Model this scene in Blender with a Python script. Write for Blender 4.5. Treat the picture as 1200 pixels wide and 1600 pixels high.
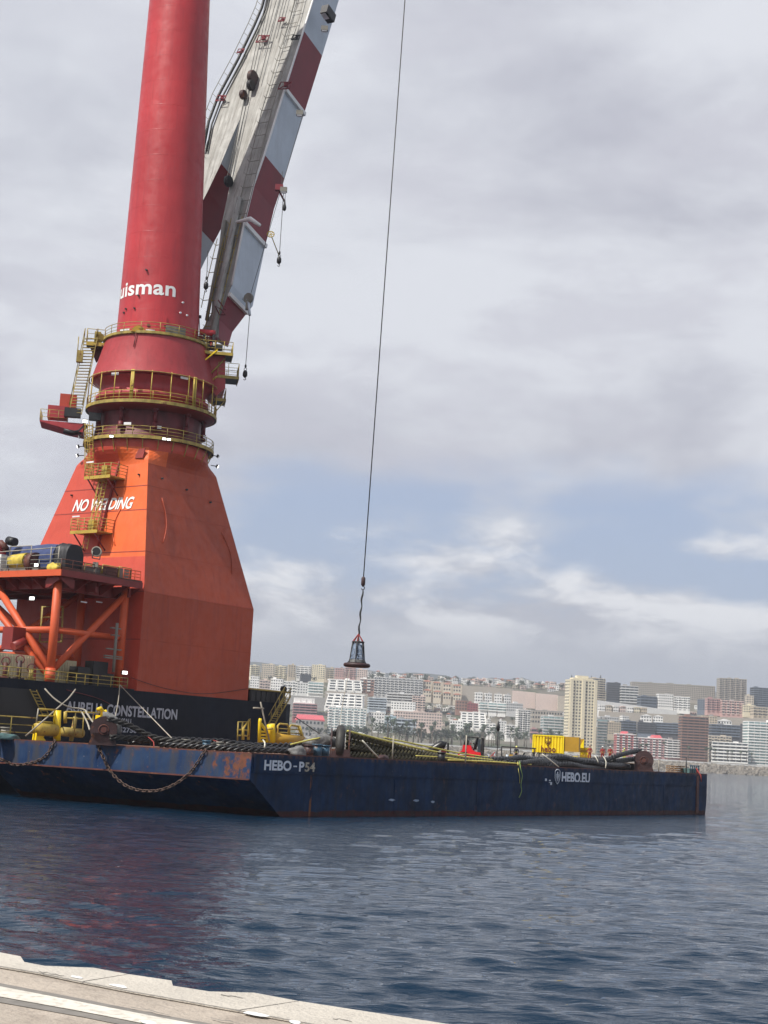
import bpy, bmesh, math, random
from math import sin, cos, pi, radians, sqrt, atan2, asin
from mathutils import Vector, Matrix, noise
for o in list(bpy.data.objects): bpy.data.objects.remove(o)
scn = bpy.context.scene
col = scn.collection
RND = random.Random(7)
# ------------------------------------------------------------------ camera
FPX, PITCH, ROLL, EYE = 2400.0, .1534, .0545, 5.8
Fv = Vector((0, cos(PITCH), sin(PITCH))); Uv = Vector((0, -sin(PITCH), cos(PITCH))); Rv = Vector((1, 0, 0))
EYEP = Vector((0, 0, EYE))
cam = bpy.data.cameras.new('camera'); camo = bpy.data.objects.new('camera', cam); col.objects.link(camo)
cam.sensor_fit = 'VERTICAL'; cam.sensor_height = 36; cam.lens = 36*FPX/1600; cam.clip_start = .1; cam.clip_end = 60000
rx = Rv*cos(ROLL) + Uv*sin(ROLL); ry = Uv*cos(ROLL) - Rv*sin(ROLL); rz = -Fv
camo.matrix_world = Matrix((rx, ry, rz)).transposed().to_4x4(); camo.location = EYEP
scn.camera = camo
# ------------------------------------------------------------------ light
SUN_AZ = Vector((-.775, -.63, 0)).normalized(); SUN_EL = radians(52)
tosun = SUN_AZ*cos(SUN_EL) + Vector((0, 0, sin(SUN_EL)))
sl = bpy.data.lights.new('sun', 'SUN'); so = bpy.data.objects.new('sun', sl); col.objects.link(so)
sl.energy = 5.0; sl.angle = radians(.6); sl.color = (1, .955, .88)
so.rotation_euler = (-tosun).to_track_quat('-Z', 'Y').to_euler()
w = bpy.data.worlds.new('World'); scn.world = w; w.use_nodes = True
def sky_world():
    nt = w.node_tree; N = nt.nodes; L = nt.links; N.clear()
    out = N.new('ShaderNodeOutputWorld'); bg = N.new('ShaderNodeBackground'); L.new(bg.outputs[0], out.inputs[0])
    sky = N.new('ShaderNodeTexSky'); sky.sky_type = 'NISHITA'; sky.sun_disc = False
    sky.sun_elevation = SUN_EL; sky.sun_rotation = atan2(tosun.x, tosun.y); sky.dust_density = 2.5; sky.air_density = 1.1
    bg.inputs[1].default_value = .1
    tc = N.new('ShaderNodeTexCoord'); sep = N.new('ShaderNodeSeparateXYZ'); L.new(tc.outputs['Generated'], sep.inputs[0])
    def math_(op, a, b=None, c=None, clamp=False):
        m = N.new('ShaderNodeMath'); m.operation = op; m.use_clamp = clamp
        for i, v in enumerate((a, b, c)):
            if v is None: continue
            if isinstance(v, (int, float)): m.inputs[i].default_value = v
            else: L.new(v, m.inputs[i])
        return m.outputs[0]
    def comb(x, y, z):
        m = N.new('ShaderNodeCombineXYZ')
        for i, v in enumerate((x, y, z)):
            if isinstance(v, (int, float)): m.inputs[i].default_value = v
            else: L.new(v, m.inputs[i])
        return m.outputs[0]
    def nz(vec, scale, det=6, rough=.5, dist=0):
        n = N.new('ShaderNodeTexNoise'); L.new(vec, n.inputs['Vector']); n.inputs['Scale'].default_value = scale
        n.inputs['Detail'].default_value = det; n.inputs['Roughness'].default_value = rough; n.inputs['Distortion'].default_value = dist
        return n.outputs[0]
    def smooth(v, a, b, x=0., y=1.):
        m = N.new('ShaderNodeMapRange'); m.interpolation_type = 'SMOOTHSTEP'; L.new(v, m.inputs[0])
        m.inputs[1].default_value = a; m.inputs[2].default_value = b; m.inputs[3].default_value = x; m.inputs[4].default_value = y
        return m.outputs[0]
    def mix(f, a, b):
        m = N.new('ShaderNodeMix'); m.data_type = 'RGBA'
        L.new(f, m.inputs[0]) if not isinstance(f, float) else setattr(m.inputs[0], 'default_value', f)
        for i, v in ((6, a), (7, b)):
            if isinstance(v, tuple): m.inputs[i].default_value = (*v, 1)
            else: L.new(v, m.inputs[i])
        return m.outputs[2]
    X, Y, Z = sep.outputs
    el = math_('MAXIMUM', Z, 0)
    inv = math_('DIVIDE', 1, math_('ADD', el, .12))
    plane = comb(math_('MULTIPLY', X, inv), math_('MULTIPLY', Y, inv), 0)
    az = comb(X, Y, math_('MULTIPLY', Z, 2.6))
    n_hi = nz(az, 2.3, 8, .56, .2); n_hi2 = nz(plane, 2.4, 8, .6, .2)
    n_lo = nz(az, 5.2, 7, .52, .1); n_lo2 = nz(az, 10, 9, .62, .25); n_edge = nz(az, 2.1, 4, .45)
    # grey stratocumulus deck above ~11 degrees, its lower edge wavering
    base = math_('ADD', el, math_('MULTIPLY', math_('SUBTRACT', n_edge, .5), .20))
    hi = smooth(math_('ADD', math_('ADD', base, smooth(X, -.06, -.22, 0., .05)), math_('MULTIPLY', math_('SUBTRACT', n_lo, .5), .10)), .150, .200)
    # low cumulus bank
    lowtop = math_('ADD', math_('MULTIPLY', math_('SUBTRACT', n_lo, .5), .20), math_('MULTIPLY', math_('SUBTRACT', n_lo2, .5), .07))
    lo = smooth(math_('SUBTRACT', math_('ADD', lowtop, .130), el), -.012, .022)
    wisps = math_('MULTIPLY', smooth(n_lo, .46, .64), .8)
    c_hi = mix(smooth(n_hi, .41, .60), (4.9, 5.0, 5.8), (7.6, 7.8, 8.4))
    c_hi = mix(math_('MULTIPLY', smooth(n_hi2, .44, .62), .55), c_hi, (5.7, 5.7, 6.5))
    left = smooth(X, .25, -.45); hiup = smooth(el, .2, .5)
    c_hi = mix(math_('MULTIPLY', math_('MULTIPLY', left, hiup), .5), c_hi, (8.0, 8.4, 9.0))
    puff = math_('MULTIPLY', smooth(n_lo2, .40, .60), smooth(el, .050, .095))
    c_lo = mix(puff, (5.0, 5.2, 6.0), (8.8, 8.9, 9.3))
    blue = mix(.55, sky.outputs[0], (5.0, 6.0, 8.8))
    c = mix(wisps, blue, (6.4, 6.7, 7.4))
    c = mix(lo, c, c_lo)
    c = mix(hi, c, c_hi)
    gap = math_('MULTIPLY', smooth(el, .50, .80), smooth(n_hi, .62, .42))
    c = mix(math_('MULTIPLY', gap, .9), c, mix(.25, sky.outputs[0], (1.6, 2.4, 4.2)))
    haze = smooth(el, .10, .0)
    c = mix(math_('MULTIPLY', haze, .7), c, (4.4, 4.8, 5.5))
    L.new(c, bg.inputs[0])
sky_world()
scn.view_settings.view_transform = 'Standard'; scn.view_settings.look = 'None'
scn.view_settings.exposure = 0; scn.view_settings.gamma = 1
scn.render.resolution_x = 768; scn.render.resolution_y = 1024
# ------------------------------------------------------------------ pixel rays -> world points
def ray(x, y):
    a = x-600; b = y-800
    return Fv*FPX + Rv*(a*cos(ROLL)+b*sin(ROLL)) - Uv*(-a*sin(ROLL)+b*cos(ROLL))
def onp(x, y, pt, nrm):
    d = ray(x, y); return EYEP + d*((Vector(pt)-EYEP).dot(nrm)/d.dot(nrm))
def atY(x, y, Y): return onp(x, y, (0, Y, 0), Vector((0, 1, 0)))
def atZ(x, y, z): return onp(x, y, (0, 0, z), Vector((0, 0, 1)))
def proj(P):
    d = Vector(P)-EYEP; x = d.dot(Rv); y = d.dot(Uv); z = d.dot(Fv); u = FPX*x/z; v = -FPX*y/z
    return 600+u*cos(ROLL)-v*sin(ROLL), 800+u*sin(ROLL)+v*cos(ROLL)
ZUP = Vector((0, 0, 1))
TH = .9477
S = Vector((cos(TH), sin(TH), 0)); NN = Vector((-sin(TH), cos(TH), 0))       # along the barge side / across
NB = Vector((cos(TH+pi/2+.1325), sin(TH+pi/2+.1325), 0))                      # along the stern edge
BC = Vector((-9.42, 123.28, 0)); BH = 4.92
ST0 = BC + NN*31
K = onp(213, 1080, ST0, NN); K.z = 0
AX = K + S*8.67 + NN*9.5
VW = Vector((-AX.x, -AX.y, 0)).normalized(); RT = Vector((-VW.y, VW.x, 0))    # towards the camera / to the right
def axis(z): return Vector((AX.x-.010*(z-50)*RT.x*1.2, AX.y, z)) if z > 50 else Vector((AX.x, AX.y, z))
def bp(a, b, z=0): return BC + S*a + NN*b + ZUP*z
def sp(a, b, z=0): return K + S*a + NN*b + ZUP*z
def onb(x, y, b): return onp(x, y, bp(0, b), NN)       # on the vertical plane b metres in from the barge side
def ons(x, y, b): return onp(x, y, sp(0, b), NN)       # on a plane parallel to the ship's stern
def onl(x, y, a): return onp(x, y, sp(a, 0), S)        # on a plane across the stern
def onc(x, y, d=0): return onp(x, y, AX+VW*d, VW)      # on the plane through the mast facing the camera
def cyl(R, phi, z):
    p = radians(phi); c = axis(z); return c + (VW*cos(p) + RT*sin(p))*R
def oncyl(x, y, R):
    d = ray(x, y); c = axis(EYE+ray(x, y).z/ray(x, y).xy.length*165)
    ox, oy = EYEP.x-c.x, EYEP.y-c.y
    A_ = d.x**2+d.y**2; B_ = 2*(ox*d.x+oy*d.y); C_ = ox*ox+oy*oy-R*R
    disc = max(B_*B_-4*A_*C_, 0); t = (-B_-sqrt(disc))/(2*A_)
    return EYEP + d*t
# ------------------------------------------------------------------ materials
MATS = {}
def mat(name, base=(.5, .5, .5), rough=.5, metal=0., var=.25, vscale=.6, rust=0., rustcol=(.16, .055, .02), streak=0., bump=.15, bscale=6., emit=None, second=None, rscale=1.2, spec=.5, dirt=None):
    if name in MATS: return MATS[name]
    m = bpy.data.materials.new(name); m.use_nodes = True; nt = m.node_tree; N = nt.nodes; L = nt.links
    b = N['Principled BSDF']; b.inputs['Roughness'].default_value = rough; b.inputs['Metallic'].default_value = metal
    b.inputs['Specular IOR Level'].default_value = spec
    geo = N.new('ShaderNodeNewGeometry')
    def noi(scale, det=5, rg=.55, vec=None):
        n = N.new('ShaderNodeTexNoise'); n.inputs['Scale'].default_value = scale; n.inputs['Detail'].default_value = det
        n.inputs['Roughness'].default_value = rg; L.new(vec or geo.outputs['Position'], n.inputs['Vector']); return n.outputs[0]
    def mr(v, a, c, x=0., y=1.):
        r = N.new('ShaderNodeMapRange'); L.new(v, r.inputs[0]); r.inputs[1].default_value = a; r.inputs[2].default_value = c
        r.inputs[3].default_value = x; r.inputs[4].default_value = y; return r.outputs[0]
    def mixc(f, a, c):
        x = N.new('ShaderNodeMix'); x.data_type = 'RGBA'; L.new(f, x.inputs[0])
        for i, v in ((6, a), (7, c)):
            if isinstance(v, tuple): x.inputs[i].default_value = (*v, 1)
            else: L.new(v, x.inputs[i])
        return x.outputs[2]
    lo = tuple(c*(1-var) for c in base); hi = tuple(min(1, c*(1+var)) for c in base)
    c = mixc(mr(noi(vscale), .3, .7), lo, hi)
    if second: c = mixc(mr(noi(vscale*2.3, 6), .5, .62), c, second)
    if streak:
        mp = N.new('ShaderNodeMapping'); L.new(geo.outputs['Position'], mp.inputs[0]); mp.inputs['Scale'].default_value = (1, 1, .09)
        s_ = noi(1.6, 6, .6, mp.outputs[0]); sc = dirt or tuple(x*.45 for x in base)
        f = N.new('ShaderNodeMath'); f.operation = 'MULTIPLY'; L.new(mr(s_, .5, .68), f.inputs[0]); f.inputs[1].default_value = streak
        c = mixc(f.outputs[0], c, sc)
    if rust:
        r_ = mr(noi(rscale, 8, .68), .66-rust*.25, .70-rust*.2)
        c = mixc(r_, c, rustcol)
    L.new(c, b.inputs['Base Color'])
    big = name in ('column_red', 'faded_red', 'pedestal_red', 'fresh_orange', 'pedestal_orange', 'barge_hull', 'navy')
    if big:
        mp2 = N.new('ShaderNodeMapping'); L.new(geo.outputs['Position'], mp2.inputs[0]); mp2.inputs['Scale'].default_value = (1, 1, .05)
        c = mixc(mr(noi(4.5, 6, .7, mp2.outputs[0]), .55, .75, 0, .45), c, tuple(min(1, x*1.25+.02) for x in base))
        c = mixc(mr(noi(2.2, 8, .7), .60, .74, 0, .5), c, tuple(x*.6 for x in base))
        c = mixc(mr(noi(11, 3, .6), .70, .74, 0, .7), c, (.10, .045, .03))
        L.new(c, b.inputs['Base Color'])
        L.new(mr(noi(1.1, 5), .3, .7, rough-.1, min(1, rough+.15)), b.inputs['Roughness'])
        bk = N.new('ShaderNodeBump'); bk.inputs['Strength'].default_value = .55; bk.inputs['Distance'].default_value = .12; L.new(noi(.55, 2, .4), bk.inputs['Height'])
    if bump:
        bp_ = N.new('ShaderNodeBump'); bp_.inputs['Strength'].default_value = bump; bp_.inputs['Distance'].default_value = .05
        L.new(noi(bscale, 4), bp_.inputs['Height']); L.new(bp_.outputs[0], b.inputs['Normal'])
        if big: L.new(bk.outputs[0], bp_.inputs['Normal'])
    if emit:
        b.inputs['Emission Color'].default_value = (*emit[:3], 1); b.inputs['Emission Strength'].default_value = emit[3]
    MATS[name] = m; return m
M = lambda n: MATS[n]
mat('column_red', (.46, .030, .036), .42, var=.16, vscale=.12, streak=.35, dirt=(.30, .022, .035), bump=.06)
mat('faded_red', (.38, .040, .046), .5, var=.18, vscale=.2, streak=.45, dirt=(.25, .03, .035), bump=.08)
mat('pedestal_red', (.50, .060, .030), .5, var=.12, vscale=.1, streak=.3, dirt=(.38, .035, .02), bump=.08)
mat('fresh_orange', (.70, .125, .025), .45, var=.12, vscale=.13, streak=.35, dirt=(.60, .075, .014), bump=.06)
mat('pedestal_orange', (.40, .066, .026), .6, var=.15, vscale=.1, streak=.45, dirt=(.26, .042, .028), bump=.08)  # stern face orange, base colour lowered to deepen that face's shade
mat('seam_red', (.25, .028, .02), .6)
mat('seam_orange', (.36, .05, .015), .6)
mat('dark_red', (.13, .012, .016), .55, var=.4, streak=.5)
mat('navy', (.005, .008, .018), .45, var=.3, vscale=.3, streak=.5, dirt=(.009, .010, .014), spec=.15)
mat('black', (.012, .012, .014), .5)
mat('dark_metal', (.035, .034, .036), .5, .3)
mat('brown_metal', (.10, .03, .022), .6, var=.4, rust=.4)
mat('yellow_paint', (.46, .33, .05), .5, var=.25, vscale=1.2, streak=.4, dirt=(.30, .2, .04), rust=.25)
mat('old_yellow', (.36, .27, .06), .6, var=.4, vscale=1.5, streak=.5, dirt=(.12, .09, .04), rust=.3)
mat('bright_yellow', (.85, .60, .012), .4, var=.12, vscale=1, rust=.12)
mat('container_yellow', (.90, .70, .015), .4, var=.08, vscale=1)
mat('ochre', (.45, .26, .02), .5, var=.15)
mat('olive_panel', (.13, .11, .03), .5)
mat('boom_white', (.38, .375, .35), .6, var=.22, vscale=.8, bump=.2)
def boom_streaks():
    m = MATS['boom_white']; nt = m.node_tree; N = nt.nodes; L = nt.links; b = N['Principled BSDF']; src = b.inputs['Base Color'].links[0].from_socket
    geo = N.new('ShaderNodeNewGeometry'); e_ = radians(73); a_ = radians(30); u = Vector((sin(a_)*cos(e_), cos(a_)*cos(e_), sin(e_)))
    l = Vector((cos(a_), -sin(a_), 0)); n3 = u.cross(l); cmb = N.new('ShaderNodeCombineXYZ')
    for i, (v, k) in enumerate(((l, 1.5), (u, .10), (n3, 1.5))):
        d = N.new('ShaderNodeVectorMath'); d.operation = 'DOT_PRODUCT'; L.new(geo.outputs['Position'], d.inputs[0]); d.inputs[1].default_value = tuple(v*k); L.new(d.outputs['Value'], cmb.inputs[i])
    for sc, a, c, colr in ((1.3, .42, .66, (.21, .20, .175)), (3.4, .54, .66, (.15, .135, .115))):
        n = N.new('ShaderNodeTexNoise'); n.inputs['Scale'].default_value = sc; n.inputs['Detail'].default_value = 8; n.inputs['Roughness'].default_value = .62; L.new(cmb.outputs[0], n.inputs[0])
        r = N.new('ShaderNodeMapRange'); L.new(n.outputs[0], r.inputs[0]); r.inputs[1].default_value = a; r.inputs[2].default_value = c; r.inputs[4].default_value = .85
        x = N.new('ShaderNodeMix'); x.data_type = 'RGBA'; L.new(r.outputs[0], x.inputs[0]); L.new(src, x.inputs[6]); x.inputs[7].default_value = (*colr, 1); src = x.outputs[2]
    L.new(src, b.inputs['Base Color'])
boom_streaks()
mat('boom_side', (.50, .56, .62), .5, var=.1, vscale=.3, streak=.3, dirt=(.36, .39, .42))
mat('boom_crimson', (.20, .014, .026), .5, var=.15, vscale=.3, streak=.3, dirt=(.16, .014, .03))
mat('white_paint', (.78, .78, .76), .5, var=.06)
mat('letter_white', (.82, .82, .80), .5, var=.04)
mat('letter_grey', (.42, .44, .49), .6, var=.2, vscale=2)
mat('letter_blue_white', (.62, .66, .72), .6, var=.12, vscale=2)
mat('letter_worn', (.42, .38, .30), .6, var=.5, vscale=3, rust=.5)
mat('cabinet_grey', (.20, .19, .16), .6)
mat('lamp_glow', (.9, .9, .85), .3, emit=(1, .97, .9, 4))
mat('lamp_white', (.8, .8, .8), .3)
mat('steel_rope', (.045, .045, .045), .55, .4)
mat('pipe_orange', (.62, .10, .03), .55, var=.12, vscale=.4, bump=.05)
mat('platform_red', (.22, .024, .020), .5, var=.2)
mat('tarp_blue', (.028, .045, .13), .55, var=.35, vscale=1.0, bump=.6, bscale=1.4)
mat('tarp_black', (.015, .015, .02), .6, var=.4, bump=.6, bscale=1.4)
mat('bag_yellow', (.60, .45, .06), .7, var=.3, vscale=2, bump=.8, bscale=4)
mat('cream_box', (.62, .55, .36), .5, var=.15)
mat('barge_deck', (.16, .09, .06), .8, var=.5, vscale=1.2, rust=.5)
mat('sling_black', (.011, .011, .012), .36, var=.5, vscale=2, spec=.6)
mat('sling_grey', (.030, .028, .025), .6, var=.4, vscale=2)
mat('sling_olive', (.05, .042, .014), .6, var=.5, vscale=2)
mat('cradle_brown', (.045, .02, .02), .55, var=.3, vscale=1.5, rust=.3)
mat('tarp_grey', (.16, .16, .155), .8, var=.4, vscale=3, bump=.8, bscale=5)
mat('strap_yellow', (.62, .56, .14), .7)
mat('strap_white', (.62, .60, .50), .7)
mat('strap_green', (.25, .38, .10), .7)
mat('chain_rust', (.11, .07, .055), .8, .2, var=.6, vscale=4)
mat('rope_pale', (.36, .33, .27), .8)
mat('fork_red', (.62, .012, .02), .35, var=.1)
mat('rubber', (.015, .015, .015), .8)
mat('bollard_blue', (.035, .09, .14), .5, var=.5, vscale=3, rust=.3)
mat('coverall_red', (.28, .04, .035), .8, var=.3, vscale=5)
mat('coverall_yellow', (.55, .60, .10), .8, var=.3, vscale=5)
mat('skin_tone', (.45, .24, .16), .6)
mat('helmet_white', (.8, .8, .78), .3)
mat('helmet_yellow', (.75, .75, .2), .3)
mat('green_box', (.06, .12, .12), .6, var=.4, vscale=2)
mat('pallet_wood', (.30, .19, .10), .8, var=.4, vscale=3)
mat('mesh_blue', (.30, .38, .50), .7)
def hull_material():
    m = mat('barge_hull', (.003, .020, .062), .55, spec=.18, var=.45, vscale=.35, streak=.6, dirt=(.006, .014, .032), rust=.0, bump=.25, bscale=2.5)
    nt = m.node_tree; N = nt.nodes; L = nt.links; b = N['Principled BSDF']
    src = b.inputs['Base Color'].links[0].from_socket
    geo = N.new('ShaderNodeNewGeometry'); sep = N.new('ShaderNodeSeparateXYZ'); L.new(geo.outputs['Position'], sep.inputs[0])
    def mth(op, a, c=None, d=None):
        x = N.new('ShaderNodeMath'); x.operation = op
        for i, v in enumerate((a, c, d)):
            if v is None: continue
            if isinstance(v, (int, float)): x.inputs[i].default_value = v
            else: L.new(v, x.inputs[i])
        return x.outputs[0]
    def dot(v, vec=None):
        x = N.new('ShaderNodeVectorMath'); x.operation = 'DOT_PRODUCT'; L.new(geo.outputs['Position'], x.inputs[0]); x.inputs[1].default_value = v; return x.outputs['Value']
    def noi(sc, det=6, z=1., rg=.6):
        mp = N.new('ShaderNodeMapping'); L.new(geo.outputs['Position'], mp.inputs[0]); mp.inputs['Scale'].default_value = (1, 1, z)
        n = N.new('ShaderNodeTexNoise'); L.new(mp.outputs[0], n.inputs[0]); n.inputs['Scale'].default_value = sc; n.inputs['Detail'].default_value = det; n.inputs['Roughness'].default_value = rg; return n.outputs[0]
    def mr(v, a, c, x=0., y=1.):
        r = N.new('ShaderNodeMapRange'); L.new(v, r.inputs[0]); r.inputs[1].default_value = a; r.inputs[2].default_value = c; r.inputs[3].default_value = x; r.inputs[4].default_value = y; return r.outputs[0]
    def mx(f, a, c):
        x = N.new('ShaderNodeMix'); x.data_type = 'RGBA'; L.new(f, x.inputs[0])
        for i, v in ((6, a), (7, c)):
            if isinstance(v, tuple): x.inputs[i].default_value = (*v, 1)
            else: L.new(v, x.inputs[i])
        return x.outputs[2]
    a_ = mth('SUBTRACT', dot(tuple(S)), BC.dot(S)); t_ = mth('SUBTRACT', dot(tuple(NN)), BC.dot(NN))
    Z = sep.outputs[2]
    # the stern strake is bluer, chipped and streaked with rust
    stern = mr(a_, .02, -.02)
    upper = mr(Z, BH-2.06, BH-1.98)
    c = mx(mth('MULTIPLY', stern, upper), src, mx(mr(noi(.5), .35, .65), (.010, .030, .090), (.026, .055, .120)))
    c = mx(mth('MULTIPLY', mth('MULTIPLY', stern, upper), mr(noi(1.3, 8, .12, .7), .46, .64, 0, .65)), c, (.065, .058, .048))
    chips = mr(noi(3.2, 8, 1.3, .72), .665, .685)
    c = mx(mth('MULTIPLY', chips, mth('MULTIPLY', stern, upper)), c, (.33, .30, .27))
    corner = mth('MULTIPLY', mth('MULTIPLY', stern, mr(t_, 5.2, 1.2)), mr(Z, BH-2.6, BH-1.9))
    rmask = mr(mth('ADD', mth('MULTIPLY', corner, .15), noi(.9, 8, .8, .66)), .60, .68)
    rmask = mth('MULTIPLY', rmask, mr(a_, .3, .0, .25, 1))
    c = mx(rmask, c, mx(mr(noi(3), .35, .65), (.20, .07, .04), (.11, .055, .04)))
    # red boot topping, side rust bands and chips
    c = mx(mr(mth('ADD', Z, mth('MULTIPLY', noi(.6), .4)), .72, .60), c, mx(mr(noi(2), .4, .6), (.060, .014, .014), (.035, .016, .016)))
    side = mr(a_, .0, .05)
    for aa, ww in ((7.9, .16), (85.6, .35)):
        band = mr(mth('ABSOLUTE', mth('SUBTRACT', a_, aa)), ww, ww*.6)
        band = mth('MULTIPLY', mth('MULTIPLY', band, side), mr(noi(2.4, 7, .4), .40, .52))
        c = mx(band, c, (.19, .08, .04))
    deckedge = mth('MULTIPLY', mr(Z, BH-.35, BH), mr(noi(2., 8, .3), .46, .6))
    c = mx(deckedge, c, (.10, .055, .04))
    c = mx(mth('MULTIPLY', side, mr(noi(1.6, 8, 1.6, .7), .69, .71)), c, (.14, .17, .20))
    c = mx(mth('MULTIPLY', side, mr(noi(.9, 7, .10, .65), .56, .70, 0, .5)), c, (.020, .020, .024))
    L.new(c, b.inputs['Base Color'])
hull_material()
# ------------------------------------------------------------------ mesh builder
class MB:
    def __init__(s): s.v = []; s.f = []; s.m = []; s.sm = []
    def add(s, vs, fs, m=0, smooth=False):
        o = len(s.v); s.v.extend([tuple(x) for x in vs]); s.f.extend([tuple(i+o for i in f) for f in fs]); s.m.extend([m]*len(fs)); s.sm.extend([smooth]*len(fs)); return s
    def obox(s, o, ux, uy, uz, m=0):
        o = Vector(o); vs = [o, o+ux, o+ux+uy, o+uy, o+uz, o+ux+uz, o+ux+uy+uz, o+uy+uz]
        return s.add(vs, [(0, 3, 2, 1), (4, 5, 6, 7), (0, 1, 5, 4), (1, 2, 6, 5), (2, 3, 7, 6), (3, 0, 4, 7)], m)
    def box(s, c, sx, sy, sz, ax=None, m=0):      # c = centre of the bottom face
        X, Y, Zz = ax or (Vector((1, 0, 0)), Vector((0, 1, 0)), ZUP)
        return s.obox(Vector(c)-X*sx/2-Y*sy/2, X*sx, Y*sy, Zz*sz, m)
    def tube(s, p, q, r, n=6, r2=None, m=0, caps=True):
        p = Vector(p); q = Vector(q); d = q-p
        if d.length < 1e-6: return s
        d.normalize(); a = d.orthogonal().normalized(); b = d.cross(a); r2 = r if r2 is None else r2
        vs = [p+(a*cos(2*pi*i/n)+b*sin(2*pi*i/n))*r for i in range(n)]+[q+(a*cos(2*pi*i/n)+b*sin(2*pi*i/n))*r2 for i in range(n)]
        s.add(vs, [(i, (i+1) % n, n+(i+1) % n, n+i) for i in range(n)], m, n > 5)
        if caps: s.f += [tuple(len(s.v)-2*n+i for i in reversed(range(n))), tuple(len(s.v)-n+i for i in range(n))]; s.m += [m, m]; s.sm += [False, False]
        return s
    def path(s, pts, r, n=6, m=0, closed=False, caps=True):
        pts = [Vector(p) for p in pts]; k = len(pts); rr = r if hasattr(r, '__len__') else [r]*k
        vs = []; prev = None
        for i, p in enumerate(pts):
            if closed: d = pts[(i+1) % k]-pts[i-1]
            else: d = pts[min(i+1, k-1)]-pts[max(i-1, 0)]
            d = d.normalized() if d.length > 1e-9 else ZUP
            a = (prev - d*prev.dot(d)) if prev else d.orthogonal()
            if a.length < 1e-6: a = d.orthogonal()
            a.normalize(); prev = a; b = d.cross(a)
            vs += [p+(a*cos(2*pi*j/n)+b*sin(2*pi*j/n))*rr[i] for j in range(n)]
        fs = []
        for i in range(k if closed else k-1):
            i2 = (i+1) % k
            fs += [(i*n+j, i*n+(j+1) % n, i2*n+(j+1) % n, i2*n+j) for j in range(n)]
        if caps and not closed: fs += [tuple(reversed(range(n))), tuple((k-1)*n+j for j in range(n))]
        return s.add(vs, fs, m, True)
    def prism(s, pts, ext, m=0, mside=None):
        n = len(pts); pts = [Vector(p) for p in pts]; vs = pts+[p+ext for p in pts]
        s.add(vs, [tuple(range(n)), tuple(n+i for i in reversed(range(n)))], m)
        o = len(s.v)-2*n
        for i in range(n):
            s.f.append((o+i, o+n+i, o+n+(i+1) % n, o+(i+1) % n)); s.m.append(mside if mside is not None else m); s.sm.append(False)
        return s
    def lathe(s, cf, prof, n=48, m=0, a0=0, a1=360, smooth=True):   # cf(R, phi, z) -> point
        full = a1-a0 >= 360; kk = n if full else n+1
        vs = [cf(R, a0+(a1-a0)*j/n, z) for R, z in prof for j in range(kk)]
        fs = [(i*kk+j, i*kk+(j+1) % kk, (i+1)*kk+(j+1) % kk, (i+1)*kk+j) for i in range(len(prof)-1) for j in range(n)]
        return s.add(vs, fs, m, smooth)
    def mesh(s, name, mats, base=Vector((0, 0, 0))):
        me = bpy.data.meshes.new(name); me.from_pydata([(x[0]-base[0], x[1]-base[1], x[2]-base[2]) for x in s.v], [], s.f)
        for mm in (mats if isinstance(mats, (list, tuple)) else [mats]): me.materials.append(M(mm) if isinstance(mm, str) else mm)
        if me.polygons: me.polygons.foreach_set('material_index', s.m); me.polygons.foreach_set('use_smooth', s.sm)
        me.update(); return me
BASE = {}
def tag(o, label=None, cat=None, group=None, kind=None):
    if label: o['label'] = label
    if cat: o['category'] = cat
    if group: o['group'] = group
    if kind: o['kind'] = kind
    return o
def thing(name, label, cat, loc=(0, 0, 0), rz=0, group=None, local=False):
    o = bpy.data.objects.new(name, None); col.objects.link(o); o.location = loc; o.rotation_euler = (0, 0, rz); o.empty_display_size = .3
    BASE[o.name] = Vector((0, 0, 0)) if local else Vector(loc)
    return tag(o, label, cat, group)
def part(name, mb, mats, parent=None, kind=None, label=None):
    base = BASE[parent.name] if parent else Vector((0, 0, 0))
    me = mb if isinstance(mb, bpy.types.Mesh) else mb.mesh(name, mats, base)
    o = bpy.data.objects.new(name, me); col.objects.link(o)
    if parent: o.parent = parent
    BASE[o.name] = base
    if kind: o['kind'] = kind
    if label: o['label'] = label
    return o
def inst(name, me, parent, loc, rot=None, scale=None):     # shared-mesh child, loc in world
    o = bpy.data.objects.new(name, me); col.objects.link(o); o.parent = parent; o.location = Vector(loc)-BASE[parent.name]; BASE[o.name] = BASE[parent.name]
    if rot is not None:
        o.rotation_mode = 'QUATERNION'; o.rotation_quaternion = rot
    if scale: o.scale = scale
    return o
def single(name, mb, mats, label, cat, group=None, kind=None):
    xs = [v for v in mb.v]; c = Vector((sum(v[0] for v in xs)/len(xs), sum(v[1] for v in xs)/len(xs), min(v[2] for v in xs)))
    o = bpy.data.objects.new(name, mb.mesh(name, mats, c)); col.objects.link(o); o.location = c
    return tag(o, label, cat, group, kind)
def dup(root, loc, rz, label=None, group=None):
    r = root.copy(); col.objects.link(r); r.location = loc; r.rotation_euler = (0, 0, rz)
    if label: r['label'] = label
    if group: r['group'] = group
    for ch in root.children:
        c = ch.copy(); col.objects.link(c); c.parent = r
        for g in ch.children:
            d = g.copy(); col.objects.link(d); d.parent = c
    return r
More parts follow.
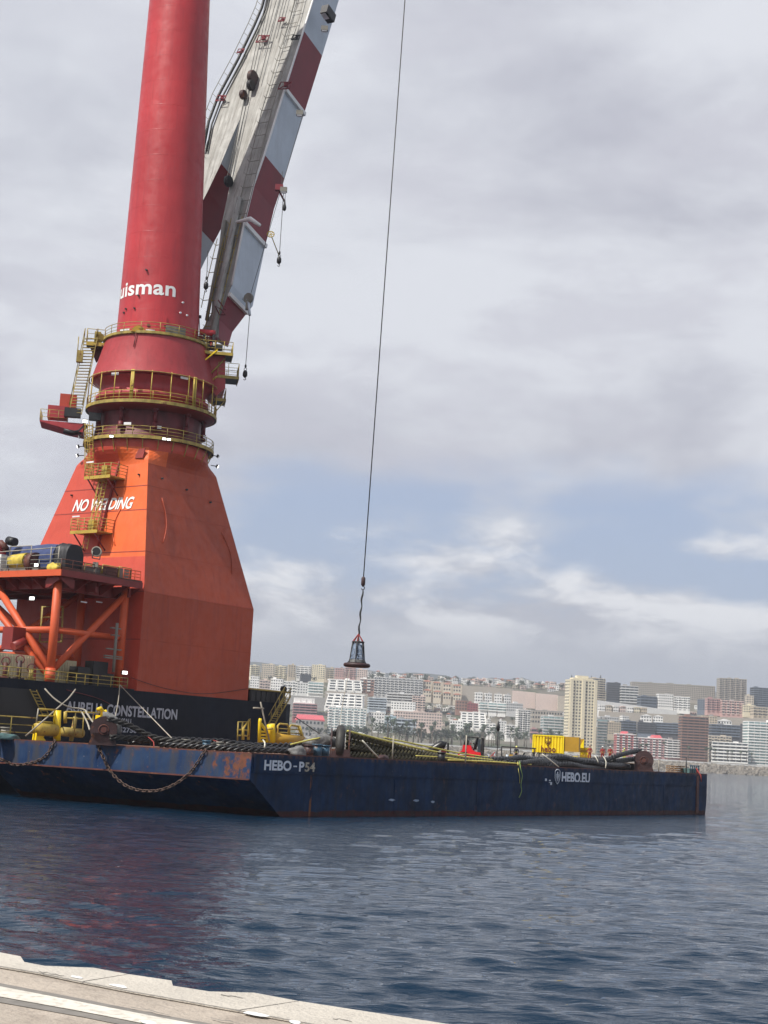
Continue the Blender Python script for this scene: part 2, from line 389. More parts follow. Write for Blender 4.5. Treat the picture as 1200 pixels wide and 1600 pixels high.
def text_mesh(body, o, xd, W, H, up=None, out=None, bold=.02, shear=0., depth=.03, bend=None, sx=1.):
    cu = bpy.data.curves.new('t', 'FONT'); cu.body = body; cu.size = 1; cu.offset = bold; cu.shear = shear; cu.space_character = sx
    cu.resolution_u = 4; to = bpy.data.objects.new('t', cu); col.objects.link(to)
    dg = bpy.context.evaluated_depsgraph_get(); me = bpy.data.meshes.new_from_object(to.evaluated_get(dg))
    bpy.data.objects.remove(to)
    bm = bmesh.new(); bm.from_mesh(me)
    if bend:
        for _ in range(1): bmesh.ops.subdivide_edges(bm, edges=[e for e in bm.edges if e.calc_length() > .1], cuts=2)
    x0 = min(v.co.x for v in bm.verts); x1 = max(v.co.x for v in bm.verts); y0 = min(v.co.y for v in bm.verts); y1 = max(v.co.y for v in bm.verts)
    bmesh.ops.triangulate(bm, faces=bm.faces)
    mb = MB(); bm.verts.ensure_lookup_table()
    vs = []
    for v in bm.verts:
        u = (v.co.x-x0)/(x1-x0)*W; h = (v.co.y-y0)/(y1-y0)*H
        vs.append(bend(u, h) if bend else Vector(o)+xd*u+(up or ZUP)*h+(out or Vector((0, 0, 0)))*depth)
    mb.add(vs, [tuple(v.index for v in f.verts) for f in bm.faces]); bm.free(); bpy.data.meshes.remove(me)
    return mb
_post = {}
def post_mesh(h, r, m):
    k = (round(h, 2), r, m)
    if k not in _post:
        _post[k] = MB().tube((0, 0, 0), (0, 0, h), r, 6).mesh('rail_post', m)
    return _post[k]
def railing(pts, parent, m='old_yellow', h=1.1, step=1.5, r=.035, mids=2, closed=False, posts=True):
    """posts one by one, each rail one object"""
    pts = [Vector(p) for p in pts]
    if closed: pts = pts+[pts[0]]
    for k in range(mids+1):
        z = h*(k+1)/(mids+1)
        part('rail', MB().path([p+ZUP*z for p in pts], r*(1 if k == mids else .75), 5), m, parent)
    if not posts: return
    pm = post_mesh(h, r, m); acc = 0; last = None
    for i in range(len(pts)-1):
        d = pts[i+1]-pts[i]; Ln = d.length
        n = max(1, round(Ln/step)) if Ln > step*.8 else 0
        if n == 0:
            acc += Ln
            if acc >= step or i == 0: inst('rail_post', pm, parent, pts[i]); acc = 0
            continue
        for j in range(n): inst('rail_post', pm, parent, pts[i]+d*(j/n))
        acc = 0
    if not closed: inst('rail_post', pm, parent, pts[-1])
def ladder(parent, p, q, wdir, width=.5, m='yellow_paint', cage=False, out=None, name='ladder', rung=.35, r=.035):
    p = Vector(p); q = Vector(q); L_ = (q-p).length; mb = MB()
    a = wdir*width/2
    mb.tube(p-a, q-a, r, 5); mb.tube(p+a, q+a, r, 5)
    lo = part(name, mb, m, parent)
    rb = MB(); n = int(L_/rung)
    for i in range(n): c = p.lerp(q, (i+.5)/n); rb.tube(c-a, c+a, r*.7, 4)
    part('rungs', rb, m, lo, kind='stuff')
    if cage:
        cb = MB()
        for i in range(int(L_/.9)+1):
            c = p.lerp(q, min(1, i*.9/L_))
            cb.path([c+wdir*width*.7*cos(t)+out*(.75*sin(t)) for t in [pi*j/8 for j in range(9)]], r*.8, 4)
        for t in (.25, .5, .75): cb.tube(p+wdir*width*.7*cos(pi*t)+out*.75*sin(pi*t), q+wdir*width*.7*cos(pi*t)+out*.75*sin(pi*t), r*.7, 4)
        part('cage', cb, m, lo)
    return lo
def lamp(parent, p, d, glow=True, s=.28):
    d = Vector(d).normalized(); a = d.cross(ZUP).normalized(); u = a.cross(d)
    lo = part('floodlight', MB().obox(Vector(p)-a*s-u*s*.6, a*2*s, u*1.2*s, -d*s*.8), 'dark_metal', parent)
    part('lamp_glass', MB().obox(Vector(p)-a*s*.88-u*s*.5+d*.02, a*1.76*s, u*s, d*.03), 'lamp_glow' if glow else 'lamp_white', lo)
# ================================================================== THE SETTING
import numpy as np
def sea():
    rs = [7.0]
    while rs[-1] < 420: rs.append(rs[-1]*1.0046)
    while rs[-1] < 6500: rs.append(rs[-1]*1.06)
    rs = np.array(rs); nc = 500
    an = np.radians(np.concatenate([[-88, -70, -52, -40], np.linspace(-31, 27, nc), [40, 52, 70, 88]]))
    R_, A_ = np.meshgrid(rs, an, indexing='ij'); X = R_*np.sin(A_); Y = R_*np.cos(A_)
    rng = np.random.default_rng(5); Z = np.zeros_like(X); DX = np.zeros_like(X); DY = np.zeros_like(X)
    sp_ = R_*.0046
    pat = .78+.34*np.sin(X*.045+Y*.021+1)*np.sin(Y*.05-X*.017)      # gusts: rougher and calmer areas
    for i in range(150):
        lam = .22*(4.2/.22)**rng.random(); th = radians(-96)+rng.normal(0, .33); ph = rng.random()*6.28; k = 2*pi/lam
        sl_ = .043*min(1, (lam/.5)**.3)*(1 if lam < 1.1 else (1.1/lam)**.9)
        att = np.clip((lam/sp_-2.0)/2, 0, 1)*np.clip((900-R_)/600, 0, 1)
        amp = sl_/k*att*pat; arg = k*(X*cos(th)+Y*sin(th))+ph
        Z += amp*np.sin(arg); DX += amp*np.cos(arg)*cos(th); DY += amp*np.cos(arg)*sin(th)
    X2 = X+DX*.9; Y2 = Y+DY*.9
    v = np.stack([X2, Y2, Z], -1).reshape(-1, 3); nr, ncn = X.shape
    idx = np.arange(nr*ncn).reshape(nr, ncn); f = np.stack([idx[:-1, :-1], idx[:-1, 1:], idx[1:, 1:], idx[1:, :-1]], -1).reshape(-1, 4)
    me = bpy.data.meshes.new('water'); me.vertices.add(len(v)); me.vertices.foreach_set('co', v.ravel())
    me.loops.add(f.size); me.loops.foreach_set('vertex_index', f.ravel()); me.polygons.add(len(f))
    me.polygons.foreach_set('loop_start', np.arange(0, f.size, 4)); me.polygons.foreach_set('use_smooth', np.ones(len(f), bool)); me.update(calc_edges=True)
    m = bpy.data.materials.new('sea_water'); m.use_nodes = True; nt = m.node_tree; N = nt.nodes; L = nt.links; b = N['Principled BSDF']
    b.inputs['Base Color'].default_value = (.004, .019, .041, 1); b.inputs['Roughness'].default_value = .05; b.inputs['IOR'].default_value = 1.333
    geo = N.new('ShaderNodeNewGeometry'); prev = None
    for sc, st, ds, ax in ((1.0, 1., .16, 3.6), (2.8, 1., .045, 3.0), (8.0, .5, .006, 1.8)):
        mp = N.new('ShaderNodeMapping'); L.new(geo.outputs['Position'], mp.inputs[0]); mp.inputs['Scale'].default_value = (1, ax, 1); mp.inputs['Rotation'].default_value = (0, 0, radians(-9))
        n = N.new('ShaderNodeTexNoise'); L.new(mp.outputs[0], n.inputs[0]); n.inputs['Scale'].default_value = sc; n.inputs['Detail'].default_value = 4
        bu = N.new('ShaderNodeBump')
        sy = N.new('ShaderNodeSeparateXYZ'); L.new(geo.outputs['Position'], sy.inputs[0]); ra = N.new('ShaderNodeMapRange'); L.new(sy.outputs[1], ra.inputs[0])
        ra.inputs[1].default_value = 20; ra.inputs[2].default_value = 130; ra.inputs[3].default_value = st*.45; ra.inputs[4].default_value = st; L.new(ra.outputs[0], bu.inputs['Strength']); bu.inputs['Distance'].default_value = ds; L.new(n.outputs[0], bu.inputs['Height'])
        if prev: L.new(prev, bu.inputs['Normal'])
        prev = bu.outputs[0]
    L.new(prev, b.inputs['Normal'])
    me.materials.append(m); o = bpy.data.objects.new('water', me); col.objects.link(o); o['kind'] = 'structure'
    mb = MB(); mb.add([(-6000, -400, -14), (6000, -400, -14), (6000, 6900, -14), (-6000, 6900, -14)], [(0, 1, 2, 3)])
    mat('seabed_silt', (.05, .06, .06), .9); s2 = part('seabed', mb, 'seabed_silt', kind='structure')
sea()
def quay():
    Q = 4.2
    mat('quay_concrete', (.40, .345, .285), .85, var=.14, vscale=1.3, bump=.5, bscale=22, second=(.33, .28, .23), rust=.05, rustcol=(.22, .18, .15))
    mat('coping_concrete', (.52, .48, .415), .85, var=.10, vscale=2.0, bump=.5, bscale=26, rust=.04, rustcol=(.36, .32, .27))
    mat('road_line', (.66, .62, .54), .7, var=.12, vscale=6, second=(.50, .46, .39))
    mat('tar_joint', (.20, .185, .165), .9, var=.2, vscale=9)
    edge = [(-160, 1462), (-60, 1480), (0, 1488), (32, 1494), (38, 1503), (70, 1509), (146, 1512), (201, 1522), (268, 1532), (270, 1540), (327, 1549), (397, 1551), (467, 1564), (694, 1599), (960, 1640), (1500, 1725)]
    E_ = [atZ(x, y, Q) for x, y in edge]
    join = [(-160, 1482), (0, 1510), (60, 1520), (117, 1532), (204, 1549), (300, 1566), (373, 1579), (470, 1597), (694, 1638), (960, 1688), (1500, 1790)]
    J = [atZ(x, y, Q) for x, y in join]
    # paving sheet behind the joint
    g = MB(); pts = J+[Vector((40, J[-1].y-3, Q)), Vector((40, -60, Q)), Vector((-60, -60, Q)), Vector((-60, J[0].y+1, Q))]
    g.prism([p-ZUP*1.0 for p in pts][::-1], ZUP*1.0); pv = part('quay_paving', g, 'quay_concrete', kind='structure')
    # coping blocks (between cross joints)
    def piece(x0, x1):
        ex = [(x, y) for x, y in edge if x0 < x < x1]; jx = [(x, y) for x, y in join if x0 < x < x1]
        def ip(a, x):
            for p, q in zip(a, a[1:]):
                if p[0] <= x <= q[0]: return (x, p[1]+(q[1]-p[1])*(x-p[0])/max(q[0]-p[0], 1e-6))
        return [ip(edge, x0)]+ex+[ip(edge, x1)], [ip(join, x0)]+jx+[ip(join, x1)]
    for x0, x1, dj0, dj1 in ((-150, 199.5, 0, -70), (201.5, 465.5, -70, -92), (468, 1480, -92, 0)):
        e, j = piece(x0, x1); jj = [atZ(max(x0-90, -155) if i == 0 and dj0 else x, y, Q) for i, (x, y) in enumerate(j)]
        ep = [atZ(x, y, Q+.012) for x, y in e]
        def ipj(x):
            for p, q in zip(join, join[1:]):
                if p[0] <= x <= q[0]: return (x, p[1]+(q[1]-p[1])*(x-p[0])/(q[0]-p[0])-1.2)
        xs = [x for x, y in join if x0+dj0+1 < x < x1+dj1-1]
        jp = [atZ(*ipj(x), Q+.012) for x in [x0+dj0+(.8 if dj0 else 0)]+xs+[x1+dj1-(.8 if dj1 else 0)]]
        b = MB().prism([p-ZUP*.6 for p in (ep+jp[::-1])][::-1], ZUP*.6); o = part('coping_block', b, 'coping_concrete', pv)
    # quay wall face below the coping
    wl = MB(); n = len(E_)
    wl.add([p-Vector((0, .06, .5)) for p in E_]+[Vector((p.x, p.y-.06, -6)) for p in E_], [(i, i+1, n+i+1, n+i) for i in range(n-1)])
    part('quay_wall', wl, 'coping_concrete', kind='structure')
    part('joint_line', MB().add([atZ(x, y-.8, Q+.0135) for x, y in join]+[atZ(x, y+.9, Q+.0135) for x, y in join], [(i, i+1, len(join)+i+1, len(join)+i) for i in range(len(join)-1)]), 'tar_joint', pv)
    cr = random.Random(12)
    for x, y, L_ in ((345, 1553, 34), (60, 1517, 40), (520, 1590, 30), (205, 1573, 60), (330, 1590, 45)):
        a = [(x+L_*t/6, y+L_*t/6*.19+cr.uniform(-1.2, 1.2)) for t in range(7)]; n_ = len(a)
        part('crack', MB().add([atZ(p, q, Q+.0145) for p, q in a]+[atZ(p, q+cr.uniform(.5, 1.3), Q+.0145) for p, q in a], [(i, i+1, n_+i+1, n_+i) for i in range(n_-1)]), 'tar_joint', pv)
    def strip(top, bot, m, z, nm, parent=None, lb=None):
        a = [atZ(x, y, Q+z) for x, y in top]; c = [atZ(x, y, Q+z) for x, y in bot]; k = len(a)
        return part(nm, MB().add(a+c, [(i, i+1, k+i+1, k+i) for i in range(k-1)]), m, parent)
    strip([(-150, 1508), (0, 1536), (120, 1559), (250, 1585), (350, 1603), (600, 1652)], [(-150, 1541), (0, 1566), (130, 1589), (240, 1611), (400, 1642), (600, 1680)], 'tar_joint', .004, 'line_border', pv)
    strip([(-150, 1514), (0, 1541), (120, 1564), (250, 1589.5), (350, 1608), (600, 1657)], [(-150, 1533), (0, 1557), (130, 1580.5), (240, 1602), (400, 1633), (600, 1672)], 'road_line', .008, 'painted_line', pv)
    for c in ((120, 1526.5, 11, 2), (186, 1540.5, 15, 2.4), (400, 1584.5, 20, 3), (461, 1597, 10, 3), (232, 1597, 14, 3)):
        x, y, a, b_ = c; pts = []
        for i in range(11):
            t = 2*pi*i/11; rr = .8+.35*RND.random(); pts.append((x+a*cos(t)*rr, y+b_*sin(t)*rr+a*cos(t)*.16))
        part('paint_patch', MB().add([atZ(px, py, Q+.0165) for px, py in pts], [tuple(range(11))[::-1]]), 'white_paint', pv)
quay()
# terrain ----------------------------------------------------------
PROF = [(1640, -8), (1690, 3.2), (1850, 4.5), (2000, 12), (2200, 40), (2400, 76), (2600, 112), (2700, 127), (2850, 136), (3000, 134), (3400, 118), (4200, 90), (6000, 60)]
def terr(x, y):
    for (a, za), (b, zb) in zip(PROF, PROF[1:]):
        if y <= b or (b == 6000):
            t = max(0, min(1, (y-a)/(b-a))); z = za+(zb-za)*t; break
    k = max(0, min(1, (y-1900)/500))
    z += k*(noise.noise(Vector((x*.006, y*.006, 3)))*9 + noise.noise(Vector((x*.02, y*.02, 7)))*3)
    return z - k*max(0, (x-200))*.008
def hit(px, py):
    d = ray(px, py); t0 = 1700/d.y; P = None
    t = t0
    while t*d.y < 3100:
        P = EYEP+d*t
        if P.z <= terr(P.x, P.y): return P
        t += 4/d.y
    best = None
    for y_ in range(2300, 3100, 12):
        x_ = EYEP.x+d.x/d.y*y_; z_ = terr(x_, y_); e_ = (z_-EYE)/y_
        if best is None or e_ > best[0]: best = (e_, Vector((x_, y_, z_)))
    return best[1]+Vector((0, RND.uniform(-60, 0), 0))-ZUP*1.
def land():
    mat('hillside_scrub', (.16, .145, .115), .95, var=.35, vscale=.012, second=(.075, .085, .045), bump=0)
    nx, ny = 150, 130; vs = []; fs = []
    for j in range(ny):
        y = 1640+(4200-1640)*(j/(ny-1))**1.15
        for i in range(nx):
            x = -1500+3000*i/(nx-1); vs.append((x, y+ (0 if j else 0), terr(x, y)))
    fs = [(j*nx+i, j*nx+i+1, (j+1)*nx+i+1, (j+1)*nx+i) for j in range(ny-1) for i in range(nx-1)]
    part('hillside', MB().add(vs, fs, 0, True), 'hillside_scrub', kind='structure')
    # distant mountains lost in haze
    mat('mountain_slope', (.05, .055, .045), .95, var=.3, vscale=.002, bump=0)
    mb = MB(); nx = 160
    rows = []
    for j, yy in enumerate((5400, 6000, 6300, 6500, 6850)):
        kk = (0, .55, .85, 1, .2)[j]
        for i in range(nx):
            x = -5200+10400*i/(nx-1); px = 600+x/6300*2400
            hgt = 306+55*noise.noise(Vector((x*.0009, 1.3, 0)))+34*noise.noise(Vector((x*.004, 4, 0)))+12*noise.noise(Vector((x*.012, j, 2)))
            if px < 640: hgt += 45*max(0, min(1, (640-px)/350))
            if 980 < px: hgt += 40*math.exp(-((px-1110)/110)**2)
            rows.append((x, yy, hgt*kk-8))
    mb.add(rows, [(j*nx+i, j*nx+i+1, (j+1)*nx+i+1, (j+1)*nx+i) for j in range(4) for i in range(nx-1)], 0, True)
    part('mountains', mb, 'mountain_slope', kind='structure')
land()
# ------------------------------------------------------------------ breakwater and palms
def breakwater():
    mat('rubble_rock', (.30, .27, .23), .95, var=.4, vscale=.25, bump=0)
    mat('parapet_white', (.72, .72, .69), .8, var=.08, vscale=.05, bump=0)
    A = [(300, 1141.5), (460, 1149.5), (660, 1161), (775, 1169), (1015, 1185), (1200, 1197), (1420, 1212)]
    pts = []
    for px, py in A:
        Y = 1470+(px-300)*.25; pts.append(atY(px, py, Y))
    root = thing('sea_wall', 'long grey rubble sea wall with a white parapet in front of the city', 'sea wall', (pts[0].x, pts[0].y, 0))
    body = MB(); cap = MB()
    for a, b in zip(pts, pts[1:]):
        d = (b-a); d.z = 0; d.normalize(); q = Vector((-d.y, d.x, 0))
        body.prism([a-ZUP*1.6+q*0, Vector((a.x, a.y, -3))-q*14, Vector((a.x, a.y, -3))+q*16, a-ZUP*1.6+q*10][::-1], b-a)
        cap.obox(a-ZUP*1.6-q*.3, b-a, q*1.2, ZUP*1.6)
    part('wall_core', body, 'rubble_rock', root); part('parapet', cap, 'parapet_white', root)
    rk = MB(); rnd = random.Random(3)
    for a, b in zip(pts[1:], pts[2:]):
        n = int((b-a).length/2.2); d = (b-a).normalized(); q = Vector((-d.y, d.x, 0)).normalized()
        for i in range(n):
            for k in range(6):
                t = k/5+rnd.uniform(-.08, .08); c = a.lerp(b, (i+rnd.random())/n); zt = c.z-1.9
                c = Vector((c.x, c.y, 0))-q*(14*t+.4); c.z = zt*(1-t)-.3
                r = rnd.uniform(.9, 1.7); vs = []
                for sx in (-1, 1):
                    for sy in (-1, 1):
                        for sz in (-1, 1): vs.append(c+Vector((sx*r*rnd.uniform(.6, 1), sy*r*rnd.uniform(.6, 1), sz*r*rnd.uniform(.5, .9))))
                rk.add(vs, [(0, 1, 3, 2), (4, 6, 7, 5), (0, 4, 5, 1), (2, 3, 7, 6), (0, 2, 6, 4), (1, 5, 7, 3)])
    part('boulders', rk, 'rubble_rock', root, kind='stuff')
breakwater()
# ------------------------------------------------------------------ buildings
CM = {}
def cmat(n, c, v=.06):
    mat('wall_'+n, c, .85, var=v, vscale=.06, bump=0, streak=.25, dirt=tuple(x*.75 for x in c)); CM[n] = 'wall_'+n
for n, c in dict(cream=(.74, .67, .50), white=(.84, .83, .80), beige=(.55, .47, .36), pink=(.56, .36, .33), sand=(.60, .53, .43), grey=(.34, .33, .32), dark=(.075, .075, .085), slate=(.16, .19, .24), brown=(.30, .17, .13), maroon=(.32, .10, .10), red=(.46, .15, .15), blue=(.50, .56, .61), palepink=(.68, .55, .49), stone=(.40, .36, .31), greywhite=(.62, .62, .61), rose=(.44, .25, .25)).items(): cmat(n, c)
mat('window_glass', (.035, .045, .055), .15, var=.5, vscale=.3, bump=0)
mat('window_green', (.20, .30, .31), .2, var=.5, vscale=.3, bump=0)
mat('roof_tile', (.36, .14, .09), .9, var=.3, vscale=.2, bump=0)
mat('roof_red', (.55, .10, .12), .8, var=.1, vscale=.1, bump=0)
mat('roof_grey', (.33, .32, .31), .9, var=.2, vscale=.1, bump=0)
mat('terrace_dark', (.06, .055, .05), .9, var=.4, vscale=.2, bump=0)
nb = [0]
def building(x0, x1, yt, yb, kind, colr, label, name='apartment_building', cat='building', fl=None, yaw=None, depth=None, Y=None, roof=None, cols=None, glass='window_glass', bal=None, group=None, drop=4, huts=1):
    rnd = random.Random(nb[0]*7+1); nb[0] += 1
    xm = (x0+x1)/2
    P = atY(xm, yb, Y) if Y else hit(xm, yb)
    d = P.y*1.015; W = (x1-x0)/FPX*d; H = (yb-yt)/FPX*d
    yaw = rnd.uniform(-.12, .3) if yaw is None else yaw
    D = depth or min(max(W*.5, 9), 22)
    W2 = max(W-D*abs(sin(yaw)), W*.55)/cos(yaw)
    root = thing(name, label, cat, P, 0, group); ang = -P.x/P.y*0+yaw
    X = Vector((cos(ang), sin(ang), 0)); Yv = Vector((-sin(ang), cos(ang), 0)); ax = (X, Yv, ZUP)
    C = P+Yv*D/2*1.0; base = -drop
    fl = fl or max(1, round(H/3.2)); fh = H/fl
    wall = CM[colr]; balc = CM[bal] if bal else wall
    body = MB(); win = MB(); slab = MB()
    steps = 1
    def shell(C, W2, D, z0, fl, fh, down=0):
        body.box(C+ZUP*(z0-down), W2, D, fl*fh+down, ax)
        nc = cols or max(2, round(W2/3.6)); nd = max(2, round(D/4)); cw = W2/nc
        for k in range(fl):
            z = z0+k*fh
            if kind == 'stripe':      # continuous balconies: dark glazing behind bright slabs
                for sgn in ((-1,) if not bal == 'x' else (-1,)):
                    win.box(C+Yv*(-D/2-.05)+ZUP*(z+fh*.38), W2*.97, .2, fh*.55, ax)
                    win.box(C+X*(W2/2+.03)+ZUP*(z+fh*.38), .15, D*.9, fh*.5, ax); win.box(C-X*(W2/2+.03)+ZUP*(z+fh*.38), .15, D*.9, fh*.5, ax)
                slab.box(C+Yv*(-D/2-.65)+ZUP*(z-.05), W2*1.01, 1.3, fh*.40, ax)
                slab.box(C+X*(W2/2+.25)+ZUP*(z-.05), .5, D, fh*.36, ax); slab.box(C-X*(W2/2+.25)+ZUP*(z-.05), .5, D, fh*.36, ax)
                for i in range(1, nc):
                    if i % 2 == 0: slab.box(C+X*(-W2/2+cw*i)+Yv*(-D/2-.45)+ZUP*z, .3, .9, fh, ax)
            else:
                for i in range(nc):
                    c = C+X*(-W2/2+cw*(i+.5))
                    ww = cw*(.5 if kind == 'grid' else .62)
                    if kind == 'bays' and i % 2 == 0:
                        win.box(c+Yv*(-D/2-.05)+ZUP*(z+fh*.30), cw*.85, .2, fh*.55, ax)
                        slab.box(c+Yv*(-D/2-.6)+ZUP*(z), cw*.92, 1.2, fh*.36, ax)
                    else: win.box(c+Yv*(-D/2-.04)+ZUP*(z+fh*.32), ww*(.9+.2*rnd.random()), .16, fh*.45, ax)
                for i in range(nd):
                    for sgn in (-1, 1): win.box(C+X*sgn*(W2/2+.03)+Yv*(-D/2+D/nd*(i+.5))+ZUP*(z+fh*.32), .14, D/nd*.5, fh*.45, ax)
    if kind == 'stepped':
        for k in range(fl):
            s_ = k*3.0; c = C+Yv*s_+ZUP*k*fh; body.box(c-ZUP*drop*1., W2*(1-.02*k), D, fh+drop, ax)
            nc = cols or max(3, round(W2/6)); cw = W2*(1-.02*k)/nc
            for i in range(nc):
                cc = c+X*((i+.5)*cw-W2*(1-.02*k)/2)
                win.box(cc+Yv*(-D/2-.05)+ZUP*fh*.15, cw*.66, .2, fh*.62, ax)
                slab.box(cc+X*cw*.48+Yv*(-D/2-1.1)+ZUP*0, .5, 2.4, fh*(.8+.5*(i % 2)), ax); slab.box(cc+Yv*(-D/2-1.9)-ZUP*.2, cw, .25, 1.1, ax)
    else: shell(C, W2, D, 0, fl, fh, drop+3)
    part('wall', body, wall, root); part('windows', win, glass, root, kind='stuff')
    if slab.v: part('balconies', slab, balc, root, kind='stuff')
    top = C+ZUP*(H) if kind != 'stepped' else C+Yv*3*(fl-1)+ZUP*H
    if roof == 'gable' or roof == 'hip':
        r = MB(); e = .5; rh = W2*.16 if roof == 'gable' else D*.2
        a = [top+X*sx*(W2/2+e)+Yv*sy*(D/2+e) for sx, sy in ((-1, -1), (1, -1), (1, 1), (-1, 1))]
        if roof == 'hip': t = [top+X*sx*max(.1, W2/2-D*.4)+ZUP*rh for sx in (-1, 1)]; r.add(a+t, [(0, 1, 5, 4), (1, 2, 5), (2, 3, 4, 5), (3, 0, 4), (3, 2, 1, 0)])
        else: t = [top+Yv*sy*(D/2+e)+ZUP*rh for sy in (-1, 1)]; r.add(a+t, [(0, 1, 4), (1, 2, 5, 4), (2, 3, 5), (3, 0, 4, 5), (3, 2, 1, 0)])
        part('roof', r, 'roof_tile' if roof == 'hip' else balc, root)
    else:
        r = MB(); th = .5
        for sx, sy, lx, ly in ((0, -1, W2+.3, .3), (0, 1, W2+.3, .3), (-1, 0, .3, D-.3), (1, 0, .3, D-.3)): r.box(top+X*sx*W2/2+Yv*sy*D/2, lx, ly, .9, ax)
        part('parapet', r, {'red': 'roof_red', 'grey': 'roof_grey'}.get(roof, balc), root)
        if roof in ('red', 'grey'): part('roof', MB().box(top, W2-.2, D-.2, .35, ax), {'red': 'roof_red', 'grey': 'roof_grey'}[roof], root)
        for _ in range(huts):
            hb = MB().box(top+X*rnd.uniform(-.3, .3)*W2+Yv*rnd.uniform(-.1, .2)*D, min(6, W2*.25), min(5, D*.4), rnd.uniform(2, 3.4), ax)
            part('rooftop_hut', hb, balc if rnd.random() < .6 else CM['grey'], root)
    return root, P, ax, W2, D, H
B = building
# the waterfront and the middle slope, written out one by one
r_, P_, a_, W_, D_, H_ = B(884, 933, 1067, 1176, 'grid', 'cream', 'tall slender cream tower block behind the yellow container', fl=23, cols=9, yaw=.22, depth=16, Y=1900, huts=0)
xb = MB()
for i in (-2, 0, 2): xb.box(P_+a_[0]*i*W_*.21+a_[1]*(-.9), W_*.1, 1.8, H_+1.5, a_)
part('facade_column', xb, 'wall_cream', r_)
hb = MB(); hb.box(P_+a_[1]*D_/2+ZUP*H_, W_*.72, D_*.8, 3.4, a_); hb.box(P_+a_[1]*D_/2+ZUP*(H_+3.4), W_*.4, D_*.5, 3, a_); part('penthouse', hb, 'wall_cream', r_)
B(1064, 1106, 1123, 1187, 'stripe', 'brown', 'brown brick tower of balconies on the seafront right of the cream tower', fl=15, yaw=.05, Y=1880, bal='brown', huts=2)
B(1167, 1216, 1131, 1196, 'stripe', 'white', 'white rounded tower of curved balconies at the right edge of the photo', fl=15, yaw=.1, Y=1900, glass='window_green')
B(807, 829, 1111, 1144, 'bays', 'white', 'slim white tower block standing left of the cream tower', fl=10, Y=1980, cols=5)
B(847, 884, 1121, 1151, 'stripe', 'greywhite', 'pale glass fronted block with rounded corner touching the cream tower', fl=7, glass='window_green', Y=1930)
B(831, 878, 1112, 1132, 'grid', 'stone', 'low dark building with a slanting pale roof left of the cream tower', fl=3, Y=2050, roof='grey')
B(932, 948, 1126, 1178, 'stripe', 'grey', 'narrow grey block right against the cream tower', fl=12, Y=1960, glass='window_green')
B(511, 571, 1108, 1153, 'bays', 'white', 'large white apartment block with green balconies above the brown sling cradle', fl=11, yaw=.08, Y=1850, cols=12, glass='window_green')
B(506, 567, 1085, 1108, 'stepped', 'white', 'white terraced flats stepping up the slope above the large white block', fl=5, cols=5, Y=2010)
B(512, 566, 1063, 1079, 'stepped', 'white', 'upper row of white stepped terrace flats below the hill crest', fl=4, cols=4, Y=2230)
B(562, 584, 1062, 1080, 'bays', 'brown', 'brown and white flats beside the upper stepped terraces', fl=4, Y=2260, cols=4, bal='white')
B(584, 660, 1061, 1087, 'bays', 'greywhite', 'very wide white balcony block high on the left slope', fl=7, cols=24, yaw=.1, Y=2300, depth=14)
B(604, 645, 1085, 1097, 'stripe', 'greywhite', 'low dark striped block under the very wide white balcony block', fl=3, Y=2200, glass='terrace_dark')
B(644, 664, 1089, 1108, 'bays', 'palepink', 'salmon pink block at the right end of the striped block', fl=5, Y=2170)
B(457, 495, 1101, 1121, 'stripe', 'maroon', 'maroon striped building under a white box roof right of the crane ship', fl=5, yaw=.1, Y=1950, bal='rose', glass='window_glass', huts=0, depth=20)
B(459, 492, 1092, 1101, 'stripe', 'white', 'plain white box structure capping the maroon striped building', fl=1, yaw=.1, Y=1955, huts=0, name='rooftop_building', depth=18, glass='wall_white', drop=-2)
B(462, 507, 1126, 1152, 'grid', 'grey', 'grey columned hall under a flat salmon red roof by the shore', fl=3, yaw=.1, Y=1840, roof='red', cols=7, depth=40, huts=0)
rr = MB(); q = atY(484, 1126, 1842); rr.prism([q+Vector((-18, -1, 0)), q+Vector((18, -1, 0)), q+Vector((14, 38, 7)), q+Vector((-17, 38, 7))], ZUP*.6)
single('canopy_roof', rr, 'roof_red', 'sloping salmon red canopy above the grey columned hall', 'roof')
B(616, 690, 1114, 1136, 'grid', 'palepink', 'long pale pink hotel standing above the shore trees', fl=5, cols=18, yaw=.1, Y=1990, depth=14)
B(600, 618, 1120, 1136, 'stripe', 'blue', 'pale blue rounded block at the left end of the pink hotel', fl=4, Y=1930, glass='window_green')
B(617, 650, 1125, 1136, 'stripe', 'blue', 'low pale blue pavilion in front of the pink hotel', fl=2, Y=1900)
B(582, 600, 1125, 1136, 'grid', 'white', 'small white house beside the pale blue rounded block', fl=3, Y=1930, name='house', cat='house')
B(576, 600, 1114, 1123, 'grid', 'white', 'white villa with a terrace above the small white shore house', fl=2, Y=2030, name='house', cat='house')
B(575, 604, 1092, 1107, 'stripe', 'blue', 'grey blue office block left of the white hill houses', fl=4, Y=2120)
B(610, 649, 1098, 1109, 'grid', 'white', 'row of white hill houses with square windows above the pink hotel', fl=3, cols=9, Y=2100, name='terrace_house', cat='house')
B(719, 760, 1114, 1138, 'stepped', 'white', 'white stepped flats with stacked terraces above the palms', fl=6, cols=4, Y=1990)
B(702, 723, 1127, 1141, 'grid', 'white', 'plain bright white house between the pink hotel and the stepped flats', fl=3, Y=1940, name='house', cat='house')
B(759, 774, 1132, 1147, 'bays', 'white', 'small white block with three bays behind the red forklift', fl=4, Y=1930)
B(778, 791, 1128, 1146, 'grid', 'greywhite', 'narrow white block with a dark centre by the palms', fl=5, Y=1925)
B(790, 804, 1134, 1150, 'bays', 'white', 'white block with tall dark strips left of the slim white tower', fl=4, cols=3, Y=1915)
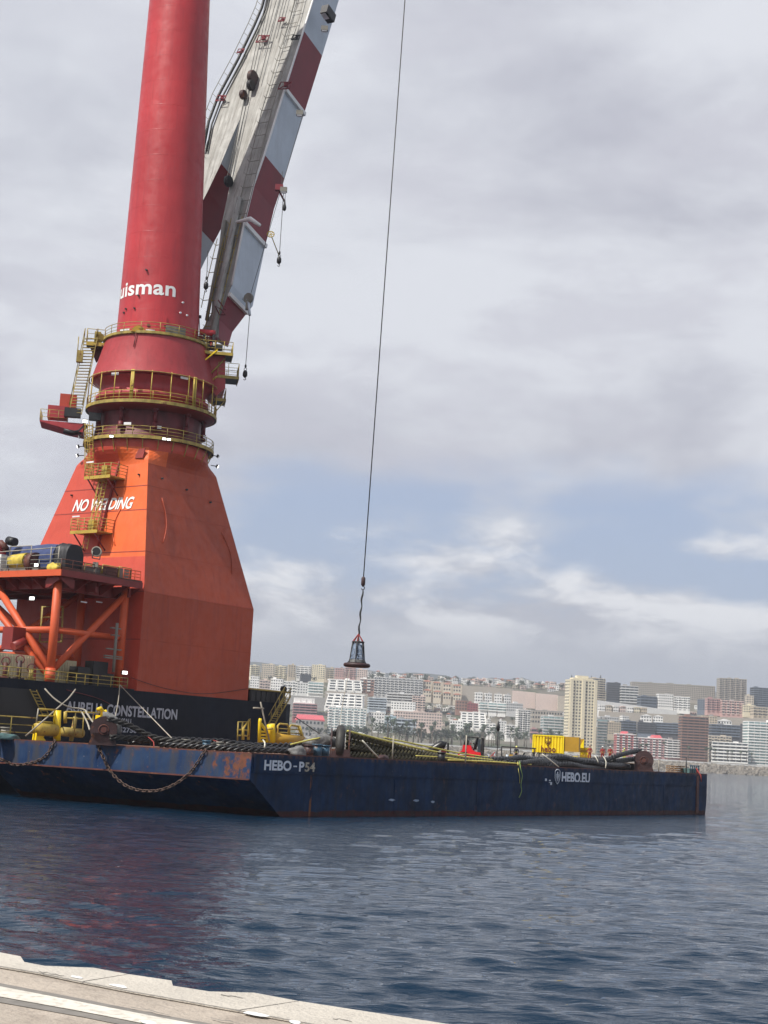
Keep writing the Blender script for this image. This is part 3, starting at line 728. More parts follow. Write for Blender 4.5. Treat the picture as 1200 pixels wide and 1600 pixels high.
B(830, 847, 1140, 1152, 'stripe', 'rose', 'little rose roofed pavilion behind the yellow container', fl=2, Y=1880, name='pavilion')
B(962, 994, 1149, 1180, 'bays', 'red', 'red and white striped flats nearest the cream tower', fl=8, Y=1880, bal='white', cols=7)
B(993, 1041, 1155, 1182, 'bays', 'rose', 'long rose and white flats in the middle of the seafront row', fl=7, Y=1885, bal='white', cols=11)
B(1041, 1064, 1158, 1184, 'stripe', 'rose', 'rose flats with white balconies touching the brown tower', fl=7, Y=1885, bal='white')
for x0, x1, n in ((968, 984, 'nearest the cream tower'), (1014, 1036, 'in the middle of the seafront row')):
    c = atY((x0+x1)/2, 1155 if x0 > 1000 else 1149, 1895); m_ = MB(); w2 = (x1-x0)/2*.79
    m_.add([c+Vector((-w2, -3, 0)), c+Vector((w2, -3, 0)), c+Vector((w2, 8, 0)), c+Vector((-w2, 8, 0)), c+Vector((-w2*.6, 2, 5)), c+Vector((w2*.6, 2, 5))], [(0, 1, 5, 4), (1, 2, 5), (2, 3, 4, 5), (3, 0, 4), (3, 2, 1, 0)])
    single('hipped_roof', m_, 'roof_red', 'crimson hipped roof on top of the flats '+n, 'roof')
B(1107, 1142, 1152, 1186, 'bays', 'sand', 'sand coloured flats just right of the brown tower', fl=8, Y=1950)
B(1112, 1168, 1162, 1192, 'stripe', 'white', 'long white seafront block of balconies between the brown and white towers', fl=6, Y=1880, bal='white')
B(1160, 1169, 1133, 1164, 'grid', 'dark', 'thin black tower slab beside the white rounded tower', fl=9, cols=2, Y=1990)
B(1110, 1160, 1134, 1151, 'stripe', 'dark', 'dark glass terraces behind the sand coloured flats', fl=4, Y=2080, bal='slate')
B(1097, 1120, 1120, 1134, 'grid', 'beige', 'beige block peeping over the brown tower', fl=4, Y=2130)
B(1122, 1143, 1127, 1138, 'grid', 'white', 'white gabled house above the dark glass terraces', fl=2, Y=2140, roof='gable', name='house', cat='house')
B(1001, 1018, 1119, 1132, 'grid', 'white', 'white gabled villa, left of the pair above the dark modern row', fl=3, Y=2110, roof='gable', name='villa', cat='villa')
B(1020, 1036, 1120, 1132, 'grid', 'white', 'white gabled villa, right of the pair above the dark modern row', fl=3, Y=2112, roof='gable', name='villa', cat='villa')
B(971, 984, 1120, 1130, 'grid', 'white', 'small white cube house left of the gabled villas', fl=3, Y=2100, name='house', cat='house')
B(935, 969, 1121, 1129, 'grid', 'greywhite', 'low line of white houses right of the cream tower', fl=2, Y=2110, name='terrace_house', cat='house', cols=8)
B(971, 996, 1128, 1144, 'stripe', 'dark', 'left dark glass block of the modern terrace row', fl=4, Y=2060, bal='slate')
B(996, 1024, 1130, 1144, 'stripe', 'slate', 'middle dark glass block of the modern terrace row', fl=4, Y=2060, bal='dark')
B(1024, 1064, 1131, 1146, 'stripe', 'dark', 'right dark glass block of the modern terrace row', fl=4, Y=2060, bal='slate')
B(946, 971, 1130, 1148, 'grid', 'beige', 'weathered beige block between the cream tower and the dark modern row', fl=5, Y=2040)
B(912, 948, 1061, 1092, 'stripe', 'sand', 'beige striped block rising behind the cream tower', fl=9, Y=2480, bal='sand', glass='window_glass')
B(948, 969, 1068, 1095, 'stripe', 'slate', 'dark blue glass office block on the hill crest', fl=8, Y=2470, bal='dark')
B(970, 997, 1073, 1098, 'stripe', 'grey', 'grey banded block right of the dark blue office', fl=6, Y=2460, bal='greywhite')
B(987, 1117, 1070, 1093, 'grid', 'stone', 'very long pale slab of flats along the hill crest', fl=8, cols=46, yaw=.05, Y=2600, depth=14, huts=4)
B(999, 1028, 1089, 1102, 'stripe', 'slate', 'low grey glass building below the long pale slab', fl=3, Y=2400)
B(1028, 1053, 1086, 1106, 'grid', 'white', 'white framed block, left half of the pair under the long slab', fl=5, Y=2400, glass='window_glass')
B(1053, 1078, 1090, 1108, 'bays', 'white', 'white balcony block, right half of the pair under the long slab', fl=5, Y=2400)
B(1090, 1104, 1094, 1110, 'grid', 'slate', 'slim blue grey block left of the pink flats', fl=5, Y=2400)
B(1104, 1127, 1093, 1111, 'bays', 'pink', 'left pink block of flats beneath the grey crest tower', fl=5, Y=2390, bal='rose')
B(1128, 1162, 1096, 1116, 'bays', 'pink', 'right pink block of flats beneath the grey crest tower', fl=5, Y=2380, bal='palepink')
B(1124, 1166, 1062, 1101, 'bays', 'stone', 'tall grey brown tower standing alone on the crest at right', fl=14, cols=10, Y=2550, bal='stone', huts=2)
B(1176, 1206, 1076, 1105, 'stripe', 'dark', 'dark grey tower on the crest at the right edge', fl=9, Y=2500, bal='slate')
B(1166, 1178, 1088, 1102, 'grid', 'sand', 'little sand block wedged between the two crest towers', fl=4, Y=2490)
B(1176, 1204, 1106, 1119, 'bays', 'beige', 'beige house group below the dark crest tower', fl=3, Y=2350, name='terrace_house', cat='house')
B(1162, 1180, 1103, 1114, 'grid', 'cream', 'cream house right of the pink flats', fl=3, Y=2370, name='house', cat='house')
# skyline blocks on the left crest
for i, (x0, x1, yt, yb, c, lab) in enumerate([
    (390, 407, 1041, 1058, 'cream', 'cream crest block nearest the crane'), (408, 428, 1039, 1060, 'sand', 'sand crest block, second from the crane'),
    (429, 446, 1042, 1062, 'cream', 'cream crest block, third from the crane'), (449, 462, 1040, 1058, 'beige', 'slim beige crest block, fourth from the crane'),
    (463, 485, 1042, 1058, 'white', 'wide white crest block left of the tall cream one'), (486, 507, 1040, 1061, 'cream', 'tall cream crest block left of the hanging basket'),
    (508, 522, 1045, 1060, 'beige', 'beige crest block just left of the hanging basket'), (523, 538, 1045, 1058, 'pink', 'pink crest block left under the basket'),
    (539, 556, 1044, 1058, 'pink', 'pink crest block directly under the basket'), (558, 574, 1047, 1059, 'palepink', 'pale pink crest block right under the basket')]):
    B(x0, x1, yt, yb, 'grid' if i % 2 else 'bays', c, lab+' on the left skyline', Y=2560+i % 3*25, depth=12)
B(442, 464, 1066, 1083, 'bays', 'white', 'white block with dark windows under the left crest', Y=2280, fl=4)
B(464, 481, 1068, 1084, 'grid', 'greywhite', 'grey white block next to the glass terraces under the left crest', Y=2270, fl=4)
B(481, 505, 1067, 1084, 'stripe', 'white', 'glass terraced block with white slabs under the left crest', Y=2260, fl=4, glass='window_green')
B(469, 487, 1055, 1066, 'grid', 'dark', 'dark block below the wide white crest block', Y=2480, fl=3)
B(390, 404, 1058, 1078, 'grid', 'white', 'white block touching the crane pedestal below the crest', Y=2400, fl=5)
B(405, 422, 1064, 1081, 'bays', 'palepink', 'pale pink block in the upper left cluster', Y=2350, fl=4)
B(422, 441, 1062, 1079, 'grid', 'white', 'white block in the upper left cluster', Y=2380, fl=4)
# villas on retaining walls
def slab_wall(x0, x1, yt0, yt1, yb, colr, label, Y):
    a = atY(x0, yt0, Y); b = atY(x1, yt1, Y+3); h = (yb-yt0)/FPX*Y
    m_ = MB().prism([a, b, b+Vector((0, 4, 0)), a+Vector((0, 4, 0))][::-1], -ZUP*(h+6)); o = single('retaining_wall', m_, CM[colr], label, 'wall')
slab_wall(660, 722, 1062, 1070, 1090, 'sand', 'pale sand retaining wall behind the two rows of villas', 2330)
slab_wall(722, 801, 1071, 1076, 1090, 'stone', 'grey stone retaining wall on the middle of the slope', 2330)
slab_wall(801, 837, 1079, 1082, 1098, 'palepink', 'pale pinkish retaining wall, left of the pair near the cream tower', 2300)
slab_wall(838, 872, 1083, 1086, 1103, 'palepink', 'pale pinkish retaining wall, right of the pair near the cream tower', 2290)
slab_wall(872, 884, 1087, 1088, 1105, 'sand', 'short sand retaining wall at the foot of the cream tower', 2280)
slab_wall(934, 1058, 1094, 1111, 1112, 'greywhite', 'whitewashed slope wall above the arched terrace houses', 2300)
slab_wall(936, 1205, 1111, 1124, 1128, 'stone', 'long brownish rock wall across the slope at right', 2190)
slab_wall(452, 508, 1086, 1090, 1100, 'grey', 'dark grey rock cutting above the maroon striped building', 2080)
slab_wall(508, 575, 1079, 1084, 1090, 'stone', 'brownish rock band between the stepped terrace flats', 2180)
for k, (yt, yb, Y) in enumerate(((1065, 1077, 2320), (1079, 1090, 2250))):
    for i in range(4):
        x0 = 661+i*15.5
        B(x0, x0+12.5, yt+i*2.2, yb+i*1.6, 'grid', 'sand', ['first', 'second', 'third', 'fourth'][i]+' brown roofed villa from the left in the '+('upper' if k == 0 else 'lower')+' row on the sand wall', name='villa', cat='villa', fl=2, cols=3, roof='hip', Y=Y-6, group='brown roofed villas in two rows', huts=0)
for i in range(4):
    x0 = 742+i*15
    B(x0, x0+12, 1083+i*1.2, 1097+i*.8, 'grid', 'white', ['first', 'second', 'third', 'fourth'][i]+' white villa from the left under the grey stone wall', name='villa', cat='villa', fl=3, cols=3, Y=2200, group='white villas under the grey wall')
for i in range(3):
    x0 = 749+i*14
    B(x0, x0+13, 1098+i, 1110+i, 'stripe', 'white', ['left', 'middle', 'right'][i]+' white terrace house with green glass below the white villas', name='terrace_house', cat='house', fl=3, Y=2130, glass='window_green', group='terrace houses with green glass')
B(790, 818, 1100, 1112, 'grid', 'greywhite', 'grey white terrace below the pinkish retaining wall', fl=3, Y=2130, cols=8)
B(712, 730, 1096, 1110, 'grid', 'brown', 'brown house left of the terrace houses with green glass', fl=3, Y=2140, name='house', cat='house')
B(730, 747, 1100, 1111, 'grid', 'maroon', 'dark maroon house left of the terrace houses with green glass', fl=3, Y=2140, name='house', cat='house')
for i in range(7):
    x0 = 936+i*11
    B(x0, x0+9.5, 1102+i*.8, 1111+i*.9, 'grid', ('white', 'sand', 'white', 'palepink', 'white', 'cream', 'beige')[i], ['first', 'second', 'third', 'fourth', 'fifth', 'sixth', 'seventh'][i]+' small arched terrace house from the left right of the cream tower', name='terrace_house', cat='house', fl=2, cols=3, Y=2270, group='arched terrace houses', roof='gable' if i % 2 else None, huts=0)
# small houses with nothing of their own, scattered where the photograph shows them
grp = {'white': 'small white hillside house among many like it', 'sand': 'small sand coloured hillside house among many like it', 'greywhite': 'small grey white hillside house among many like it', 'palepink': 'small salmon hillside house among many like it'}
rs_ = random.Random(21)
def scatter(n, x0, x1, y0, y1, sl=0.045, sz=(6, 12)):
    where = ('on the left slope behind the basket' if x1 < 700 and x0 < 640 else 'on the crest left of the cream tower' if y1 < 1070 else 'on the middle slope behind the forklift' if x1 < 900 else 'among the flats right of the cream tower' if y1 > 1130 and x0 < 1000 else 'on the slope at the far right')
    for i in range(n):
        x = rs_.uniform(x0, x1); y = rs_.uniform(y0, y1)+(x-x0)*sl; w_ = rs_.uniform(*sz); h_ = rs_.uniform(4, 7.5); c = rs_.choice(['white', 'white', 'greywhite', 'sand', 'palepink', 'white'])
        B(x-w_/2, x+w_/2, y-h_, y, rs_.choice(['grid', 'bays', 'grid']), c, grp[c].replace('hillside house among many like it', 'house '+where), name='house', cat='house', group='small '+{'white': 'white', 'sand': 'sand coloured', 'greywhite': 'grey white', 'palepink': 'salmon'}[c]+' houses '+where, roof=rs_.choice([None, None, 'hip']), huts=rs_.choice([0, 1]))
scatter(60, 578, 880, 1054, 1066, .055, (7, 13))
scatter(10, 392, 450, 1079, 1094, .04)
scatter(24, 664, 800, 1106, 1118, .04)
scatter(14, 575, 612, 1104, 1116, .04)
scatter(26, 800, 880, 1108, 1124, .06, (7, 13))
scatter(14, 940, 1064, 1144, 1152, .04)
scatter(22, 1066, 1200, 1118, 1126, .05)
scatter(9, 1060, 1200, 1140, 1150, .04)
scatter(16, 1000, 1200, 1104, 1110, .06, (6, 11))
scatter(8, 575, 720, 1116, 1124, .04)
scatter(44, 575, 880, 1047, 1060, .055, (5, 9))
scatter(30, 664, 880, 1098, 1136, .03, (5, 10))
scatter(26, 940, 1200, 1126, 1158, .03, (5, 10))
scatter(14, 575, 664, 1096, 1126, .03, (5, 9))
scatter(16, 1060, 1200, 1104, 1122, .03, (5, 9))
# ------------------------------------------------------------------ far trees
mat('leaf_grey_green', (.055, .075, .045), .85, var=.5, vscale=.4, bump=0)
mat('leaf_dark', (.05, .062, .042), .85, var=.5, vscale=.4, bump=0)
mat('leaf_pine', (.03, .05, .035), .85, var=.4, vscale=.4, bump=0)
mat('bark', (.16, .13, .10), .9, var=.3, vscale=1, bump=0)
def crown_mesh(kind, seed, H):
    r = random.Random(seed); m_ = MB()
    def leaf(c, s):
        d = Vector((r.gauss(0, 1), r.gauss(0, 1), r.gauss(0, 1))).normalized(); a = d.orthogonal().normalized()*s; b = d.cross(a)*.7
        m_.add([c-a, c-b*.8, c+a, c+b], [(0, 1, 2, 3)])
    if kind == 'palm':
        for i in range(15):
            t = 2*pi*i/15+r.random()*.3; el_ = r.uniform(-.3, 1.1); L_ = r.uniform(2.6, 3.6); p = Vector((0, 0, H)); pr = p
            for k in range(5):
                el_ -= .42; p = pr+Vector((cos(t)*cos(el_), sin(t)*cos(el_), sin(el_)))*L_/5; sd = Vector((-sin(t), cos(t), 0))*.55*(1-k*.15)
                m_.add([pr-sd-ZUP*.25, pr, p, p-sd*.8-ZUP*.25], [(0, 1, 2, 3)]); m_.add([pr+sd-ZUP*.25, pr, p, p+sd*.8-ZUP*.25], [(0, 3, 2, 1)]); pr = p
    elif kind == 'pine':
        for k in range(9):
            z = H*(.2+.085*k); R = (H*.24)*(1-k/9.5)
            for i in range(12):
                t = 2*pi*i/12+r.random()*.5
                for q in (.45, .75, 1): leaf(Vector((cos(t)*R*q, sin(t)*R*q, z-R*q*.12+r.uniform(-.2, .2))), .55)
    else:
        cl = [(Vector((r.gauss(0, 1)*H*.17, r.gauss(0, 1)*H*.17, H*r.uniform(.5, .88))), H*r.uniform(.12, .2)) for _ in range(8)]
        for c, R in cl:
            for i in range(34):
                d = Vector((r.gauss(0, 1), r.gauss(0, 1), r.gauss(0, .8))).normalized(); leaf(c+d*R*r.uniform(.6, 1.1), .55)
    return m_
def tree_proto(kind, seed, H, label, name, leafm, group):
    root = thing(name, label, 'tree', (0, 0, 0), 0, group, local=True)
    tr = MB().path([(0, 0, -1), (r0 := .15*seed % .4, 0, H*.4), (.1, 0, H*(.98 if kind != 'tree' else .7))], [.45, .32, .2], 6)
    if kind == 'tree':
        for t in (0, 2.1, 4.2): tr.tube((.1, 0, H*.42), (cos(t)*H*.18, sin(t)*H*.18, H*.68), .18, 4, .08)
    part('trunk', tr, 'bark', root); part('crown', crown_mesh(kind, seed, H), leafm, root, kind='stuff')
    return root
protos = {}
for k, nm, H, lf in (('palm', 'palm_tree', 11, 'leaf_grey_green'), ('palm', 'palm_tree', 14, 'leaf_grey_green'), ('tree', 'broadleaf_tree', 10, 'leaf_dark'), ('tree', 'broadleaf_tree', 13, 'leaf_grey_green'), ('pine', 'norfolk_pine', 16, 'leaf_pine')):
    protos.setdefault(nm, []).append((k, H, lf))
used = {}
def tree(nm, x, y, label, group, Y=None, var=None, sc=1.):
    ps = protos[nm]; i = rs_.randrange(len(ps)) if var is None else var; key = (nm, i)
    P = atY(x, y, Y) if Y else hit(x, y); P.z = min(P.z, terr(P.x, P.y)) if not Y else P.z
    if key not in used:
        k, H, lf = ps[i]; used[key] = tree_proto(k, 11+i*3+len(nm), H, label, nm, lf, group); o = used[key]; o.location = P; o.rotation_euler = (0, 0, rs_.random()*6)
        o['group'] = group
    else: o = dup(used[key], P, rs_.random()*6, label, group)
    s_ = rs_.uniform(.8, 1.25)*sc; o.scale = (s_, s_, s_)
for i in range(44):
    x = rs_.uniform(578, 735); tree('palm_tree' if rs_.random() < .45 else 'broadleaf_tree', x, 1158+(x-578)*.055+rs_.uniform(-3, 3), 'grey green tree in the dense shore grove left of the forklift', 'trees of the shore grove', Y=rs_.uniform(1740, 1860), sc=1.7)
for i in range(34):
    x = rs_.uniform(735, 880); tree('palm_tree' if rs_.random() < .8 else 'broadleaf_tree', x, 1163+(x-735)*.055+rs_.uniform(-4, 3), 'palm or shore tree behind the forklift and the steel frame', 'shore trees behind the barge cargo', Y=rs_.uniform(1740, 1860), sc=1.35)
for i in range(16):
    x = rs_.uniform(940, 1200); tree('palm_tree', x, 1176+(x-940)*.06, 'palm on the promenade before the right hand flats', 'promenade palms at right', Y=rs_.uniform(1780, 1850))
for i in range(10):
    x = rs_.uniform(462, 575); tree('broadleaf_tree', x, 1150+(x-462)*.05, 'shore tree by the columned hall and the large white block', 'shore trees at left', Y=rs_.uniform(1780, 1830), sc=1.3)
for i in range(64):
    x = rs_.uniform(560, 882); tree('broadleaf_tree', x, 1062+(x-560)*.045+rs_.uniform(-5, 5), 'dark garden tree among the villas on the hill crest', 'garden trees on the crest', sc=.95)
for i in range(46):
    x = rs_.uniform(575, 880); tree('broadleaf_tree', x, 1092+(x-575)*.06+rs_.uniform(-4, 26), 'tree between the houses of the middle slope', 'trees of the middle slope')
for i in range(36):
    x = rs_.uniform(935, 1200); tree('broadleaf_tree', x, 1112+(x-935)*.05+rs_.uniform(-4, 30), 'tree between the houses of the right slope', 'trees of the right slope')
for i, x in enumerate((893, 899, 918, 924, 938)):
    tree('norfolk_pine', x, 1068, ['leftmost Norfolk pine', 'second Norfolk pine', 'Norfolk pine above the cream tower', 'tall Norfolk pine', 'rightmost Norfolk pine'][i]+' on the crest behind the cream tower', 'Norfolk pines behind the cream tower', Y=2620)
for i in range(14):
    x = rs_.uniform(400, 560); tree('broadleaf_tree', x, 1060+rs_.uniform(-2, 24), 'dark tree among the blocks of the left skyline', 'trees of the left skyline')
# ================================================================== CRANE SHIP
DZ = 10.35
ship = thing('crane_ship', 'dark navy crane ship hull lettered AURELIA CONSTELLATION behind the barge', 'ship', sp(0, 0, 0))
def ship_build():
    hull = MB(); prof = [(-60, 0), (24.2, 0), (25.2, .25), (25.9, .9), (26.2, 2.0), (26.2, 60), (-60, 60)]
    hull.prism([sp(a, b, -1) for a, b in prof][::-1], ZUP*(DZ+1)); part('hull', hull, 'navy', ship)
    # bulwark / deck strake left of the pedestal is flush with the stern
    st = MB(); st.obox(sp(-60, .02, DZ), S*59.7, NN*.15, ZUP*.12); part('sheer_strake', st, 'navy', ship)
    pk = MB()   # painted plate below the pedestal that closes the gap
    pk.obox(sp(17.45, .4, DZ), S*.01, NN*.1, ZUP*.1); 
    # dark recess structure at the right end of the deck
    sh = MB()
    a0 = (ons(392, 1095, .3)-sp(0, .3)).dot(S); a1 = (ons(447, 1100, .3)-sp(0, .3)).dot(S)
    sh.obox(sp(a0, .5, DZ), S*(a1-a0), NN*5, ZUP*1.25); part('deck_locker', sh, 'black', ship)
    for k in range(7): part('locker_door', MB().obox(sp(a0+.15+k*(a1-a0)/7, .42, DZ+.1), S*((a1-a0)/7-.25), NN*.1, ZUP*1.05), 'dark_metal', ship)
    part('locker_roof', MB().obox(sp(a0-.2, .2, DZ+1.25), S*(a1-a0+.8), NN*5.6, ZUP*.16), 'old_yellow', ship)
    p = ons(443, 1077, 1); g = MB().lathe(lambda R, ph, z: p+Vector((cos(radians(ph))*R, sin(radians(ph))*R, z)), [(.01, -.4), (.3, -.3), (.42, 0), (.3, .3), (.01, .4)], 12); o = part('dome_light', g, 'black', ship)
    part('dome_post', MB().tube(p-ZUP*.4, p-ZUP*1.0, .06), 'old_yellow', o)
    # recessed dark panel and white pipe on the lower left of the stern
    tp = [ons(x, y, -.08) for x, y in ((0, 1098), (8, 1092), (31, 1093))]
    part('pipe', MB().path(tp, .06, 6), 'rope_pale', ship)
    rb = MB(); q = [ons(x, y, -.25) for x, y in ((-60, 1068), (54, 1078), (66, 1122), (60, 1160), (-60, 1150))]
    rb.prism(q[::-1], NN*.2); part('shell_plate', rb, 'black', ship)
    # lettering
    for t, (x0, y0), (x1, y1), hpx, m, bd in (('AURELIA CONSTELLATION', (102, 1113), (276, 1124.5), 18, 'letter_grey', .028), ('NASSAU', (179, 1130.5), (204, 1133), 9, 'letter_grey', .022), ('IMO 9452756', (150, 1142), (213, 1145.5), 8.5, 'letter_grey', .022)):
        a = ons(x0, y0, -.02); b = ons(x1, y1, -.02); W = (b-a).dot(S); H = (ons(x0, y0-hpx, -.02)-a).z
        part('lettering', text_mesh(t, a, S, W, H, out=-NN, depth=.03, bold=bd), m, ship)
    # deck rail from the left to the pedestal
    railing([sp(a, .15, DZ) for a in (-18, -14, -10.5, -7, -3.5, -1.2)], ship, 'old_yellow', 1.15, 1.4, .05)
    # stair down from the deck at the left
    ladder(ship, ons(72, 1118, -.5), ons(52, 1078, -.5), S, .8, 'old_yellow', name='stair', rung=.35, r=.06)
    for px in (300, 345): pass
ship_build()
# gangway from the ship's deck down to the barge
gw = thing('gangway', 'yellow inclined gangway ladder hanging down the right end of the dark hull', 'gangway', ons(425, 1130, -1.2))
def gangway():
    p = ons(424, 1132, -1.6); q = ons(449, 1088, -.3); s_ = S*.55
    for sg in (-1, 1):
        part('stringer', MB().tube(p+s_*sg, q+s_*sg, .09, 6), 'old_yellow', gw)
        part('handrail', MB().path([p+s_*sg+ZUP*1.0, q+s_*sg+ZUP*1.0, q+s_*sg], .05, 6), 'old_yellow', gw)
    tm = MB().obox((-.55, -.14, 0), Vector((1.1, 0, 0)), Vector((0, .28, 0)), Vector((0, 0, .05))).mesh('tread', 'old_yellow')
    rot = S.to_track_quat('X', 'Z'); n = 13
    for i in range(n): inst('tread', tm, gw, p.lerp(q, (i+.5)/n), rot)
    for i in (2, 5, 8, 11):
        c = p.lerp(q, i/12)
        for sg in (-1, 1): inst('rail_post', post_mesh(1.0, .04, 'old_yellow'), gw, c+s_*sg)
gangway()
# ================================================================== MAST CRANE
crane = thing('mast_crane', 'huge red mast crane with orange pedestal lettered NO WELDING and striped white boom', 'crane', Vector((AX.x, AX.y, DZ)))
HW = 5.55
def ped_ring(z):
    """64 points of the pedestal outline at height z"""
    if z <= 20.4: hs, hn, c = 8.67, 9.5, 0.
    elif z <= 34.6:
        t = (z-20.4)/(34.6-20.4); hs = 8.67+(HW-8.67)*t; hn = 9.5+(HW-9.5)*t; c = 0.
    else: hs = hn = HW; c = min(1, (z-34.6)/1.9)
    pts = []
    for side in range(4):
        for i in range(16):
            u = i/16*2-1; x, y = [(u, -1), (1, u), (-u, 1), (-1, -u)][side]
            p = Vector((x*hs, y*hn)); th = atan2(y, x); q = Vector((cos(th), sin(th)))*6.65
            p = p.lerp(q, c*c*(3-2*c)); pts.append(AX+S*p.x+NN*p.y+ZUP*z)
    return pts
def pedestal():
    zs = [DZ+.004, 13, 15.5, 18, 20.4, 23.3, 24.7, 27.5, 29.3, 32, 34.0, 34.6, 35.0, 35.4, 35.8, 36.2, 36.5, 37.4]
    zs[5] = 24.2
    mb = MB(); rings = [ped_ring(z) for z in zs]; n = 64
    for r in rings: mb.v.extend([tuple(p) for p in r])
    for j in range(len(zs)-1):
        zmid = (zs[j]+zs[j+1])/2
        for i in range(n):
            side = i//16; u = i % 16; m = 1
            if side == 0: m = 1                       # stern face, its orange darkened to put shade into the colour
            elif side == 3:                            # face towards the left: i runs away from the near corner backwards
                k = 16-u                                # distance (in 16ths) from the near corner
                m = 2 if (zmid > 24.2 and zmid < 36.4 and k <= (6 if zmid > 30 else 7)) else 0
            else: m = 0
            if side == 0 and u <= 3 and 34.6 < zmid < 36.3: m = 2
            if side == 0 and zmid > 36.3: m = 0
            mb.f.append((j*n+i, j*n+(i+1) % n, (j+1)*n+(i+1) % n, (j+1)*n+i)); mb.m.append(m); mb.sm.append(False)
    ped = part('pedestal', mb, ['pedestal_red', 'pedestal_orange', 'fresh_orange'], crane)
    # weld seams: thin proud strips at plate joints
    for z in (15.5, 20.4, 24.7, 29.3, 32.0):
        for side, m in ((0, 'seam_orange'), (3, 'seam_red')):
            r = ped_ring(z); r2 = ped_ring(z+.09); idx = [(side*16+i) % 64 for i in range(17)]
            out = -NN if side == 0 else -S
            sm = MB().add([r[i]+out*.02 for i in idx]+[r2[i]+out*.02 for i in idx], [(i, i+1, 18+i, 17+i) for i in range(16)]); part('weld_seam', sm, m, ped)
    # lens shaped doubler plates
    def face_pt(side, u, z):
        r = ped_ring(z); i = side*16+u*16; a = r[int(i) % 64]; b = r[(int(i)+1) % 64]; return a.lerp(b, i-int(i))
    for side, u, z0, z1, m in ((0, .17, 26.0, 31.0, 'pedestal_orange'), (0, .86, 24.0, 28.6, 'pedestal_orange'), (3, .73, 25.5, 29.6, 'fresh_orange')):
        out = (-NN if side == 0 else -S)
        l = []; 
        for k in range(9):
            t = k/8; z = z0+(z1-z0)*t; l.append(face_pt(side, u+(.045*sin(pi*t)*(1 if side == 0 else -1)), z)+out*.08)
        part('doubler_edge', MB().path(l, .055, 6), m, ped)
    for side, u, z in ((3, .30, 33.2), (3, .62, 33.0), (3, .90, 33.3), (0, .18, 33.2), (0, .5, 32.6), (0, .8, 31.8), (3, .12, 31.5)):
        p = face_pt(side, u, z); part('lifting_stud', MB().tube(p-(-NN if side == 0 else -S)*.1, p+(-NN if side == 0 else -S)*.25, .10), 'dark_metal', ped)
    # NO WELDING
    r0 = ped_ring(20.4); r1 = ped_ring(34.0); A0, A1, B1 = r0[0], r0[48], r1[0]     # near corner, far corner, near top
    nrm = (A1-A0).cross(B1-A0).normalized(); nrm = -nrm if nrm.dot(EYEP-A0) < 0 else nrm
    a = onp(112.5, 799.5, A0+nrm*.05, nrm); b = onp(204, 795, A0+nrm*.05, nrm); xd = (b-a).normalized(); up = nrm.cross(xd); up = -up if up.z < 0 else up
    top = onp(116, 782, A0+nrm*.05, nrm)
    part('lettering', text_mesh('NO WELDING', a, xd, (b-a).length+.2, (top-a).dot(up)*1.05, up=up, out=nrm, depth=.02, bold=.022, shear=.22, sx=.95), 'letter_white', ped)
    # exhaust stained square plates near the top
    for px, py in ((151, 717), (217, 708)):
        p = onp(px, py, A0+nrm*.1, nrm); u = xd*.55+up*.25; part('cover_plate', MB().obox(p-u*.5-up*.5, xd*1.15, up*1.1, nrm*.12), 'seam_red', ped)
    return A0, nrm, xd, up
PA, PN, PX, PU = pedestal()
def onf(px, py, d=0.): return onp(px, py, PA+PN*d, PN)
def cone(name, prof, m, n=72, parent=crane, smooth=True):
    return part(name, MB().lathe(cyl, prof, n, smooth=smooth), m, parent)
def ring_deck(name, R0, R1, z, a0, a1, m='old_yellow', th=.18, rail=True, edge='old_yellow', full=False, step=1.5, mids=2):
    n = int((a1-a0)/5); mb = MB()
    mb.lathe(cyl, [(R0, z), (R1, z), (R1, z-th), (R0, z-th), (R0, z)], n, a0=a0, a1=a1, smooth=False)
    o = part(name, mb, 'dark_metal', crane)
    part('edge_beam', MB().lathe(cyl, [(R1-.02, z-th-.06), (R1+.05, z-th-.06), (R1+.05, z+.12), (R1-.02, z+.12), (R1-.02, z-th-.06)], n, a0=a0, a1=a1, smooth=False), edge, o)
    if rail: railing([cyl(R1-.05, a0+(a1-a0)*i/n, z) for i in range(n+(0 if full else 1))], o, m, 1.1, step, .04, mids, closed=full)
    return o
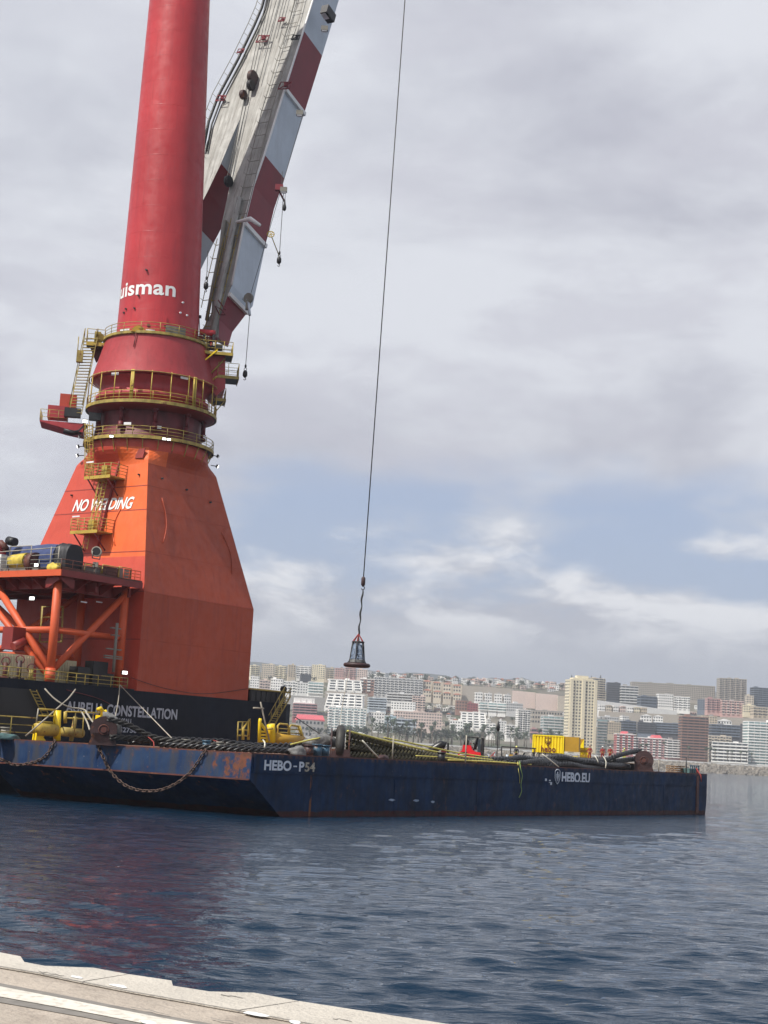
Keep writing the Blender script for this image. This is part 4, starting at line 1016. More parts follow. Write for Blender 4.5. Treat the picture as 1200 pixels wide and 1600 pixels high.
def slew():
    LR, LZ = 7.2, 37.6
    w1 = ring_deck('lower_walkway', 5.6, LR, LZ, -180, 180, full=True)
    for a in range(-160, 200, 14):
        part('bracket', MB().tube(cyl(LR-.15, a, LZ-.2), cyl(6.5, a, LZ-1.55), .06, 5), 'old_yellow', w1)
    # neck with its flange, ribbed dark slewing assembly
    cone('neck', [(6.3, 36.6), (6.25, 37.7), (5.85, 38.1), (5.7, 38.9), (5.6, 39.1), (5.6, 40.9), (5.9, 41.2)], 'dark_red')
    cone('slew_ring', [(5.9, 41.15), (7.0, 41.2), (7.0, 41.5), (5.9, 41.52), (5.9, 42.3), (6.3, 42.35), (6.3, 42.9), (5.9, 42.95), (5.9, 43.9), (6.6, 44.6)], 'faded_red')
    for a in range(-176, 180, 9):       # slewing motors in pairs under the drum
        if a % 4 == 0 or a % 3 == 0:
            part('slew_motor', MB().tube(cyl(6.05, a, 38.6), cyl(6.05, a, 39.4), .30, 8).tube(cyl(6.05, a, 39.4), cyl(6.05, a, 40.6), .22, 8).tube(cyl(6.05, a, 40.6), cyl(6.05, a, 41.2), .34, 8), 'faded_red' if a % 2 else 'dark_red', crane)
    UR, UZ = 7.25, 41.5
    w2 = ring_deck('upper_walkway', 5.9, UR, UZ, -180, 180, full=True, m='yellow_paint')
    cone('walkway_skirt', [(7.1, 41.3), (6.4, 40.95), (5.7, 40.8)], 'platform_red')
    for a in list(range(-172, 180, 17)): part('stanchion', MB().tube(cyl(UR-.1, a, UZ), cyl(UR-.15, a, 44.9), .06, 6), 'yellow_paint', w2)
    for a in (-20, -18.2, 38, 40): part('stanchion', MB().tube(cyl(UR-.15, a, UZ), cyl(UR-.2, a, 44.9), .11, 6), 'yellow_paint', w2)
    part('upper_rail', MB().lathe(cyl, [(UR-.12, 44.72), (UR-.04, 44.72), (UR-.04, 44.8), (UR-.12, 44.8), (UR-.12, 44.72)], 72), 'old_yellow', w2)
    for a, z, R in ((-70, 38.7, LR), (-28, 39.1, 6.1), (3, 38.9, 6.1), (-42, 44.5, 6.9), (24, 44.6, 6.9), (62, 38.9, 6.6)):
        p = cyl(R+.02, a, z); t = cyl(R+.02, a+8, z); part('strip_light', MB().obox(p, t-p, ZUP*.16, (AX-p).normalized()*.15), 'lamp_white', crane)
    for a in (-33, 12, 16): lamp(crane, cyl(LR+.25, a, LZ-.15), -ZUP*.7+VW, True, .22)
    for a, z in ((-88, 37.1), (-84, 36.0), (84, 37.2), (86, 36.1), (-80, 38.0)):
        lamp(crane, cyl(LR+.6, a, z), cyl(12, a, z-2)-cyl(LR, a, z), abs(a) > 83 and z < 37.15, .26)
        part('lamp_arm', MB().tube(cyl(LR-.2, a, z+.1), cyl(LR+.7, a, z), .05, 5), 'dark_metal', crane)
    # the drum that carries the mast
    cone('drum', [(5.2, 44.6), (6.88, 44.7), (6.95, 44.72), (6.93, 44.9), (5.75, 49.25), (5.78, 49.4), (4.3, 49.42)], 'faded_red')
    part('drum_deck_edge', MB().lathe(cyl, [(5.75, 49.25), (5.98, 49.25), (5.98, 49.45), (5.75, 49.45)], 72), 'old_yellow', crane)
    # faceted housing on the right of the drum
    q = [onc(x, y, 1.5) for x, y in ((316, 548), (352, 556), (352, 606), (338, 618), (320, 600))]
    hs = part('boom_pivot_housing', MB().prism(q, -VW*6), 'faded_red', crane)
    dr = ring_deck('drum_walkway', 5.2, 5.95, 49.45, -80, 74, m='old_yellow', th=.1, edge='old_yellow', step=1.6)
    # mast
    def mc(R, a, z): return cyl(R, a, z)
    mast = part('mast', MB().lathe(mc, [(4.62-(z-49.4)*.0272, z) for z in range(49, 119, 3)], 96), 'column_red', crane)
    def Rm(z): return 4.62-(z-49.4)*.0272
    z = 52.4
    while z < 116:
        part('seam_ring', MB().lathe(cyl, [(Rm(z), z), (Rm(z)+.008, z+.01), (Rm(z)+.008, z+.045), (Rm(z), z+.06)], 96), 'column_red', mast); z += 3.02
    # vertical weld seams, alternate rows offset
    for i, zz in enumerate([49.4+3.02*k for k in range(15)]):
        for a in ((-38, 52) if i % 2 else (8, -78)):
            part('seam', MB().add([cyl(Rm(zz)+.012, a+.0, zz), cyl(Rm(zz)+.012, a+.35, zz), cyl(Rm(zz+2.9)+.012, a+.35, zz+2.9), cyl(Rm(zz+2.9)+.012, a, zz+2.9)], [(0, 1, 2, 3)]), 'faded_red', mast)
    # word on the mast, wrapped
    zt = 54.05
    def bend(u, h):
        R = Rm(zt+h)+.03; a = -104+degrees_(u/4.5); return cyl(R, a, zt+h-.0*u)
    part('lettering', text_mesh('Huisman', None, None, 9.85, 1.75, bend=bend, bold=.022, sx=1.04), 'letter_white', mast)
    for px, py in ((229, 422), (217, 462), (198, 483), (211, 482), (195, 489), (285, 473), (281, 489), (291, 493), (257, 510)):
        p = oncyl(px, py, 4.5); o_ = Vector((p.x-AX.x, p.y-AX.y, 0)).normalized(); part('padeye', MB().tube(p-o_*.2, p+o_*.22, .11), 'dark_metal' if px < 280 else 'lamp_white', mast)
    # door, gusset, cabinet, lugs on the drum
    def wallbox(x0, y0, x1, y1, R, t, m, nm, par=mast, dz=0):
        p = oncyl(x0, y1, R); a0 = degrees_(atan2((p-AX).dot(RT), (p-AX).dot(VW))); p2 = oncyl(x1, y1, R); a1 = degrees_(atan2((p2-AX).dot(RT), (p2-AX).dot(VW)))
        zt_ = oncyl(x0, y0, R).z; n = max(2, int(abs(a1-a0)/5)); return part(nm, MB().lathe(cyl, [(R-.1, p.z), (R+t, p.z), (R+t, zt_), (R-.1, zt_)], n, a0=a0, a1=a1, smooth=False).lathe(cyl, [(R-.1, p.z), (R+t, p.z)], n, a0=a0, a1=a1), m, par)
    wallbox(243, 493, 258, 530, 4.55, .12, 'column_red', 'door'); wallbox(230, 506, 234, 510, 4.6, .1, 'dark_red', 'junction_box')
    wallbox(256, 509, 285, 536, 5.2, .5, 'cabinet_grey', 'electrical_cabinet', crane)
    for x0 in (228, 189): wallbox(x0, 515, x0+14, 518.5, 5.4, .15, 'lamp_white', 'strip_light', crane)
    p = cyl(5.9, -21, 49.4); part('lifting_lug', MB().prism([p+RT*x+ZUP*y for x, y in ((-.8, 0), (-.5, .55), (0, .75), (.5, .55), (.8, 0))], -VW*.25), 'ochre', crane)
    part('drain_pipe', MB().tube(cyl(6.0, -23, 49.2), cyl(6.35, -23, 47.6), .06), 'dark_red', crane)
    # three platforms on the right
    def plat(px0, y0, px1, y1, d, depth, h=1.1, m='old_yellow'):
        a = onc(px0, y0, d); b = onc(px1, y1, d); b.z = a.z; o = part('side_platform', MB().obox(a-ZUP*.15, b-a, -VW*depth, ZUP*.15), 'dark_metal', crane)
        part('edge_beam', MB().obox(a-ZUP*.3+VW*.08, b-a, -VW*.08, ZUP*.34), m, o); e = (b-a).normalized()
        part('edge_beam', MB().obox(b-ZUP*.3, e*.08, -VW*depth, ZUP*.34), 'old_yellow', o)
        railing([a, b, b-VW*depth, a-VW*depth], o, m, h, 1.0, .035); return a, b, o
    a, b, o = plat(308, 547, 364, 545, 2.5, 3.6, 1.25, 'yellow_paint')
    part('strut', MB().tube(onc(340, 547, 2.5), onc(307, 573, 3.2), .09), 'bright_yellow', o); part('strut', MB().tube(onc(352, 560, 1.5), onc(330, 583, 1.8), .09), 'old_yellow', o)
    a, b, o = plat(340, 586, 372, 597, 1.5, 3.4, 1.5); part('strut', MB().tube(onc(339, 588, 1.6), onc(329, 596, 1.8), .1), 'yellow_paint', o)
    a, b, o = plat(335, 622, 352, 626, .5, 3, 1.2); part('strut', MB().tube(onc(350, 628, .5), onc(331, 650, .7), .06), 'old_yellow', o)
    # winch on the first platform
    wn = part('winch_frame', MB().box(onc(325, 545, 1.2), 3.2, 1.2, .5, (RT, -VW, ZUP)).box(onc(318, 540, 1.2), .3, 1.0, 1.6, (RT, -VW, ZUP)).box(onc(333, 540, 1.2), .3, 1.0, 1.6, (RT, -VW, ZUP)), 'dark_metal', crane)
    c = onc(325, 531, 1.2); part('winch_drum', MB().tube(c-RT*1.1, c+RT*1.0, .38, 12), 'dark_red', wn); c = onc(324, 520, 1.4); part('winch_motor', MB().tube(c-RT*.9, c+RT*.9, .36, 12), 'column_red', wn)
    for k in range(5): part('valve', MB().box(onc(316+4.5*k, 540, 2.0), .18, .2, .35, (RT, -VW, ZUP)), ('column_red', 'lamp_white', 'dark_metal')[k % 3], wn)
    part('whip_aerial', MB().tube(onc(313, 540, .5), onc(311, 492, .5), .05), 'dark_metal', crane); part('aerial_head', MB().box(onc(312, 497, .5), .35, .3, .3), 'dark_metal', crane)
    # stair on the left from the drum walkway down to the pink machinery platform
    p = onc(117, 648, .5); q = onc(142, 528, .5); sw = (RT*.95+VW*.3).normalized(); st = part('stair', MB().obox(p-sw*.75, sw*.08, VW*.25, q-p).obox(p+sw*.72, sw*.08, VW*.25, q-p), 'old_yellow', crane)
    tm = MB().obox((-.7, -.14, 0), Vector((1.4, 0, 0)), Vector((0, .28, 0)), Vector((0, 0, .05))).mesh('stair_tread', 'old_yellow'); n = 26
    for i in range(n): inst('stair_tread', tm, st, p.lerp(q, (i+.5)/n)+VW*.1, sw.to_track_quat('X', 'Z'))
    for sg in (-1, 1): part('handrail', MB().path([p+sw*.75*sg+ZUP*1.1, q+sw*.75*sg+ZUP*1.1, q+sw*.75*sg], .05, 6), 'old_yellow', st)
    for i in (1, 3, 5, 7, 9):
        for sg in (-1, 1): inst('rail_post', post_mesh(1.1, .04, 'old_yellow'), st, p.lerp(q, i/10)+sw*.75*sg)
    a = onc(135, 535, .8); b = onc(163, 536, .8); b.z = a.z; lp = part('landing', MB().obox(a-ZUP*.2, b-a, -VW*1.6, ZUP*.2), 'dark_metal', crane); part('edge_beam', MB().obox(a-ZUP*.3+VW*.06, b-a, -VW*.06, ZUP*.42), 'yellow_paint', lp); railing([a-VW*1.6, a, a+(b-a)*.5, b, b-VW*1.6], lp, 'old_yellow', 1.6, 1.2, .04)
    part('reel_box', MB().box(onc(152, 534, .2), .7, .6, 1.1, (RT, -VW, ZUP)).tube(onc(156, 528, .6), onc(156, 528, -.2), .55, 12), 'old_yellow', lp)
    part('gusset', MB().prism([onc(x, y, -.6) for x, y in ((140, 540), (166, 540), (164, 556), (150, 566))], -VW*.3), 'dark_red', crane)
    part('side_mast', MB().tube(onc(120, 566, .6), onc(123, 526, .6), .06).box(onc(124, 566, .6), .7, .7, 1.3, (RT, -VW, ZUP)), 'old_yellow', crane)
    # pink machinery platform
    a = onc(62, 656, .5); b = onc(131, 660, .5); b.z = a.z; pf = part('machinery_platform', MB().prism([a, b, b-ZUP*1.0, a+(b-a)*.62-ZUP*.75, a-ZUP*.12], -VW*4), 'faded_red', crane)
    railing([a-VW*4, a, a+(b-a)*.62], pf, 'old_yellow', 1.25, 1.1, .035)
    c = onc(90, 655, -1.0); part('machinery_box', MB().box(c, 2.2, 2, 1.35, (RT, -VW, ZUP)), 'faded_red', pf); part('machinery_box', MB().box(onc(105, 650, -1.2), 1.8, 2, 2.3, (RT, -VW, ZUP)), 'pedestal_red', pf); part('hydraulic_unit', MB().box(onc(113, 652, .4), 1.8, .8, 1.0, (RT, -VW, ZUP)), 'dark_metal', pf)
    part('cable_chain', MB().path([onc(x, y, .2) for x, y in ((100, 672), (112, 676), (124, 674), (134, 664))], .35, 6), 'black', pf)
    lamp(crane, onc(133, 658, 1.0), VW-ZUP*.5, True, .3)
    part('lamp_hood', MB().box(onc(148, 657, 2.5), 1.3, .9, .8, (RT, -VW, ZUP)), 'black', crane)
    # caged ladders and landings on the left face
    ladder(crane, onf(142, 745, .8), onf(141, 662, 2.6), PX, .8, 'yellow_paint', True, -PN*-1, 'caged_ladder', .4, .055)
    for (x0, y0), (x1, y1), dd in (((132, 745.5), (172, 745.5), 1.7), ((110, 830.5), (152, 830.5), 1.7)):
        a = onf(x0, y0, dd+.4); b = onf(x1, y1, dd+.4); b.z = a.z; d = (b-a).normalized(); nh = Vector((PN.x, PN.y, 0)).normalized(); a2 = a-nh*(dd+.8); b2 = b-nh*(dd+.8)
        pl_ = part('ladder_landing', MB().obox(a-ZUP*.15, b-a, a2-a, ZUP*.15), 'old_yellow', crane)
        part('edge_beam', MB().obox(a-ZUP*.28+nh*.05, b-a, -nh*.06, ZUP*.34), 'yellow_paint', pl_)
        railing([a2, a, a.lerp(b, .5), b, b2], pl_, 'old_yellow', 1.35, 1.0, .045, 3)
        for t in (.12, .88): part('strut', MB().tube(a.lerp(b, t)-ZUP*.2, a2.lerp(b2, t)-ZUP*2.6, .09), 'dark_red', pl_)
        part('hose_reel', MB().box(a.lerp(b, .6)-nh*.8, .8, .5, 1.25, (d, nh, ZUP)), 'yellow_paint', pl_)
        part('strip_light', MB().obox(a.lerp(b, .05)+ZUP*1.5, d*1.1, nh*.1, ZUP*.15), 'lamp_white', pl_)
    ladder(crane, onf(148, 828, .8), onf(163, 752, .8), PX, .75, 'yellow_paint', True, PN, 'caged_ladder', .38, .055)
    ladder(crane, onf(132, 858, .8), onf(137, 833, .8), PX, .75, 'yellow_paint', False, PN, 'caged_ladder', .38, .055)
    part('cable_duct', MB().path([onf(195, 693, .12), onf(185, 727, .12), onf(168, 790, .12), onf(152, 858, .12)], .13, 6), 'seam_red', crane)
def degrees_(r): return r*180/pi
slew()
# ------------------------------------------------------------------ boom
def boom():
    a_, e_ = radians(30), radians(73)
    d = Vector((sin(a_), cos(a_), 0)); nW = -d*sin(e_)+ZUP*cos(e_); F0 = atY(345, 530, 170.5); nb_ = -nW
    lat = Vector((cos(a_), -sin(a_), 0)); up = lat.cross(nb_); up = up if up.z > 0 else -up
    def w(px, py, off=0): return onp(px, py, F0+nW*off, nW)
    T = 4.75
    right = [(341, 528), (342, 499), (355.6, 461), (362, 445), (381, 351), (396, 290), (413, 242), (444, 142), (474, 48), (490, -3), (516, -90), (545, -190)]
    left = [(314, 515), (330, 490), (333, 447), (340, 403), (346, 351), (352, 320), (357, 300), (362, 269), (371, 215), (377, 181)]
    # right leg W face polygon
    crotch = (377, 181); rl = right[:7]+[(430, 187)]
    th = {0: 2.4, 1: 3.2, 2: 4.0}
    def extr(poly, t, m, ms): return MB().prism([w(*p) for p in poly], nb_*t, m, ms)
    B_ = part('boom', MB(), ['boom_white'], crane)
    # build legs as solids: W face white, side faces striped by separate panels set on them
    def solid(polyW, name, thick=T):
        k = len(polyW); front = [w(*p) for p in polyW]; back = [f+nb_*(thick[i] if isinstance(thick, list) else thick) for i, f in enumerate(front)]
        m_ = MB().add(front+back, [tuple(range(k)), tuple(reversed(range(k, 2*k)))]+[(i, (i+1) % k, k+(i+1) % k, k+i)[::-1] for i in range(k)], 0); return part(name, m_, 'boom_white', B_)
    RLp = [(341, 528), (342, 499), (355.6, 461), (362, 445), (381, 351), (396, 290), (413, 242), (430, 187), (377, 181), (371, 215), (357, 300), (346, 351), (340, 403), (333, 447), (330, 490), (316, 515)]
    def Tz(p):   # thickness by image height
        y = p[1]; return T if y < 440 else max(2.0, T-(y-440)*.033)
    solid(RLp, 'right_leg', [Tz(p) for p in RLp])
    LLp = [(377, 181), (365, 208), (345, 256), (324, 300), (300, 345), (272, 402), (256, 402), (284, 330), (316, 242), (344, 167)]
    solid(LLp, 'left_leg')
    up_ = [(430, 187), (444, 142), (474, 48), (490, -3), (516, -90), (545, -190), (455, -190), (425, -60), (413, 20), (344, 167), (377, 181)]
    solid(up_, 'main_box')
    # stripes on the right flank
    def flank(p0s, m, nm='flank_panel'):
        vs = [w(*p) for p in p0s]; bk = [v+nb_*Tz(p) for v, p in zip(vs, p0s)]; k = len(vs); o = lat*.06
        m_ = MB().add([v+o for v in vs]+[v+o for v in bk], [(i, i+1, k+i+1, k+i) for i in range(k-1)], 0)
        return part(nm, m_, m, B_)
    flank([(341, 528), (342, 499), (355.6, 461)], 'boom_crimson'); flank([(355.6, 461), (362, 445), (381, 351)], 'boom_side'); flank([(381, 351), (396, 290), (413, 242)], 'boom_crimson')
    flank([(413, 242), (430, 187), (444, 142)], 'boom_side'); flank([(444, 142), (474, 48)], 'boom_crimson'); flank([(474, 48), (490, -3), (516, -90)], 'boom_side')
    def lflank(ps, m):
        vs = [w(*p) for p in ps]; bk = [v+nb_*T for v in vs]; k = len(vs); o = lat*.06
        part('flank_panel', MB().add([v+o for v in vs]+[v+o for v in bk], [(i, i+1, k+i+1, k+i) for i in range(k-1)], 0), m, B_)
    lflank([(377, 181), (365, 208), (345, 256)], 'boom_side'); lflank([(345, 256), (324, 300), (300, 345)], 'boom_crimson'); lflank([(300, 345), (272, 402)], 'boom_side')
    # raised flange along the flank edge, frame stiffeners at stripe joints
    part('edge_flange', MB().path([w(*p, .10) for p in right[3:11]], .16, 4), 'white_paint', B_)
    for p in ((381, 351), (444, 142), (355.6, 461)):
        v = w(*p); part('stiffener', MB().obox(v+lat*.05-up*.15, lat*.35, nb_*Tz(p), up*.5), 'white_paint', B_)
    # chord plates of the lower leg: two shiny tubes seen on the W face
    part('chord_tube', MB().path([w(x, y, .35) for x, y in ((333, 522), (341, 470), (352, 420), (366, 350), (374, 310))], .42, 8), 'boom_white', B_)
    part('chord_tube', MB().path([w(x, y, .2) for x, y in ((323, 500), (334, 440), (345, 385), (352, 345))], .22, 8), 'cabinet_grey', B_)
    # ladders with hoops on the W face
    def lad(pts, wpx, name='boom_ladder', m='cabinet_grey', step=1.9, off=.35):
        c = [w(x, y, off) for x, y in pts]; mb = MB(); half = lat*wpx
        mb.path([p-half for p in c], .05, 5); mb.path([p+half for p in c], .05, 5); o = part(name, mb, m, B_)
        tot = sum((q-p).length for p, q in zip(c, c[1:])); n = int(tot/step)
        rm = MB().tube(-half*1.0, half*1.0, .045, 4).tube(-half, -half+nW*.5, .03, 4).mesh('rung', m)
        for i in range(n):
            s_ = (i+.5)*tot/n
            for p, q in zip(c, c[1:]):
                L_ = (q-p).length
                if s_ <= L_: inst('rung', rm, o, p.lerp(q, s_/L_)); break
                s_ -= L_
    lad([(375, 345), (392, 275), (416, 175), (436, 108), (462, 22), (470, -10)], .75)
    lad([(327, 520), (343, 450), (362, 372), (370, 340)], .8, m='old_yellow', step=1.7)
    lad([(320, 480), (331, 430), (345, 372)], .5, m='old_yellow', off=.3)
    # big cable tray on the left edge with its rail
    tray = [(318, 232), (326, 190), (341, 150), (372, 92), (397, 40), (409, 12), (420, -30)]
    part('cable_tray', MB().path([w(x, y, .5) for x, y in tray], .20, 6), 'black', B_); part('cable_tray', MB().path([w(x+5, y+4, .3) for x, y in tray], .13, 6), 'black', B_)
    rp = [w(x-9, y-4, .9) for x, y in tray]; part('tray_rail', MB().path(rp, .05, 5), 'cabinet_grey', B_)
    pm = MB().tube((0, 0, 0), w(330, 170)-w(322, 166)+Vector((0, 0, -.3)), .035, 4).mesh('rail_post', 'cabinet_grey')
    for i in range(22):
        t = i/21*(len(rp)-1); k = min(int(t), len(rp)-2); inst('rail_post', pm, B_, rp[k].lerp(rp[k+1], t-k))
    # hoist ropes on the W face
    for (x0, y0), (x1, y1) in (((420, -20), (392, 110)), ((425, -20), (396, 112)), ((440, -30), (410, 80)), ((446, -30), (405, 128)), ((455, -30), (432, 60)), ((392, 112), (352, 290)), ((396, 114), (356, 290)), ((386, 130), (360, 270)), ((470, -30), (442, 70))):
        part('hoist_rope', MB().tube(w(x0, y0, .45), w(x1, y1, .45), .05, 5), 'steel_rope', B_)
    # sheaves and frames
    def sheave(px, py, r, m='cradle_brown', off=.7, rot=lat):
        c = w(px, py, off); part('sheave', MB().tube(c-rot*.2, c+rot*.2, r, 14).tube(c-rot*.28, c-rot*.2, r*.9, 14, r).tube(c+rot*.2, c+rot*.28, r, 14, r*.9), m, B_)
    sheave(395, 122, 1.0); sheave(392, 133, .7, 'dark_metal'); sheave(380, 148, .6); sheave(357, 283, .7, 'black'); 
    for px, py, s_ in ((410, 60, .9), (462, 58, .6), (345, 153, .7), (445, 133, .9), (440, 30, .5), (376, 79, .5)):
        c = w(px, py, .7); fb = MB(); q = [c+lat*s_*x+up*s_*y for x, y in ((-1, -.5), (1, -.8), (1.1, .3), (-.8, .7))]
        fb.path(q, .08, 4, closed=True); fb.tube(q[0], q[2], .06, 4); fb.box(c-nW*.3, s_*.6, s_*.5, s_*.6); part('guide_frame', fb, 'boom_crimson' if px != 462 else 'dark_metal', B_)
    c = w(500, 15, 0)+lat*.3; part('floodlight', MB().obox(c-up*.8+nb_*-.2, lat*1.0, nb_*2.0, up*1.2), 'dark_metal', B_); part('lamp_glass', MB().obox(c-up*.85, lat*.7, nb_*1.0, up*.1), 'lamp_white', B_)
    for px, py in ((468, 180), (443, 300), (507, 48)):
        c = w(px, py, -4.4)+lat*.2 if False else onp(px, py, F0+lat*0+nb_*2, Vector((0, 1, 0))); part('floodlight', MB().box(c, .8, .5, .55), 'cabinet_grey', B_); part('lamp_glass', MB().box(c-ZUP*.12, .6, .4, .12), 'lamp_white', B_)
    # white arm and lower bracket frame
    p = [w(x, y, .9) for x, y in ((369, 347), (391, 342), (406, 352))]; part('white_arm', MB().path(p, [.16, .3, .2], 8), 'white_paint', B_)
    q = [w(x, y, 1.0) for x, y in ((336, 478), (345, 483), (352, 492), (343, 492))]; fr = MB().path(q, .08, 4, closed=True); fr.tube(w(341, 469, 1.), w(352, 484, 1.), .09, 4); part('bracket_frame', fr, 'dark_red', B_)
    # outrigger sheave right of the flank
    g = onp(388, 470, F0+nb_*3.5, Vector((0, 1, 0))); h = w(372, 462)+nb_*3.5
    part('outrigger_arm', MB().tube(w(366, 452)+nb_*2, g, .22).tube(w(376, 478)+nb_*2, g, .16), 'boom_side', B_)
    part('outrigger_sheave', MB().tube(g-Vector((.1, .15, 0))+ZUP*.3, g+Vector((.1, .15, 0))+ZUP*.3, .62, 14).box(g-ZUP*1.1, .55, .4, 1.2), 'cabinet_grey', B_)
    g2 = onp(423, 366, F0+nb_*3.5, Vector((0, 1, 0)))
    cg = MB().path([g2+Vector((.42*cos(t*pi/5), 0, .35*sin(t*pi/5))) for t in range(10)], .06, 5, closed=True).tube(w(410, 372)+nb_*4, g2, .06)
    for t in range(6): cg.tube(g2+Vector((.4*cos(t), 0, .35*sin(t))), g2+Vector((-.4*cos(t), 0, -.35*sin(t))), .03, 4)
    part('round_lamp', cg, 'yellow_paint', B_)
    bx = onp(436, 298, F0+nb_*3.5, Vector((0, 1, 0))); part('sheave_bracket', MB().box(bx, .9, .7, .7).tube(w(425, 292)+nb_*3, bx, .12), 'boom_crimson', B_)
    # stay wires from the flank
    for (x0, y0), (x1, y1) in (((474, 176), (391, 462)), ((441, 268), (440, 300))):
        part('stay_wire', MB().tube(onp(x0, y0, F0+nb_*4, Vector((0, 1, 0))), onp(x1, y1, F0+nb_*3.5, Vector((0, 1, 0))), .035, 5), 'steel_rope', B_)
    return F0+nb_*3.5
BP = boom()
def hook(px, y0, y1, label, Y):
    a = atY(px[0], y0, Y); b = atY(px[1], y1-16, Y); t = thing('hook_block', label, 'crane hook', b, 0, 'small hooks hanging from the boom')
    part('cable', MB().tube(a, b, .04, 5), 'steel_rope', t)
    s_ = MB(); r = [(.04, 0), (.12, -.15), (.12, -.35), (.05, -.45)]
    part('swivel', MB().lathe(lambda R, p, z: b+Vector((R*cos(radians(p)), R*sin(radians(p)), z)), r, 8), 'dark_metal', t)
    part('shackle', MB().path([b+Vector((.16*cos(k*pi/4), 0, -.62+.17*sin(k*pi/4))) for k in range(8)], .04, 5, closed=True), 'dark_metal', t)
    part('ball', MB().lathe(lambda R, p, z: b+Vector((R*cos(radians(p)), R*sin(radians(p)), z)), [(.02, -.7), (.2, -.8), (.27, -1.0), (.27, -1.4), (.15, -1.55), (.02, -1.6)], 10), 'black', t)
    c = b-ZUP*1.75; part('hook', MB().path([c+Vector((.12*cos(k), 0, .14*sin(k))) for k in (2, 1.2, .3, -.6, -1.5, -2.4, -3)], .045, 5), 'dark_metal', t)
hook((443, 437), 300, 408, 'black hook on a thin cable below the upper striped flank', BP.y)
hook((391, 384), 480, 585, 'black hook hanging lowest, beside the right drum platforms', BP.y)
hook((325, 323), 392, 447, 'small hook hanging in the gap between mast and boom leg', 166.5)
t_ = thing('hose_bag', 'black teardrop rope bag hanging from the red bracket on the boom', 'rope bag', atY(444, 330, BP.y))
c_ = atY(444, 330, BP.y); part('bag', MB().lathe(lambda R, p, z: c_+Vector((R*cos(radians(p)), R*sin(radians(p)), z)), [(.02, 0), (.2, .15), (.24, .45), (.12, .9), (.04, 1.5), (.02, 2.2)], 10), 'black', t_)
# ------------------------------------------------------------------ main wire with personnel basket
def basket():
    Y = 150.; top = atY(637, -60, Y); b = atY(568, 902, Y)
    t = thing('hoist_wire', 'long thin main hoist wire ending in a dark headache ball', 'hoist wire', b)
    part('wire', MB().tube(top, b, .055, 6), 'steel_rope', t)
    z = lambda R, p, h: b+Vector((R*cos(radians(p)), R*sin(radians(p)), h))
    part('headache_ball', MB().lathe(z, [(.02, .1), (.15, 0), (.2, -.1), (.2, -.75), (.12, -.85), (.03, -.9)], 12), 'cradle_brown', t)
    part('hook', MB().path([b-ZUP*1.05+Vector((.16*cos(k), 0, .18*sin(k))) for k in (2.2, 1.4, .5, -.4, -1.2, -2, -2.8)], .05, 5), 'dark_metal', t)
    s0 = b-ZUP*1.2; s1 = atY(560.5, 992, Y)
    sl = thing('rope_sling', 'dark rope sling joining the headache ball to the basket', 'sling', s1)
    pts = [s0.lerp(s1, i/16)+Vector((.05*sin(i*1.3), 0, 0)) for i in range(17)]
    part('rope', MB().path(pts, [.05+.05*abs(sin(i*.55)) for i in range(17)], 6), 'steel_rope', sl)
    c = atY(557.5, 1041, Y); k = thing('personnel_basket', 'bell shaped personnel transfer basket hanging over the barge', 'personnel basket', c)
    def cc(R, p, h): return c+Vector((R*cos(radians(p)), R*sin(radians(p)), h))
    part('base_ring', MB().path([cc(1.12, a, .1) for a in range(0, 360, 15)], .20, 8, closed=True), 'dark_metal' if 0 else 'cradle_brown', k)
    part('floor', MB().lathe(cc, [(1.1, .12), (.01, .14)], 20), 'dark_metal', k)
    part('kick_panel', MB().lathe(cc, [(.8, .35), (.78, .62)], 20), 'tarp_grey', k)
    part('top_ring', MB().path([cc(.56, a, 2.35) for a in range(0, 360, 20)], .07, 6, closed=True), 'dark_metal', k)
    for a in range(20, 380, 60): part('frame_tube', MB().path([cc(1.02, a, .2), cc(.82, a, .45), cc(.74, a, .7), cc(.62, a, 1.8), cc(.56, a, 2.35)], .06, 6), 'dark_metal', k)
    for a in range(20, 380, 60): part('bridle', MB().tube(cc(.56, a, 2.38), c+ZUP*3.15, .05, 5), 'coverall_red', k)
    part('centre_post', MB().tube(c+ZUP*.15, c+ZUP*3.1, .06), 'black', k)
    nt = MB()
    for a in range(0, 360, 15):
        pts = [cc(.75, a, .6), cc(.5, a+10, 1.2), cc(.38, a, 2.2)]; nt.path(pts, .025, 4); pts = [cc(.75, a, .6), cc(.6, a-20, 1.1), cc(.5, a-28, 1.7), cc(.42, a-32, 2.2)]; nt.path(pts, .025, 4)
    for h, R in ((.8, .68), (1.2, .56), (1.6, .47), (2.0, .41)): nt.path([cc(R, a, h) for a in range(0, 360, 20)], .025, 4, closed=True)
    part('net', nt, 'mesh_blue', k, kind='stuff')
    m_ = MB().path([atY(546, 1046, Y-1), atY(538, 1085, Y-3), atY(528, 1143, Y-7)], .03, 5)
    single('tag_line', m_, 'rope_pale', 'thin pale tag line trailing from the basket to the barge', 'rope')
basket()
